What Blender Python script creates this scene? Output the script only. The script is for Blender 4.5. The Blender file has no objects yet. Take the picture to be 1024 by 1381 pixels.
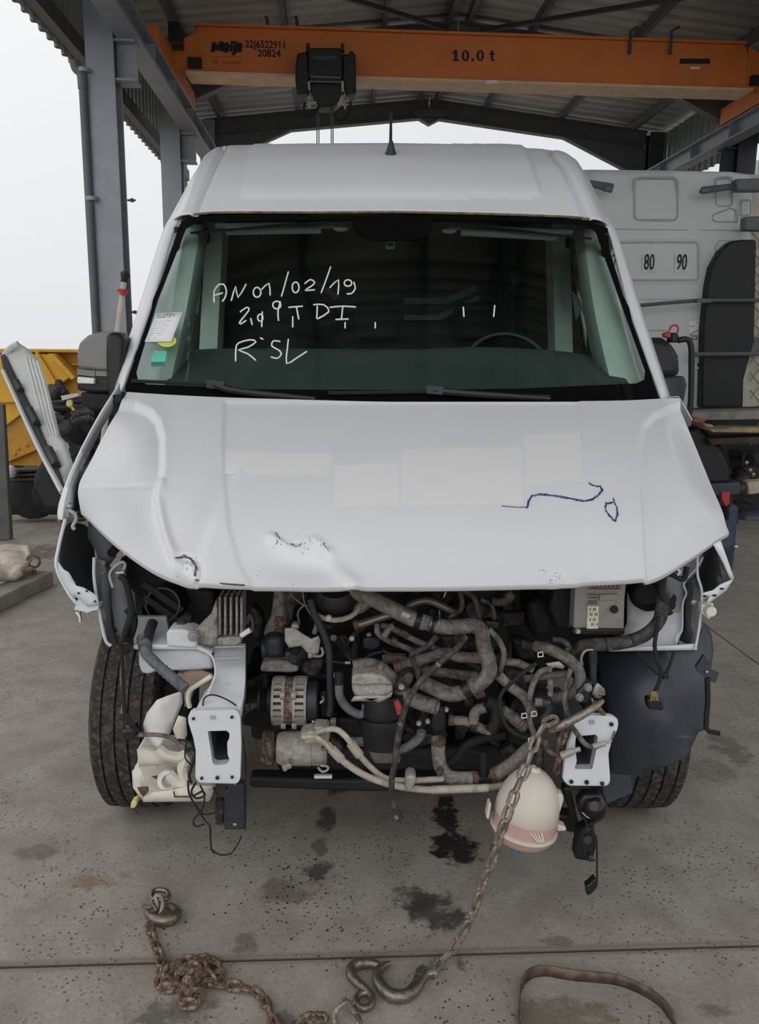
import bpy, bmesh, math, random
from math import sin, cos, pi, radians, sqrt, atan2
from mathutils import Vector, Matrix, noise as mnoise
from mathutils.bvhtree import BVHTree
SC = bpy.context.scene
COL = SC.collection
random.seed(7)

# ---------------------------------------------------------------- camera
F = 1100.0; PITCH = radians(11.06); YAW = radians(1.0); ROLL = radians(.7); CH = 1.6
RM = Matrix.Rotation(-YAW, 3, 'Z') @ Matrix.Rotation(pi/2-PITCH, 3, 'X') @ Matrix.Rotation(ROLL, 3, 'Z')
CAMP = Vector((0, 0, CH))
cd = bpy.data.cameras.new('camera'); cam = bpy.data.objects.new('camera', cd); COL.objects.link(cam)
cam.matrix_world = Matrix.Translation(CAMP) @ RM.to_4x4()
cd.sensor_fit = 'HORIZONTAL'; cd.sensor_width = 36; cd.lens = 36*F/1024; cd.clip_start = .05; cd.clip_end = 500
SC.camera = cam
# ---------------------------------------------------------------- world, sun, exposure
SC.view_settings.view_transform = 'Standard'; SC.view_settings.look = 'None'
SC.view_settings.gamma = 1; SC.view_settings.use_curve_mapping = False
SC.view_settings.exposure = 0.0
W = bpy.data.worlds.new('fog_sky'); SC.world = W; W.use_nodes = True
wn = W.node_tree.nodes; wl = W.node_tree.links
bg = wn['Background']
tc = wn.new('ShaderNodeTexCoord'); sx = wn.new('ShaderNodeSeparateXYZ'); wl.new(tc.outputs['Generated'], sx.inputs[0])
wr = wn.new('ShaderNodeMapRange'); wl.new(sx.outputs['X'], wr.inputs[0])
wr.inputs[1].default_value = .25; wr.inputs[2].default_value = -.45; wr.inputs[3].default_value = 0; wr.inputs[4].default_value = 1
wz = wn.new('ShaderNodeMapRange'); wl.new(sx.outputs['Z'], wz.inputs[0]); wz.inputs[1].default_value = -.02; wz.inputs[2].default_value = .38
wp = wn.new('ShaderNodeMath'); wp.operation = 'MULTIPLY'; wl.new(wr.outputs[0], wp.inputs[0]); wl.new(wz.outputs[0], wp.inputs[1])
wm = wn.new('ShaderNodeMix'); wm.data_type = 'RGBA'; wl.new(wp.outputs[0], wm.inputs[0])
wm.inputs[6].default_value = (.77, .78, .80, 1); wm.inputs[7].default_value = (.98, .98, .99, 1)
wl.new(wm.outputs[2], bg.inputs[0]); bg.inputs[1].default_value = 1.0
sd = bpy.data.lights.new('fog_sun', 'SUN'); sd.energy = .75; sd.angle = radians(75); sd.color = (1, .99, .97)
so = bpy.data.objects.new('fog_sun', sd); COL.objects.link(so)
so.rotation_euler = Vector((.25, 1.0, -.75)).to_track_quat('-Z', 'Y').to_euler()

# ---------------------------------------------------------------- pixel helpers (modelling aid: a photo point at a known distance)
def ray(x, y): return RM @ Vector(((x-512)/F, -(y-690.5)/F, -1))
def P(x, y, d): r = ray(x, y); return CAMP + r*(d/r.y)
def G(x, y, h=0): r = ray(x, y); return CAMP + r*((h-CH)/r.z)
def zd(v): return -(RM.transposed() @ (v-CAMP)).z
ZM = {'a': (60, 680, 3.413), 'b': (100, 880, 3.413), 'c': (280, 770, 4.267), 'd': (440, 770, 3.938), 'e': (640, 760, 3.938),
      'f': (760, 740, 3.634), 'g': (560, 920, 3.413), 'h': (420, 1170, 2.926), 'i': (150, 1170, 2.926), 'j': (150, 270, 2.56),
      'k': (0, 440, 3.286), 'l': (0, 250, 2.763), 'm': (760, 210, 2.818), 'n': (850, 420, 4.316), 'o': (380, 50, 8.533), 'p': (500, 270, 2.438), 'q': (160, 400, 5.689), 'r': (60, 520, 2.048), 's': (520, 520, 2.048)}
def Z(k, pts):
    a, b, s = ZM[k]
    return [(a+p[0]/s, b+p[1]/s)+tuple(p[2:]) for p in pts]
# building frame: turned 2.2 degrees
AX = Vector((-.0385, .99926, 0)); LX = Vector((.99926, .0385, 0))
def B(u, w, h): return LX*u + AX*w + Vector((0, 0, h))

# ---------------------------------------------------------------- materials
MATS = {}
FINE = 'dusty_hose light_hose dark_hose blue_hose beige_pipe bronze_pipe cast_aluminium dusty_aluminium rusty_core dirty_cover engine_grey chain_steel chain_rust hook_steel cream_plastic ecu_grey tyre_rubber strap_rust rust_clamp stained_panel'.split()
def mat(name, col, rough=.6, metal=0, var=.15, scale=12, bump=0., dirt=None, coat=0, bscale=60):
    if name in FINE: scale *= 3.5; dirt = dirt and (dirt[0], dirt[1]-.02, dirt[2]-.07, dirt[3]*4); var = min(.6, var*1.4)
    m = bpy.data.materials.new(name); m.use_nodes = True; nt = m.node_tree; n = nt.nodes; L = nt.links
    b = n['Principled BSDF']; b.inputs['Roughness'].default_value = rough; b.inputs['Metallic'].default_value = metal
    if coat: b.inputs['Coat Weight'].default_value = coat; b.inputs['Coat Roughness'].default_value = .12
    t = n.new('ShaderNodeTexCoord'); nz = n.new('ShaderNodeTexNoise'); nz.inputs['Scale'].default_value = scale; nz.inputs['Detail'].default_value = 6
    L.new(t.outputs['Object'], nz.inputs['Vector'])
    r = n.new('ShaderNodeMapRange'); L.new(nz.outputs[0], r.inputs[0]); r.inputs[1].default_value = .3; r.inputs[2].default_value = .7
    mx = n.new('ShaderNodeMix'); mx.data_type = 'RGBA'; L.new(r.outputs[0], mx.inputs[0])
    c = list(col)
    mx.inputs[6].default_value = [max(0, x*(1-var)) for x in c]+[1]; mx.inputs[7].default_value = [min(1, x*(1+var)) for x in c]+[1]
    out = mx.outputs[2]
    if dirt:
        dc, lo, hi, ds = dirt
        n2 = n.new('ShaderNodeTexNoise'); n2.inputs['Scale'].default_value = ds; n2.inputs['Detail'].default_value = 8; n2.inputs['Roughness'].default_value = .65
        L.new(t.outputs['Object'], n2.inputs['Vector'])
        r2 = n.new('ShaderNodeMapRange'); L.new(n2.outputs[0], r2.inputs[0]); r2.inputs[1].default_value = lo; r2.inputs[2].default_value = hi
        m2 = n.new('ShaderNodeMix'); m2.data_type = 'RGBA'; L.new(r2.outputs[0], m2.inputs[0]); L.new(out, m2.inputs[6]); m2.inputs[7].default_value = list(dc)+[1]
        out = m2.outputs[2]
    L.new(out, b.inputs['Base Color'])
    if bump:
        n3 = n.new('ShaderNodeTexNoise'); n3.inputs['Scale'].default_value = bscale; n3.inputs['Detail'].default_value = 4; L.new(t.outputs['Object'], n3.inputs['Vector'])
        bp = n.new('ShaderNodeBump'); bp.inputs['Strength'].default_value = bump; bp.inputs['Distance'].default_value = .01
        L.new(n3.outputs[0], bp.inputs['Height']); L.new(bp.outputs[0], b.inputs['Normal'])
    MATS[name] = m; return m
RUST = (.16, .07, .03); DUST = (.20, .185, .165)
mat('white_paint', (.745, .75, .775), .38, 0, .015, 3, coat=.25, dirt=((.62, .60, .57), .66, .9, 40))
mat('white_panel', (.68, .70, .74), .5, 0, .05, 9, dirt=((.36, .35, .27), .60, .85, 6))
mat('stained_panel', (.66, .68, .72), .5, 0, .04, 3, dirt=((.33, .30, .17), .62, .86, 4))
mat('white_plastic', (.74, .74, .72), .5, 0, .05)
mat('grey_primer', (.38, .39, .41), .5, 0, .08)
mat('shade_primer', (.17, .175, .185), .55, 0, .2)  # grey primer darkened, shade put into the colour
mat('dark_primer_shade', (.10, .105, .115), .55, 0, .15)  # dark primer, also stands in for shade inside fender and horns
mat('sealer', (.20, .15, .08), .9, 0, .5, 30)
mat('black_gloss', (.006, .006, .007), .12, 0, .1)
mat('frit_black', (.004, .004, .0045), .9, 0, .1); MATS['frit_black'].node_tree.nodes['Principled BSDF'].inputs['Specular IOR Level'].default_value = .05
mat('black_plastic', (.010, .0105, .0115), .45, 0, .25, 20, .1)
mat('black_rubber', (.012, .012, .0125), .75, 0, .3, 20, .15)
mat('tyre_rubber', (.028, .027, .0265), .8, 0, .3, 25, .3, dirt=((.13, .115, .095), .5, .8, 14))
mat('dusty_hose', (.075, .071, .067), .8, 0, .4, 14, .3, dirt=((.21, .19, .165), .42, .70, 9))
mat('light_hose', (.25, .235, .21), .85, 0, .25, 14, .3, dirt=((.09, .08, .07), .46, .72, 10))
mat('dark_hose', (.033, .032, .032), .7, 0, .3, 14, .15, dirt=((.13, .12, .105), .5, .8, 12))
mat('blue_hose', (.12, .125, .14), .75, 0, .25, 14, .15, dirt=((.22, .21, .20), .55, .8, 9))
mat('beige_pipe', (.42, .38, .31), .65, 0, .15, 14, .1, dirt=((.26, .23, .19), .55, .8, 9))
mat('bronze_pipe', (.22, .165, .13), .4, .6, .2, 10, .1, dirt=(DUST, .5, .8, 9))
mat('cast_aluminium', (.36, .345, .32), .6, .35, .25, 25, .4, dirt=((.16, .13, .10), .5, .75, 10), bscale=90)
mat('dusty_aluminium', (.42, .40, .37), .6, .3, .2, 20, .25, dirt=((.24, .19, .14), .52, .78, 9))
mat('rusty_core', (.115, .072, .05), .85, .2, .5, 25, .3, dirt=((.30, .26, .22), .5, .72, 14))
mat('dirty_cover', (.22, .195, .17), .75, 0, .25, 14, .3, dirt=((.10, .085, .07), .5, .75, 9))
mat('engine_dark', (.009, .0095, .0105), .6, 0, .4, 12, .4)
mat('engine_grey', (.035, .034, .034), .65, .2, .5, 15, .5, dirt=((.12, .10, .085), .5, .8, 12))
mat('steel_clamp', (.34, .33, .31), .45, .8, .15)
mat('rust_clamp', (.125, .078, .052), .75, .3, .3, 30)
mat('chain_steel', (.30, .265, .23), .5, .6, .3, 30, .3, dirt=((.17, .11, .07), .52, .78, 12))
mat('chain_rust', (.165, .105, .07), .75, .35, .35, 30, .4, dirt=((.36, .33, .30), .52, .74, 25))
mat('hook_steel', (.22, .19, .165), .42, .75, .3, 20, .3, dirt=((.17, .105, .065), .52, .8, 5))
mat('strap_rust', (.13, .095, .075), .6, .5, .35, 10, .2)
mat('cream_plastic', (.70, .67, .57), .5, 0, .06, 8, dirt=((.42, .33, .22), .62, .8, 9))
mat('tank_shell', (.66, .61, .53), .38, 0, .06, 6)
mat('tank_coolant', (.52, .35, .30), .35, 0, .08, 6)
mat('liner_plastic', (.048, .055, .074), .42, 0, .15, 5, .05, dirt=((.09, .085, .08), .6, .9, 6))
mat('navy_plastic', (.026, .029, .037), .5, 0, .2, 8)
mat('brown_board', (.36, .26, .19), .8, 0, .2, 10)
mat('red_plastic', (.42, .04, .05), .4)
mat('ecu_grey', (.33, .31, .285), .6, .3, .1, 10, .05, dirt=((.22, .18, .14), .58, .8, 8))
mat('paper_cream', (.68, .64, .50), .8)
mat('paper_white', (.80, .80, .82), .8, 0, .02)
mat('ink', (.02, .02, .025), .8)
mat('marker_white', (.85, .85, .84), .9, 0, .05)
mat('marker_blue', (.03, .06, .22), .6, 0, .5, 60)
mat('sticker_yellow', (.55, .62, .08), .6)
mat('sticker_green', (.10, .52, .36), .6)
mat('sticker_teal', (.03, .16, .16), .6)
mat('decal_residue', (.775, .775, .785), .45, 0, .012)
mat('mirror_grey', (.20, .20, .19), .45, 0, .1, 5)
mat('lens', (.75, .74, .74), .15)
mat('trim_light', (.90, .92, .90), .7, 0, .05)
mat('dash', (.085, .10, .10), .7, 0, .1, 30)
mat('seat_cloth', (.009, .010, .011), .9, 0, .2, 30)
mat('bulkhead', (.016, .02, .021), .7, 0, .2)
mat('bulkhead_rib', (.10, .12, .12), .6, 0, .1)
mat('steel_galv', (.30, .32, .355), .5, .25, .12, 6, dirt=((.27, .285, .31), .5, .75, 3))
mat('steel_paint', (.125, .135, .145), .55, .1, .12, 4)
mat('steel_dark', (.062, .067, .074), .6, .1, .15, 4)
mat('roof_sheet', (.50, .51, .49), .6, .1, .1, 3)
mat('cladding', (.36, .40, .38), .5, .2, .1, 3)
mat('crane_orange', (.66, .19, .035), .5, 0, .08, 3)
mat('crane_flange', (.74, .52, .33), .6, 0, .12, 5)
mat('hoist_black', (.012, .013, .015), .5, 0, .3)
mat('truck_white', (.58, .60, .605), .5, 0, .03, 2)
mat('truck_seam', (.40, .41, .415), .6)
mat('fairing_black', (.008, .009, .010), .6)
mat('arm_grey', (.10, .105, .11), .5)
mat('curtain', (.50, .47, .38), .8, 0, .12, 8)
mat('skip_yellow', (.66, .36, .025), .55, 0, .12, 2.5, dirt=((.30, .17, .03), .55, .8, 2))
mat('skip_shade', (.50, .25, .02), .6, 0, .15, 2.5, dirt=((.22, .12, .03), .5, .8, 2))  # skip yellow again, with shade put into the colour
mat('panel_grey', (.55, .57, .55), .5, 0, .06, 4, dirt=((.40, .40, .37), .6, .8, 5))
mat('wood_grey', (.24, .22, .195), .9, 0, .3, 6, .3)
mat('plank_yellow', (.34, .29, .16), .9, 0, .3, 6, .3)
mat('dirty_white', (.55, .50, .40), .8, 0, .2, 9, dirt=((.30, .24, .16), .5, .7, 6))
mat('post_grey', (.15, .155, .145), .8, 0, .25, 6, .2)
mat('scrap_dark', (.022, .022, .023), .7, .1, .5, 9, .5)
mat('scrap_brown', (.06, .045, .035), .8, .1, .5, 9, .5)
mat('pole_cream', (.55, .52, .42), .6, 0, .1)
mat('blue_barrel', (.03, .045, .08), .45)
mat('yellow_plug', (.62, .55, .2), .5)
mat('wire_gold', (.5, .36, .12), .5)
mat('blue_cap', (.05, .16, .35), .5)

def gradient_mat(name, lo, hi, z0, z1, rough):      # translucent tank: the fill tints the lower wall
    m = bpy.data.materials.new(name); m.use_nodes = True; n = m.node_tree.nodes; L = m.node_tree.links; b = n['Principled BSDF']
    t = n.new('ShaderNodeTexCoord'); s = n.new('ShaderNodeSeparateXYZ'); L.new(t.outputs['Object'], s.inputs[0])
    r = n.new('ShaderNodeMapRange'); r.interpolation_type = 'SMOOTHSTEP'; L.new(s.outputs[2], r.inputs[0]); r.inputs[1].default_value = z0; r.inputs[2].default_value = z1
    x = n.new('ShaderNodeMix'); x.data_type = 'RGBA'; L.new(r.outputs[0], x.inputs[0]); x.inputs[6].default_value = list(lo)+[1]; x.inputs[7].default_value = list(hi)+[1]
    L.new(x.outputs[2], b.inputs['Base Color']); b.inputs['Roughness'].default_value = rough; MATS[name] = m
gradient_mat('tank_wall', (.56, .44, .41), (.66, .615, .53), -.075, -.015, .36)
def glass_mat(name, tint, rough=.02, refl=1.0):
    m = bpy.data.materials.new(name); m.use_nodes = True; n = m.node_tree.nodes; L = m.node_tree.links; n.clear()
    o = n.new('ShaderNodeOutputMaterial'); mx = n.new('ShaderNodeMixShader'); tr = n.new('ShaderNodeBsdfTransparent'); gl = n.new('ShaderNodeBsdfGlossy'); fr = n.new('ShaderNodeFresnel')
    tr.inputs[0].default_value = list(tint)+[1]; gl.inputs['Roughness'].default_value = rough; fr.inputs[0].default_value = 1.45
    gl.inputs[0].default_value = (refl, refl, refl, 1)
    L.new(fr.outputs[0], mx.inputs[0]); L.new(tr.outputs[0], mx.inputs[1]); L.new(gl.outputs[0], mx.inputs[2]); L.new(mx.outputs[0], o.inputs[0])
    MATS[name] = m
glass_mat('windshield_glass', (.70, .84, .79))
glass_mat('side_glass', (.66, .76, .73))

# ---------------------------------------------------------------- concrete with stains at fixed places
def concrete():
    m = bpy.data.materials.new('concrete'); m.use_nodes = True; nt = m.node_tree; n = nt.nodes; L = nt.links
    b = n['Principled BSDF']; g = n.new('ShaderNodeNewGeometry'); pos = g.outputs['Position']
    def noise(s, det=6, ro=.6):
        q = n.new('ShaderNodeTexNoise'); q.inputs['Scale'].default_value = s; q.inputs['Detail'].default_value = det; q.inputs['Roughness'].default_value = ro; L.new(pos, q.inputs['Vector']); return q
    def rng(o, a, b_, c=0, d=1):
        r = n.new('ShaderNodeMapRange'); L.new(o, r.inputs[0]); r.inputs[1].default_value = a; r.inputs[2].default_value = b_; r.inputs[3].default_value = c; r.inputs[4].default_value = d; return r.outputs[0]
    def mixc(f, a, c):
        x = n.new('ShaderNodeMix'); x.data_type = 'RGBA'
        if hasattr(f, 'links'): L.new(f, x.inputs[0])
        else: x.inputs[0].default_value = f
        for s, v in ((6, a), (7, c)):
            if hasattr(v, 'links'): L.new(v, x.inputs[s])
            else: x.inputs[s].default_value = list(v)+[1]
        return x.outputs[2]
    def math_(op, a, c):
        x = n.new('ShaderNodeMath'); x.operation = op
        for s, v in ((0, a), (1, c)):
            if hasattr(v, 'links'): L.new(v, x.inputs[s])
            else: x.inputs[s].default_value = v
        return x.outputs[0]
    big = noise(1.1, 5); mid = noise(6, 8, .65); fine = noise(70, 4, .7)
    c = mixc(rng(big.outputs[0], .38, .62), (.335, .30, .257), (.43, .398, .350))
    c = mixc(rng(mid.outputs[0], .44, .72, 0, .75), c, (.21, .18, .15))
    c = mixc(rng(mid.outputs[0], .30, .44, .35, 0), c, (.50, .48, .445))
    c = mixc(rng(fine.outputs[0], .35, .7, 0, .55), c, (.22, .195, .17))
    grit = noise(240, 3, .7); c = mixc(rng(grit.outputs[0], .52, .72, 0, .55), c, (.11, .095, .08)); c = mixc(rng(grit.outputs[0], .46, .30, 0, .4), c, (.42, .40, .37))
    vo = n.new('ShaderNodeTexVoronoi'); vo.inputs['Scale'].default_value = 55; L.new(pos, vo.inputs['Vector'])
    pits = math_('MULTIPLY', rng(vo.outputs['Distance'], .26, .15), rng(noise(3.2, 4).outputs[0], .40, .58))
    c = mixc(math_('MULTIPLY', pits, .9), c, (.06, .052, .045))
    spx = n.new('ShaderNodeSeparateXYZ'); L.new(pos, spx.inputs[0])
    wv = math_('ADD', math_('MULTIPLY', spx.outputs[0], -.0385), math_('MULTIPLY', spx.outputs[1], .99926))
    jd = math_('ABSOLUTE', math_('SUBTRACT', wv, 1.93), 0)
    c = mixc(math_('MULTIPLY', rng(math_('ADD', jd, math_('MULTIPLY', mid.outputs[0], .03)), .042, .018), .7), c, (.12, .095, .07))
    wob = noise(13, 8, .7)
    rough = None
    sp = n.new('ShaderNodeSeparateXYZ'); L.new(pos, sp.inputs[0])
    wet = None
    for (px, py, rx, ry, col, k, w) in STAINS:
        q = G(px, py); ex = (G(px+rx, py)-q).length; ey = (G(px, py+ry)-q).length
        dx = math_('DIVIDE', math_('SUBTRACT', sp.outputs[0], q.x), ex); dy = math_('DIVIDE', math_('SUBTRACT', sp.outputs[1], q.y), ey)
        r2 = math_('ADD', math_('MULTIPLY', dx, dx), math_('MULTIPLY', dy, dy))
        r2 = math_('ADD', r2, math_('MULTIPLY', math_('SUBTRACT', wob.outputs[0], .5), 6.5))
        f = math_('MULTIPLY', rng(r2, 1.2, .55 if w else .35), k)
        c = mixc(f, c, col)
        if w: wet = f if wet is None else math_('MAXIMUM', wet, f)
    L.new(c, b.inputs['Base Color'])
    L.new(rng(wet, 0, 1, .78, .22), b.inputs['Roughness'])
    bp = n.new('ShaderNodeBump'); bp.inputs['Strength'].default_value = .25; bp.inputs['Distance'].default_value = .006
    L.new(math_('SUBTRACT', fine.outputs[0], pits), bp.inputs['Height']); L.new(bp.outputs[0], b.inputs['Normal'])
    MATS['concrete'] = m
DK = (.035, .03, .027); BR = (.10, .075, .058)
STAINS = [(603, 1098, 18, 30, DK, .95, 1), (613, 1143, 32, 24, DK, .97, 1), (598, 1152, 16, 8, DK, .95, 1), (668, 1144, 8, 6, DK, .9, 1), (588, 1232, 40, 29, (.045, .04, .033), .92, 0), (556, 1212, 30, 19, (.045, .04, .033), .9, 0), (622, 1303, 8, 16, (.08, .07, .05), .7, 0),
          (440, 1108, 13, 20, (.06, .048, .04), .85, 0), (425, 1172, 24, 12, (.05, .04, .034), .85, 0), (385, 1203, 42, 18, BR, .6, 0), (332, 1272, 18, 16, BR, .6, 0), (432, 1140, 10, 14, BR, .7, 0),
          (128, 1190, 26, 11, (.24, .13, .06), .7, 0), (170, 1180, 12, 6, (.24, .12, .05), .7, 0), (240, 1368, 70, 20, (.10, .09, .075), .8, 0), (385, 1370, 18, 14, (.09, .08, .07), .7, 0), (985, 1010, 22, 26, BR, .55, 0), (960, 1040, 30, 16, BR, .45, 0),
          (760, 1368, 70, 24, (.14, .12, .085), .75, 0), (968, 1362, 26, 10, (.10, .09, .08), .6, 0), (745, 1268, 26, 8, BR, .5, 0), (45, 745, 60, 10, BR, .7, 0), (150, 680, 90, 14, (.08, .07, .06), .75, 0), (60, 1148, 34, 10, (.10, .085, .07), .5, 0)]
concrete()

# ---------------------------------------------------------------- mesh builder
WL = {}
class MB:
    def __init__(s): s.v = []; s.f = []; s.m = []
    def add(s, vs, fs, mi=0):
        o = len(s.v); s.v += [Vector(v) for v in vs]; s.f += [[i+o for i in f] for f in fs]; s.m += [mi]*len(fs); return s
    def hexa(s, c8, mi=0):   # 4 front, 4 back, same order
        return s.add(c8, [(0, 1, 2, 3), (7, 6, 5, 4), (0, 4, 5, 1), (1, 5, 6, 2), (2, 6, 7, 3), (3, 7, 4, 0)], mi)
    def box(s, lo, hi, mi=0):
        x0, y0, z0 = lo; x1, y1, z1 = hi
        return s.hexa([(x0, y0, z0), (x1, y0, z0), (x1, y0, z1), (x0, y0, z1), (x0, y1, z0), (x1, y1, z0), (x1, y1, z1), (x0, y1, z1)], mi)
    def bbox(s, u0, u1, w0, w1, h0, h1, mi=0):
        return s.hexa([B(u0, w0, h0), B(u1, w0, h0), B(u1, w0, h1), B(u0, w0, h1), B(u0, w1, h0), B(u1, w1, h0), B(u1, w1, h1), B(u0, w1, h1)], mi)
    def pbox(s, x0, y0, x1, y1, d, t, mi=0):  # front face fits these photo corners at distance d, t deep
        c = [P(x0, y1, d), P(x1, y1, d), P(x1, y0, d), P(x0, y0, d)]
        return s.hexa(c+[p+Vector((0, t, 0)) for p in c], mi)
    def prism(s, pts, ext, mi=0):
        k = len(pts); e = Vector(ext); pts = [Vector(p) for p in pts]
        return s.add(pts+[p+e for p in pts], [list(range(k)), list(range(2*k-1, k-1, -1))]+[(i, i+k, (i+1) % k+k, (i+1) % k) for i in range(k)], mi)
    def pprism(s, pts, d, t, mi=0):
        return s.prism([P(p[0], p[1], p[2] if len(p) > 2 else d) for p in pts], (0, t, 0), mi)
    def bar(s, a, b, w, h, up=(0, 0, 1), mi=0):
        a = Vector(a); b = Vector(b); t = (b-a).normalized(); sd_ = t.cross(Vector(up)).normalized()*w/2; u = sd_.cross(t).normalized()*h/2
        return s.hexa([a-sd_-u, a+sd_-u, a+sd_+u, a-sd_+u, b-sd_-u, b+sd_-u, b+sd_+u, b-sd_+u], mi)
    def tube(s, pts, r, seg=10, mi=0, cap=True, sub=4, closed=False):
        pts = [Vector(p) for p in pts]; k = len(pts)
        rs = r if isinstance(r, (list, tuple)) else [r]*k
        if sub > 1 and k > 2:
            np_, nr = [], []
            rngk = k if closed else k-1
            for i in range(rngk):
                p0 = pts[(i-1) % k] if (closed or i > 0) else pts[0]*2-pts[1]; p1 = pts[i]; p2 = pts[(i+1) % k]
                p3 = pts[(i+2) % k] if (closed or i < k-2) else pts[-1]*2-pts[-2]
                for j in range(sub):
                    t = j/sub
                    np_.append(.5*((2*p1)+(p2-p0)*t+(2*p0-5*p1+4*p2-p3)*t*t+(3*p1-p0-3*p2+p3)*t**3)); nr.append(rs[i]*(1-t)+rs[(i+1) % k]*t)
            if not closed: np_.append(pts[-1]); nr.append(rs[-1])
            pts, rs = np_, nr; k = len(pts)
        vs = []; N = None
        for i in range(k):
            a = pts[(i-1) % k] if (closed or i > 0) else pts[i]; b = pts[(i+1) % k] if (closed or i < k-1) else pts[i]
            t = (b-a).normalized() if (b-a).length > 1e-9 else Vector((0, 0, 1))
            if N is None: N = t.orthogonal().normalized()
            N = (N-t*N.dot(t)); N = N.normalized() if N.length > 1e-6 else t.orthogonal().normalized()
            M = t.cross(N)
            for j in range(seg): a_ = 2*pi*j/seg; vs.append(pts[i]+(N*cos(a_)+M*sin(a_))*rs[i])
        fs = []
        for i in range(k if closed else k-1):
            i2 = (i+1) % k
            for j in range(seg): fs.append((i*seg+j, i*seg+(j+1) % seg, i2*seg+(j+1) % seg, i2*seg+j))
        if cap and not closed: fs += [list(range(seg))[::-1], list(range((k-1)*seg, k*seg))]
        return s.add(vs, fs, mi)
    def lathe(s, c, axis, prof, seg=24, mi=0, cap=True):   # prof: (offset along axis, radius)
        c = Vector(c); ax = Vector(axis).normalized(); n1 = ax.orthogonal().normalized(); n2 = ax.cross(n1); vs = []
        for o, r in prof:
            for j in range(seg): a = 2*pi*j/seg; vs.append(c+ax*o+(n1*cos(a)+n2*sin(a))*r)
        fs = [(i*seg+j, i*seg+(j+1) % seg, (i+1)*seg+(j+1) % seg, (i+1)*seg+j) for i in range(len(prof)-1) for j in range(seg)]
        if cap: fs += [list(range(seg))[::-1], list(range((len(prof)-1)*seg, len(prof)*seg))]
        return s.add(vs, fs, mi)
    def grid(s, rows, mi=0):
        nr = len(rows); nc = len(rows[0])
        return s.add([v for r in rows for v in r], [(i*nc+j, i*nc+j+1, (i+1)*nc+j+1, (i+1)*nc+j) for i in range(nr-1) for j in range(nc-1)], mi)
    def ball(s, c, r, seg=12, mi=0):
        rr = r if isinstance(r, (tuple, list)) else (r, r, r); c = Vector(c); vs = []; fs = []; nr = seg//2
        for i in range(nr+1):
            th = pi*i/nr
            for j in range(seg): a = 2*pi*j/seg; vs.append(c+Vector((rr[0]*sin(th)*cos(a), rr[1]*sin(th)*sin(a), rr[2]*cos(th))))
        for i in range(nr):
            for j in range(seg): fs.append((i*seg+j, i*seg+(j+1) % seg, (i+1)*seg+(j+1) % seg, (i+1)*seg+j))
        return s.add(vs, fs, mi)
    def build(s, name, m, parent=None, label=None, bevel=0, thick=0, smooth=40, sub=0, kind=None):
        me = bpy.data.meshes.new(name)
        vs = s.v; lo = Vector([min(v[i] for v in vs) for i in range(3)]); hi = Vector([max(v[i] for v in vs) for i in range(3)])
        c = (lo+hi)/2
        if parent is None: c.z = lo.z
        me.from_pydata([v-c for v in vs], [], s.f)
        bm = bmesh.new(); bm.from_mesh(me); bmesh.ops.remove_doubles(bm, verts=bm.verts, dist=1e-6); bmesh.ops.recalc_face_normals(bm, faces=bm.faces); bm.to_mesh(me); bm.free()
        for p in me.polygons: p.use_smooth = True
        me.set_sharp_from_angle(angle=radians(smooth))
        me.materials.append(MATS[m] if isinstance(m, str) else m)
        o = bpy.data.objects.new(name, me); COL.objects.link(o); WL[o] = c
        if parent: o.parent = parent; o.location = c-WL[parent]
        else: o.location = c
        if thick: md = o.modifiers.new('thickness', 'SOLIDIFY'); md.thickness = thick; md.offset = 0
        if bevel: md = o.modifiers.new('bevel', 'BEVEL'); md.width = bevel; md.segments = 2; md.limit_method = 'ANGLE'; md.harden_normals = False
        if sub: md = o.modifiers.new('sub', 'SUBSURF'); md.levels = sub; md.render_levels = sub
        if label: o['label'] = label
        if kind: o['kind'] = kind
        return o
def tag(o, label, cat, group=None):
    o['label'] = label; o['category'] = cat
    if group: o['group'] = group
    return o
def thing(name, loc, label, cat, group=None):
    o = bpy.data.objects.new(name, None); COL.objects.link(o); o.empty_display_size = .1; o.location = loc; WL[o] = Vector(loc)
    return tag(o, label, cat, group)
def struct(o): o['kind'] = 'structure'; return o
def mesh_copy(src, name, parent, M):    # another piece sharing src's mesh
    o = src.copy(); COL.objects.link(o); o.name = name; o.parent = parent; o.matrix_world = M
    o.matrix_parent_inverse = Matrix.Identity(4); o.matrix_local = Matrix.Translation(-WL[parent]) @ M if parent else M
    return o
def rp(px, d): return px*d*1.02/F          # photo pixels at distance d -> metres
def hose(name, pts, r, m, parent, label=None, d=2.1, seg=10, zk=None, sub=4):
    if zk: pts = Z(zk, pts); r = ([x/ZM[zk][2] for x in r] if isinstance(r, list) else r/ZM[zk][2])
    w = [P(p[0], p[1], p[2] if len(p) > 2 else d) for p in pts]
    dd = pts[0][2] if len(pts[0]) > 2 else d
    rr = [rp(x, dd) for x in r] if isinstance(r, list) else rp(r, dd)
    return MB().tube(w, rr, seg, sub=sub).build(name, m, parent, label)
def collar(name, a, b, r, m, parent, zk, d, label=None):
    (a, b) = Z(zk, [a, b]); s = ZM[zk][2]
    return MB().tube([P(a[0], a[1], d), P(b[0], b[1], d)], rp(r/s, d), 14, sub=1).build(name, m, parent, label)
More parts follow.
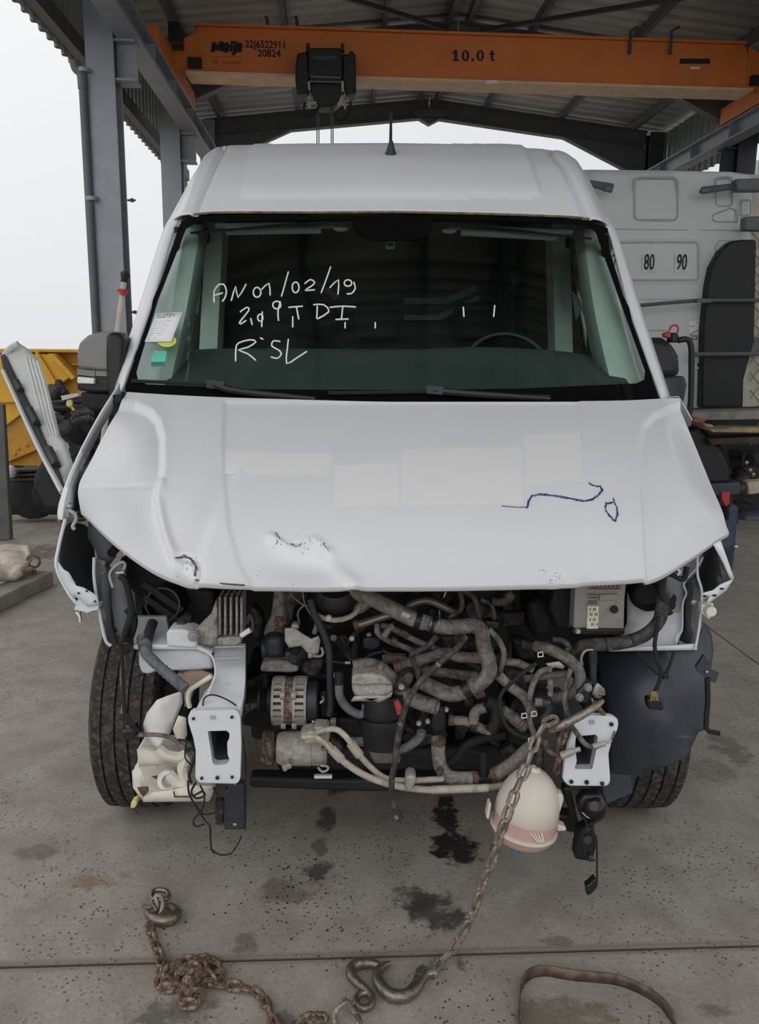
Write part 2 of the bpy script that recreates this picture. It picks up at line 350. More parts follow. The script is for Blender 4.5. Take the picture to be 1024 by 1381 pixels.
def sheet_mb(pts, d, cuts=2):     # flat outline in photo points, bent by the depth function d
    bm = bmesh.new(); vs = [bm.verts.new((p[0], p[1], 0)) for p in pts]; bm.faces.new(vs)
    bmesh.ops.triangulate(bm, faces=bm.faces[:])
    for _ in range(cuts): bmesh.ops.subdivide_edges(bm, edges=bm.edges[:], cuts=1, use_grid_fill=True)
    bmesh.ops.triangulate(bm, faces=bm.faces[:])
    bm.verts.index_update(); mb = MB()
    mb.add([P(v.co.x, v.co.y, d(v.co.x, v.co.y) if callable(d) else d) for v in bm.verts], [[v.index for v in f.verts] for f in bm.faces]); bm.free()
    return mb
def text_mesh(txt, size, m, name, parent, M, label=None, ext=.002, bold=0):
    cu = bpy.data.curves.new(name, 'FONT'); cu.body = txt; cu.size = size; cu.align_x = 'CENTER'; cu.align_y = 'CENTER'; cu.extrude = ext; cu.offset = bold; cu.resolution_u = 3
    t = bpy.data.objects.new('t', cu); COL.objects.link(t)
    bpy.context.view_layer.update()
    me = bpy.data.meshes.new_from_object(t.evaluated_get(bpy.context.evaluated_depsgraph_get()))
    bpy.data.objects.remove(t); me.name = name
    me.materials.clear(); me.materials.append(MATS[m])
    o = bpy.data.objects.new(name, me); COL.objects.link(o); o.parent = parent
    o.matrix_local = Matrix.Translation(-WL[parent]) @ M; WL[o] = M.translation.copy()
    if label: o['label'] = label
    return o
def frame_M(o, xdir, zdir):
    x = Vector(xdir).normalized(); z = Vector(zdir).normalized(); y = z.cross(x).normalized(); x = y.cross(z)
    return Matrix(((x.x, y.x, z.x, o.x), (x.y, y.y, z.y, o.y), (x.z, y.z, z.z, o.z), (0, 0, 0, 1)))
def pchip(xs, ys, t):
    n = len(xs)
    h = [xs[i+1]-xs[i] for i in range(n-1)]; dl = [(ys[i+1]-ys[i])/h[i] for i in range(n-1)]; m = [0]*n
    m[0] = dl[0]; m[-1] = dl[-1]
    for i in range(1, n-1): m[i] = 0 if dl[i-1]*dl[i] <= 0 else 2*dl[i-1]*dl[i]/(dl[i-1]+dl[i])
    i = max(0, min(n-2, next((k for k in range(n-1) if t <= xs[k+1]), n-2)))
    s = (t-xs[i])/h[i]; s2 = s*s; s3 = s2*s
    return (2*s3-3*s2+1)*ys[i]+(s3-2*s2+s)*h[i]*m[i]+(-2*s3+3*s2)*ys[i+1]+(s3-s2)*h[i]*m[i+1]
def net(rows, nu, nv):           # rows of (x, y, d) control points -> dense grid of (x, y, d)
    nc = len(rows[0]); nr = len(rows); out = []
    cu = [i/(nc-1) for i in range(nc)]; rv = [i/(nr-1) for i in range(nr)]
    for b in range(nv+1):
        v = b/nv; ctl = [[pchip(rv, [rows[r][c][k] for r in range(nr)], v) for k in range(3)] for c in range(nc)]
        out.append([tuple(pchip(cu, [ctl[c][k] for c in range(nc)], a/nu) for k in range(3)) for a in range(nu+1)])
    return out
def sst(a, b, x):
    t = max(0, min(1, (x-a)/(b-a))); return t*t*(3-2*t)
def sdpoly(pts, x, y):           # signed distance, positive inside
    ins = False; dm = 1e9; n = len(pts)
    for i in range(n):
        (x0, y0), (x1, y1) = pts[i][:2], pts[(i+1) % n][:2]
        if (y0 > y) != (y1 > y) and x < (x1-x0)*(y-y0)/(y1-y0)+x0: ins = not ins
        t = max(0, min(1, ((x-x0)*(x1-x0)+(y-y0)*(y1-y0))/((x1-x0)**2+(y1-y0)**2+1e-9)))
        dm = min(dm, math.hypot(x-x0-t*(x1-x0), y-y0-t*(y1-y0)))
    return dm if ins else -dm
def lined(pts, x, y):            # distance to an open polyline
    dm = 1e9
    for (x0, y0), (x1, y1) in zip(pts, pts[1:]):
        t = max(0, min(1, ((x-x0)*(x1-x0)+(y-y0)*(y1-y0))/((x1-x0)**2+(y1-y0)**2+1e-9)))
        dm = min(dm, math.hypot(x-x0-t*(x1-x0), y-y0-t*(y1-y0)))
    return dm
def surf_hit(bvh, x, y, off=.002):
    h = bvh.ray_cast(CAMP, ray(x, y).normalized())
    return None if h[0] is None else h[0]-ray(x, y).normalized()*off
# ================================================================ SETTING
g = MB(); g.add([(-60, -10, -.014), (60, -10, -.014), (60, 90, -.014), (-60, 90, -.014)], [(0, 1, 2, 3)])
floor = struct(g.build('floor', 'concrete')); WL[floor] = floor.location.copy()
us = [-14, -5.2, 2.25, 9.7]; ws = [-6, 1.93, 6.9, 12, 17.5]
for i in range(3):
    for j in range(4):
        MB().bbox(us[i]+.005, us[i+1]-.005, ws[j]+.005, ws[j+1]-.005, -.012, 0).build('slab', 'concrete', floor, bevel=.004)
# --- roof
APU = 1.9; APH = 6.72; SL = math.tan(radians(6.3)); UL = -3.15; UR = 6.95; W0 = -.5; W1 = 18.3
ce = MB()
ceiling = struct(bpy.data.objects.new('ceiling', None)); COL.objects.link(ceiling); ceiling.location = (1.5, 10, 6.5); WL[ceiling] = Vector((1.5, 10, 6.5))
def corr(w0, w1, pitch):      # trapezoid profile along the ridge
    out = []; w = w0
    while w < w1-1e-6:
        out += [(w, 0), (w+pitch*.62, 0), (w+pitch*.70, .045), (w+pitch*.92, .045)]; w += pitch
    out.append((w1, 0)); return out
for side in (0, 1):
    w = W0
    while w < W1-.1:
        pr = corr(w, w+1.02, .34)
        mb = MB()
        ue = UL if side == 0 else UR
        rows = [[B(u, q, APH+.02-abs(u-APU)*SL+z) for q, z in pr] for u in (ue, APU)]
        mb.grid(rows); mb.build('roof_sheet', 'roof_sheet', ceiling, thick=.004, smooth=20); w += 1.02
def ibeam(mb, a, b, width, depth, tw=.02, tf=.025, up=(0, 0, 1)):
    a = Vector(a); b = Vector(b); u = Vector(up); t = (b-a).normalized(); u = (u-t*u.dot(t)).normalized()
    for s in (-1, 1): mb.bar(a+u*s*(depth-tf)/2, b+u*s*(depth-tf)/2, width, tf, u)
    mb.bar(a, b, tw, depth-2*tf, u); return mb
FR = [9.9, 13.75, 17.7]; NM = ['nearest frame', 'second frame', 'far end frame']
for k, w in enumerate(FR):
    # columns
    for u, sd_ in ((-2.545, 'left'), (6.6, 'right')):
        mb = MB(); ibeam(mb, B(u, w, 0), B(u, w, 6.1), .30, .32, .02, .03, AX)
        t = thing('steel_column', B(u, w, 0), 'grey steel roof column on the %s side, %s' % (sd_, ['nearest to the van', 'second from the van', 'at the far open end'][k]), 'column', 'portal frame columns')
        mb.build('column_shaft', 'steel_galv' if u < 0 else 'steel_dark', t)
        s = 1 if u < 0 else -1
        c = MB(); ibeam(c, B(u+s*.15, w, 4.69), B(u+s*.15+s*.22, w, 4.69), .26, .42); c.build('corbel', 'steel_galv' if u < 0 else 'steel_dark', t)
        MB().bbox(u-.28, u+.28, w-.28, w+.28, 0, .025).build('base_plate', 'steel_galv', t)
        if k == 2:
            pass
    # rafters
    t = thing('roof_rafter', B(APU, w, 6), 'dark grey sloping steel rafter pair of the %s under the roof' % NM[k], 'rafter', 'portal frame rafters')
    for ue in (-2.6, 6.4):
        he = APH-.08-abs(ue-APU)*SL
        mb = MB(); ibeam(mb, B(ue, w, he-.19), B(APU, w, APH-.08-.19), .2, .36); mb.build('rafter_beam', 'steel_paint', t)
        s = 1 if ue < 0 else -1
        mb = MB(); mb.prism([B(ue, w-.09, he-.95), B(ue, w-.09, he-.36), B(ue+s*1.75, w-.09, he-.36+1.75*SL)], AX*.18); mb.build('haunch', 'steel_paint', t)
    mb = MB(); mb.prism([B(APU-.32, w-.1, APH-.42), B(APU, w-.1, APH-.58), B(APU+.32, w-.1, APH-.42), B(APU+.32, w-.1, APH-.3), B(APU-.32, w-.1, APH-.3)], AX*.2); mb.build('apex_plate', 'steel_paint', t)
# purlins run under the sheets along the ridge
for u in (-2.3, -.75, .75, 1.75, 2.05, 3.05, 4.6, 6.1):
    h = APH-.10-abs(u-APU)*SL
    mb = MB(); mb.bar(B(u, W0+.1, h+.04), B(u, W1-.1, h+.04), .07, .15); 
    tag(mb.build('roof_purlin', 'steel_paint'), 'thin grey purlin under the roof sheets, %s' % ('%s side of the ridge, %s' % ('left' if u < APU else 'right', {-2.3: 'nearest the left gutter', -.75: 'half way down', .75: 'second from the ridge', 1.75: 'right beside the ridge', 2.05: 'right beside the ridge', 3.05: 'second from the ridge', 4.6: 'half way down', 6.1: 'nearest the right wall'}[u])), 'purlin', 'roof purlins')
# diagonal wind braces
for (a, b, t) in ((( -1.9, 10.2), (1.7, 13.5), 'left of the ridge above the black hoist'), ((5.9, 10.2), (2.2, 13.5), 'right of the ridge above the orange beam')):
    h0 = APH-.26-abs(a[0]-APU)*SL; h1 = APH-.26-abs(b[0]-APU)*SL
    tag(MB().bar(B(a[0], a[1], h0), B(b[0], b[1], h1), .06, .06).build('roof_brace', 'steel_dark'), 'thin dark diagonal roof brace %s' % t, 'brace')
# crane rails
for (u, side, m) in ((-2.24, 'left', 'steel_galv'), (6.2, 'right', 'steel_galv')):
    mb = MB(); ibeam(mb, B(u, 0, 5.03), B(u, 17.6, 5.03), .24, .26, .015, .02)
    t = thing('crane_runway', B(u, 10, 4.9), 'long grey steel runway beam under the orange crane on the %s' % side, 'beam', 'crane runway beams')
    mb.build('runway_beam', m, t)
    MB().bar(B(u, 2.5, 5.18), B(u, 17.6, 5.18), .06, .04).build('rail', 'steel_dark', t)
    for w in (10.6, 11.9, 13.2, 14.6, 16):
        MB().bbox(u-.12, u+.12, w-.006, w+.006, 4.93, 5.13).build('stiffener', m, t)
# left eave: tie beam, upper cladding with wavy lower edge
mb = MB(); mb.bbox(-3.1, -2.98, 0, 17.9, 5.0, 5.2); tag(mb.build('eave_beam', 'steel_paint'), 'grey steel eave beam running above the left columns beside the gutter', 'beam')
def cladding(name, u, w0, w1, h0, h1, m, dirn):
    o = struct(bpy.data.objects.new(name, None)); COL.objects.link(o); o.location = B(u, (w0+w1)/2, h0); WL[o] = o.location.copy()
    w = w0
    while w < w1-.05:
        pr = corr(w, w+1.0, .25)
        mb = MB(); mb.grid([[B(u+dirn*z, q, h) for q, z in pr] for h in (h0, h1)]); mb.build('cladding_panel', m, o, thick=.003, smooth=20); w += 1.0
    return o
cladding('wall_left', -3.14, -.4, 17.9, 4.96, 6.15, 'cladding', -1)
cladding('wall_right', 6.85, 10.0, 18.0, 5.0, 6.15, 'cladding', 1)
cladding('wall_back', 9.6, 6.0, 24, 0, 6.0, 'cladding', 1)
# drain pipe on the near left column
t = thing('drain_pipe', G(150, 640), 'round grey rain downpipe beside the nearest left column', 'pipe')
mb = MB(); mb.tube([P(100, 82, 9.6), P(103, 92, 9.6), P(110, 100, 9.6), P(112, 120, 9.6)], rp(6, 9.6), 10); q9 = P(131, 470, 9.6); mb.tube([P(112, 118, 9.6), q9, Vector((q9.x+.01, q9.y, .02))], rp(5.2, 9.6), 10, sub=1); mb.build('downpipe', 'steel_paint', t)
for y in (95, 268): 
    a = P(110+ (y-95)*.06, y, 9.6); MB().tube([a+Vector((.03, 0, -.02)), a+Vector((.03, 0, .02))], .07, 10, sub=1).build('pipe_clip', 'steel_galv', t)
# right side: dark bracing bay behind the truck
mb = MB(); ibeam(mb, B(7.0, 11, 0), B(7.0, 11, 5.0), .3, .3, up=AX); t = thing('brace_post', B(7.0, 11, 0), 'dark steel post under the right runway behind the truck cab', 'post'); mb.build('post_shaft', 'steel_dark', t)
tag(MB().bar(B(6.6, 10.2, 4.0), B(9.2, 10.2, 5.6), .12, .12).build('knee_brace', 'steel_dark'), 'dark slanted knee brace above the right end of the truck cab', 'brace')
tag(MB().bbox(6.6, 9.4, 10.6, 10.75, 4.2, 4.45).build('tie_beam', 'steel_paint'), 'grey tie beam behind the slanted knee brace on the right', 'beam')

# ================================================================ CRANE
GW = 12.0
crane = thing('overhead_crane', B(2, GW, 5.2), 'orange overhead travelling crane beam marked 10.0 t under the roof', 'crane')
gl, gr, gt, gb = -2.02, 5.55, 5.83, 5.27
mb = MB(); mb.prism([B(gl, GW, gb), B(gr+.35, GW, gb), B(gr+.1, GW, gt), B(gl+.18, GW, gt)][::1], AX*.35); mb.build('girder', 'crane_orange', crane, bevel=.01)
MB().bbox(gl+.02, gr+.25, GW-.04, GW+.40, 5.235, 5.268).build('bottom_flange', 'crane_flange', crane, 'pale orange bottom flange')
MB().bbox(gl+.15, gr+.1, GW-.04, GW+.39, gt, gt+.03).build('top_flange', 'crane_orange', crane)
for u in (-2.24, 6.2):
    s = 1 if u < 0 else -1
    MB().bbox(u-.1, u+.1, GW-1.1, GW+1.6, 5.2, 5.45).build('end_carriage', 'crane_orange', crane, bevel=.01)
    mb = MB(); mb.prism([B(u+s*.0, GW-.02, 5.32), B(u+s*.5, GW-.02, 5.32), B(u+s*.5, GW-.02, 5.8), B(u+s*.12, GW-.02, 5.62), B(u, GW-.02, 5.62)], AX*.38); mb.build('end_bracket', 'crane_orange', crane)
    for dw in (-1.0, .2, 1.5):
        MB().lathe(B(u, GW+dw, 5.29), LX, [(-.05, .09), (.05, .09)], 14).build('wheel', 'steel_dark', crane)
    for dw in (-.55, -.35): MB().bbox(u+s*.12, u+s*.26, GW+dw, GW+dw+.13, 5.45, 5.68).build('drive_motor', 'hoist_black', crane)
    MB().bbox(u+s*.28, u+s*.46, GW-.1, GW-.03, 5.3, 5.42).build('buffer', 'hoist_black', crane)
for px in (361, 401, 850, 905):
    a = P(px, 46 if px < 500 else 60, 12.1); MB().tube([a+Vector((0, 0, -.12)), a+Vector((0, 0, .17)), a+Vector((-.02 if px < 500 else .1, 0, .22))], .022, 8, sub=1).build('cable_arm', 'steel_dark', crane)
def gtext(txt, px, py, size, m='ink', bold=0.0, xs=1.0):
    o = B(0, GW, 0); d = o.y; v = ray(px, py); k = (GW-.006-0)/((v.dot(AX))); q = CAMP+v*k
    M = frame_M(q, LX, -AX) @ Matrix.Diagonal((xs, 1, 1, 1))
    return text_mesh(txt, size, m, 'lettering', crane, M, 'black lettering "%s"' % txt, .002, bold)
gtext('22J6522911', 358.5, 60.5, .125, 'ink', .002, .93); gtext('20824', 363, 72.3, .125, 'ink', .002, 1.0)
def gpt(x, y, e=.006): v = ray(x, y); return CAMP+v*((GW-e)/v.dot(AX))
def gstroke(mb, pts, r): mb.tube([gpt(x, y) for x, y in pts], r, 6, sub=3 if len(pts) > 2 else 1)
mb = MB()
for q, r in (([(287, 70), (289, 58)], .030), ([(289, 58), (293, 66), (299, 57)], .026), ([(299, 57), (300, 69)], .032), ([(303, 65), (308, 62), (306, 59), (303, 63), (304, 69), (309, 67)], .02), ([(312.5, 61), (312, 69)], .024), ([(317, 61), (317, 70), (313.5, 74)], .022), ([(320, 65), (326, 62), (323, 59), (320, 63), (321, 69), (326, 67)], .02)): gstroke(mb, q, r)
mb.ball(gpt(313, 57.5), .022, 8); mb.ball(gpt(317.5, 57.2), .022, 8)
mb.build('lettering', 'ink', crane, 'black brush lettering of the maker')
for ch_, x in (('1', 615), ('0', 628), ('.', 638), ('0', 648), ('t', 664)):
    mb = MB()
    def gq(a, b, c, d): mb.prism([gpt(*a, .004), gpt(*b, .004), gpt(*c, .004), gpt(*d, .004)], AX*.003)
    y0, y1 = 67.5, 82.5
    if ch_ == '1': gq((x-2, y0), (x+2, y0), (x+2, y1), (x-2, y1)); gq((x-4.5, y1-2), (x+4.5, y1-2), (x+4.5, y1), (x-4.5, y1)); gq((x-5, y0+4), (x-2, y0), (x-2, y0+3.5), (x-4.5, y0+5.5))
    elif ch_ == '0':
        A = [gpt(x+5.2*cos(2*pi*k/20), 75+7.6*sin(2*pi*k/20), .006) for k in range(20)]; I = [gpt(x+1.7*cos(2*pi*k/20), 75+5.6*sin(2*pi*k/20), .006) for k in range(20)]
        mb.grid([[v+AX*.004 for v in A+A[:1]], A+A[:1], I+I[:1], [v+AX*.004 for v in I+I[:1]]])
    elif ch_ == '.': gq((x-1.8, y1-3.8), (x+1.8, y1-3.8), (x+1.8, y1), (x-1.8, y1))
    else: gq((x-2, y0+1), (x+1.4, y0), (x+1.4, y1-2), (x-2, y1-2)); gq((x-4.2, y0+4), (x+3.6, y0+4), (x+3.6, y0+6), (x-4.2, y0+6)); gq((x-2, y1-2.5), (x+4, y1-2.5), (x+3, y1), (x-.8, y1))
    mb.build('lettering', 'ink', crane, 'black slab-serif lettering of the mark 10.0 t')
for (x, y, w, h) in ((306, 76, 43, 1.2), (314, 84, 26, 5), (292, 84, 8, 5)):
    a = P(x, y, 11.75)
mbx = MB(); 
for (x0, y0, x1, y1) in ((284, 76.2, 327, 77.2), (300, 82.5, 326, 86.5), (287, 80, 294, 86)):
    def gp(x, y): v = ray(x, y); return CAMP+v*((GW-.004)/v.dot(AX))
    mbx.prism([gp(x0, y1), gp(x1, y1), gp(x1, y0), gp(x0, y0)], AX*.003)
mat('faint_print', (.42, .12, .03), .6); mbx.build('small_print', 'faint_print', crane, 'faint small print under the maker lettering')
mbx = MB(); mbx.prism([gp(917, 86), gp(958, 86), gp(958, 79), gp(917, 79)], AX*.003); mbx.build('rating_plate', 'ink', crane, 'small dark plate on the right end of the girder')
mbx = MB(); mbx.prism([gp(932, 93), gp(944, 93), gp(944, 90), gp(932, 90)], AX*.003); mbx.build('rating_label', 'paper_white', crane)
mbx = MB(); mbx.pprism([(655, 113), (672, 112), (670, 108), (658, 108)], 11.9, .01); mbx.build('flange_label', 'paper_white', crane)

# hoist trolley
HD = 11.55
hoist = thing('hoist_trolley', P(437, 150, HD), 'black electric hoist trolley hanging below the orange crane beam', 'hoist')
def hz(pts): return Z('o', pts)
mb = MB(); mb.pprism(hz([(300, 120), (690, 120), (700, 450), (310, 450)]), HD, .39); mb.build('drum_housing', 'hoist_black', hoist, bevel=.02)
mb = MB(); mb.pprism(hz([(180, 180), (300, 160), (320, 500), (290, 640), (180, 660), (155, 500), (160, 300)]), HD+.05, .33); mb.build('gearbox', 'hoist_black', hoist, bevel=.02)
mb = MB(); mb.pprism(hz([(700, 180), (760, 200), (800, 140), (850, 200), (855, 420), (860, 640), (760, 660), (700, 500)]), HD+.05, .33); mb.build('drive_housing', 'hoist_black', hoist, bevel=.02)
mb = MB(); mb.pprism(hz([(330, 520), (690, 520), (720, 600), (640, 760), (560, 800), (430, 800), (380, 740), (320, 600)]), HD+.08, .3); mb.build('sheave_block', 'hoist_black', hoist, bevel=.02)
for s in (300, 700): 
    mb = MB(); mb.pprism(hz([(s-20, 70), (s+20, 70), (s+20, 150), (s-20, 150)]), HD, .1); mb.build('bracket', 'hoist_black', hoist)
mb = MB(); mb.pprism(hz([(325, 440), (680, 455), (680, 475), (325, 462)]), HD-.02, .03); mb.pprism(hz([(325, 500), (680, 510), (680, 525), (325, 515)]), HD-.02, .03); mb.build('guard_rail', 'steel_paint', hoist, 'grey rail across the front')
mat('hoist_grey', (.34, .35, .36), .5)
for q in ([(300, 510), (325, 510), (330, 605), (305, 605)], [(685, 505), (715, 505), (715, 620), (690, 620)], [(300, 735), (330, 735), (335, 810), (305, 810)], [(330, 742), (400, 745), (400, 768), (330, 765)], [(640, 755), (730, 760), (730, 778), (640, 775)], [(715, 765), (740, 765), (742, 822), (720, 822)]):
    mb = MB(); mb.pprism(hz(q), HD-.03, .04); mb.build('limit_switch', 'hoist_grey', hoist)
mat('hoist_print', (.03, .07, .06), .6)
MB().pprism(hz([(355, 215), (625, 215), (625, 255), (355, 255)]), HD-.004, .003).build('nameplate', 'hoist_print', hoist, 'dim green name strip')
for q in ([(265, 750), (255, 850), (280, 920), (330, 920), (390, 860), (430, 790)], [(600, 890), (620, 940), (670, 968), (730, 930), (780, 850), (795, 740)]):
    hose('power_cable', q, 14, 'black_rubber', hoist, d=HD+.1, zk='o', seg=8)
for x in (405, 428, 572, 592):
    a = P(*hz([(x, 800)])[0], HD+.25); MB().tube([a, a-Vector((0, 0, 3.0))], .008, 6, sub=1).build('wire_rope', 'steel_paint', hoist)
# ================================================================ VAN BODY
XC = .095
van = thing('van', (XC, 2.75, 0), 'white high-roof panel van with smashed front and engine bay laid open', 'van')
# ---- windshield
wrows = [[(238, 300, 3.46), (262, 290, 3.40), (380, 289, 3.33), (530, 288, 3.31), (680, 291, 3.33), (795, 297, 3.40), (820, 308, 3.46)],
         [(206, 405, 3.16), (236, 402, 3.09), (360, 402, 3.01), (530, 402, 2.99), (700, 405, 3.01), (822, 410, 3.09), (849, 415, 3.16)],
         [(162, 530, 2.88), (196, 545, 2.80), (345, 556, 2.71), (540, 560, 2.69), (725, 560, 2.71), (866, 552, 2.80), (895, 545, 2.88)]]
wnet = net(wrows, 48, 24)
WS = MB().grid([[P(*p) for p in r] for r in wnet])
bvW = BVHTree.FromPolygons([tuple(v) for v in WS.v], WS.f)
ws_o = WS.build('windshield', 'windshield_glass', van, 'green tinted windshield with white handwriting')
clear = [(251, 309), (266, 300), (380, 297), (474, 297), (482, 318), (500, 324), (560, 324), (578, 318), (586, 297), (680, 298), (788, 303), (803, 312), (836, 405), (870, 500), (869, 512), (858, 517), (700, 524), (540, 526), (350, 525), (197, 518), (186, 512), (184, 502), (213, 405)]
outer = [(238, 300), (262, 290), (380, 289), (474, 288), (490, 288), (510, 288), (550, 288), (570, 288), (586, 289), (680, 291), (795, 297), (820, 308), (849, 415), (884, 510), (895, 545), (866, 552), (725, 560), (540, 560), (345, 556), (196, 545), (168, 540), (162, 530), (206, 405)]
def ring_on(bv, a, b, n, off, nn=1):
    rows = []
    A = []; Bq = []
    for i in range(len(a)):
        for k in range(n):
            t = k/n; j = (i+1) % len(a)
            A.append((a[i][0]*(1-t)+a[j][0]*t, a[i][1]*(1-t)+a[j][1]*t)); Bq.append((b[i][0]*(1-t)+b[j][0]*t, b[i][1]*(1-t)+b[j][1]*t))
    for s in (0, .33, .67, 1):
        r = []
        for p, q in zip(A, Bq):
            x = p[0]*(1-s)+q[0]*s; y = p[1]*(1-s)+q[1]*s
            h = surf_hit(bv, x, y, off)
            if h is None:
                for e in (.02, .05, .1):
                    h = surf_hit(bv, x+(530-x)*e, y+(410-y)*e, off)
                    if h is not None: break
            r.append(h)
        rows.append(r+[r[0]])
    return rows
MB().grid(ring_on(bvW, clear, outer, 4, .003)).build('frit_band', 'frit_black', ws_o, 'black printed border')
hd = MB()
def stroke(mb, bv, pts, r, sub=3, off=.003):
    w = [surf_hit(bv, x, y, off) for x, y in pts]
    w = [p for p in w if p is not None]
    if len(w) > 1: mb.tube(w, r, 5, sub=sub)
def loop(cx, cy, rx, ry, n=10, a0=0): return [(cx+rx*cos(a0+2*pi*i/n), cy+ry*sin(a0+2*pi*i/n)) for i in range(n+1)]
lines = [[[(368, 296), (355, 315), (356, 353)], [(366, 294), (388, 290), (398, 312), (394, 335), (384, 350)], [(358, 328), (386, 320)], [(415, 347), (430, 298), (438, 336), (466, 290)], loop(504, 318, 13, 17, 10, -1.2), [(520, 308), (545, 287), (549, 328)], [(612, 247), (600, 290), (588, 332)], loop(637, 301, 12, 18), [(668, 288), (688, 274), (703, 284), (690, 298), (670, 311), (704, 309)], [(758, 230), (742, 275), (725, 320)], [(755, 302), (785, 275), (783, 325)], loop(818, 286, 13, 11), [(838, 283), (843, 305), (830, 322), (814, 323)]],
         [[(445, 386), (468, 370), (476, 380), (446, 418), (446, 428), (466, 415)], [(482, 408), (487, 430)], loop(515, 406, 9, 12), [(522, 385), (520, 437)], loop(572, 362, 14, 13), [(584, 350), (576, 384), (578, 416)], [(627, 402), (627, 438)], [(612, 370), (662, 366)], [(640, 369), (648, 411)], [(712, 366), (710, 408)], [(698, 361), (735, 361), (752, 385), (712, 410)], [(755, 370), (800, 366), (845, 369)], [(800, 368), (795, 412)], [(775, 412), (820, 410)]],
         [[(430, 556), (431, 512), (440, 493), (480, 482), (500, 489), (472, 508), (440, 517), (472, 530), (500, 553)], [(584, 488), (560, 486), (555, 504), (575, 515), (588, 530), (574, 546), (552, 541)], [(612, 480), (608, 515), (606, 564), (640, 545), (676, 522)], [(515, 475), (525, 480)]]]
for nm, ln in zip(('top', 'middle', 'bottom'), lines):
    for s in ln:
        mb = MB(); stroke(mb, bvW, Z('j', s), .0026, 2); mb.build('handwriting', 'marker_white', ws_o, 'white marker stroke of the %s handwritten line' % nm)
for s in (Z('j', [(808, 422), (808, 442)]), Z('j', [(912, 422), (912, 442)]), [(625, 414), (626, 427)], [(667.5, 412), (666, 427)]):
    mb = MB(); stroke(mb, bvW, s, .0026, 1); mb.build('white_tick', 'marker_white', ws_o, 'short white tick on the glass')  # short white strokes laid on the glass
def decal(bv, pts, off, n=4):
    mb = MB(); a, b, c, d = pts; rows = []
    for i in range(n+1):
        r = []
        for j in range(n+1):
            s = j/n; t = i/n
            x = (a[0]*(1-s)+b[0]*s)*(1-t)+(d[0]*(1-s)+c[0]*s)*t; y = (a[1]*(1-s)+b[1]*s)*(1-t)+(d[1]*(1-s)+c[1]*s)*t
            r.append(surf_hit(bv, x, y, off))
        rows.append(r)
    return None if any(p is None for r in rows for p in r) else mb.grid(rows)
pap = decal(bvW, Z('q', [(290, 130), (490, 117), (405, 345), (200, 348)]), .012); 
if pap is None: raise RuntimeError('paper')
paper = pap.build('paper_label', 'paper_white', ws_o, 'white paper stock label numbered 50294', thick=.0008)
bvP = BVHTree.FromPolygons([tuple(v) for v in pap.v], pap.f)
pr = MB()
def seg7(mb, bv, s, x, y, w, h, sk, r):
    D = {'0': 'abcdef', '2': 'abged', '4': 'fgbc', '5': 'afgcd', '9': 'abcdfg', '8': 'abcdefg'}
    pt = {'tl': (0, 0), 'tr': (1, 0), 'ml': (0, .5), 'mr': (1, .5), 'bl': (0, 1), 'br': (1, 1)}
    sg = {'a': ('tl', 'tr'), 'b': ('tr', 'mr'), 'c': ('mr', 'br'), 'd': ('bl', 'br'), 'e': ('ml', 'bl'), 'f': ('tl', 'ml'), 'g': ('ml', 'mr')}
    for i, ch in enumerate(s):
        for q in D[ch]:
            L_ = []
            for k in sg[q]:
                ux, uy = pt[k]; L_.append((x+(i*1.45+ux)*w - uy*sk, y+uy*h-i*.6))
            stroke(mb, bv, L_, r, 1, .0015)
seg7(pr, bvP, '50294', 212.6, 424.6, 3.4, 4.6, 1.4, .0008)
for k in range(8):
    y = 433+k*3.3; x0 = 210-k*1.75
    for (a, b) in ((0, 10), (13, 21)) if k % 2 == 0 else ((0, 7), (9, 16)): stroke(pr, bvP, [(x0+a, y-.1*a/4), (x0+b-(k > 5)*3, y-.1*b/4)], .00045, 1, .0012)
pr.build('label_print', 'ink', ws_o, 'black printing on the paper label')
mb = MB(); c0 = [surf_hit(bvW, x, y, .0045) for x, y in loop(225, 459.5, 13, 8.5, 20)[:-1]]; mb.add(c0, [list(range(20))]); mb.build('round_sticker', 'sticker_yellow', ws_o, 'round yellow sticker')
for q, m, l in ([(270, 415), (370, 418), (358, 500), (250, 500)], 'sticker_green', 'green sticker'), ([(250, 502), (358, 502), (352, 532), (250, 535)], 'sticker_teal', 'dark teal strip below the green sticker'):
    decal(bvW, Z('q', q), .004).build('insurance_sticker', m, ws_o, l)
# sensor at the mirror foot
MB().pprism(Z('p', [(60, 135), (78, 135), (82, 146), (78, 160), (52, 161), (47, 150), (52, 140)]), 3.315, .006).build('sensor_bracket', 'trim_light', van, 'pale bracket of the missing rear-view mirror')
MB().pprism(Z('p', [(56, 140), (74, 140), (74, 150), (56, 150)]), 3.308, .006).build('sensor_face', 'black_plastic', van)

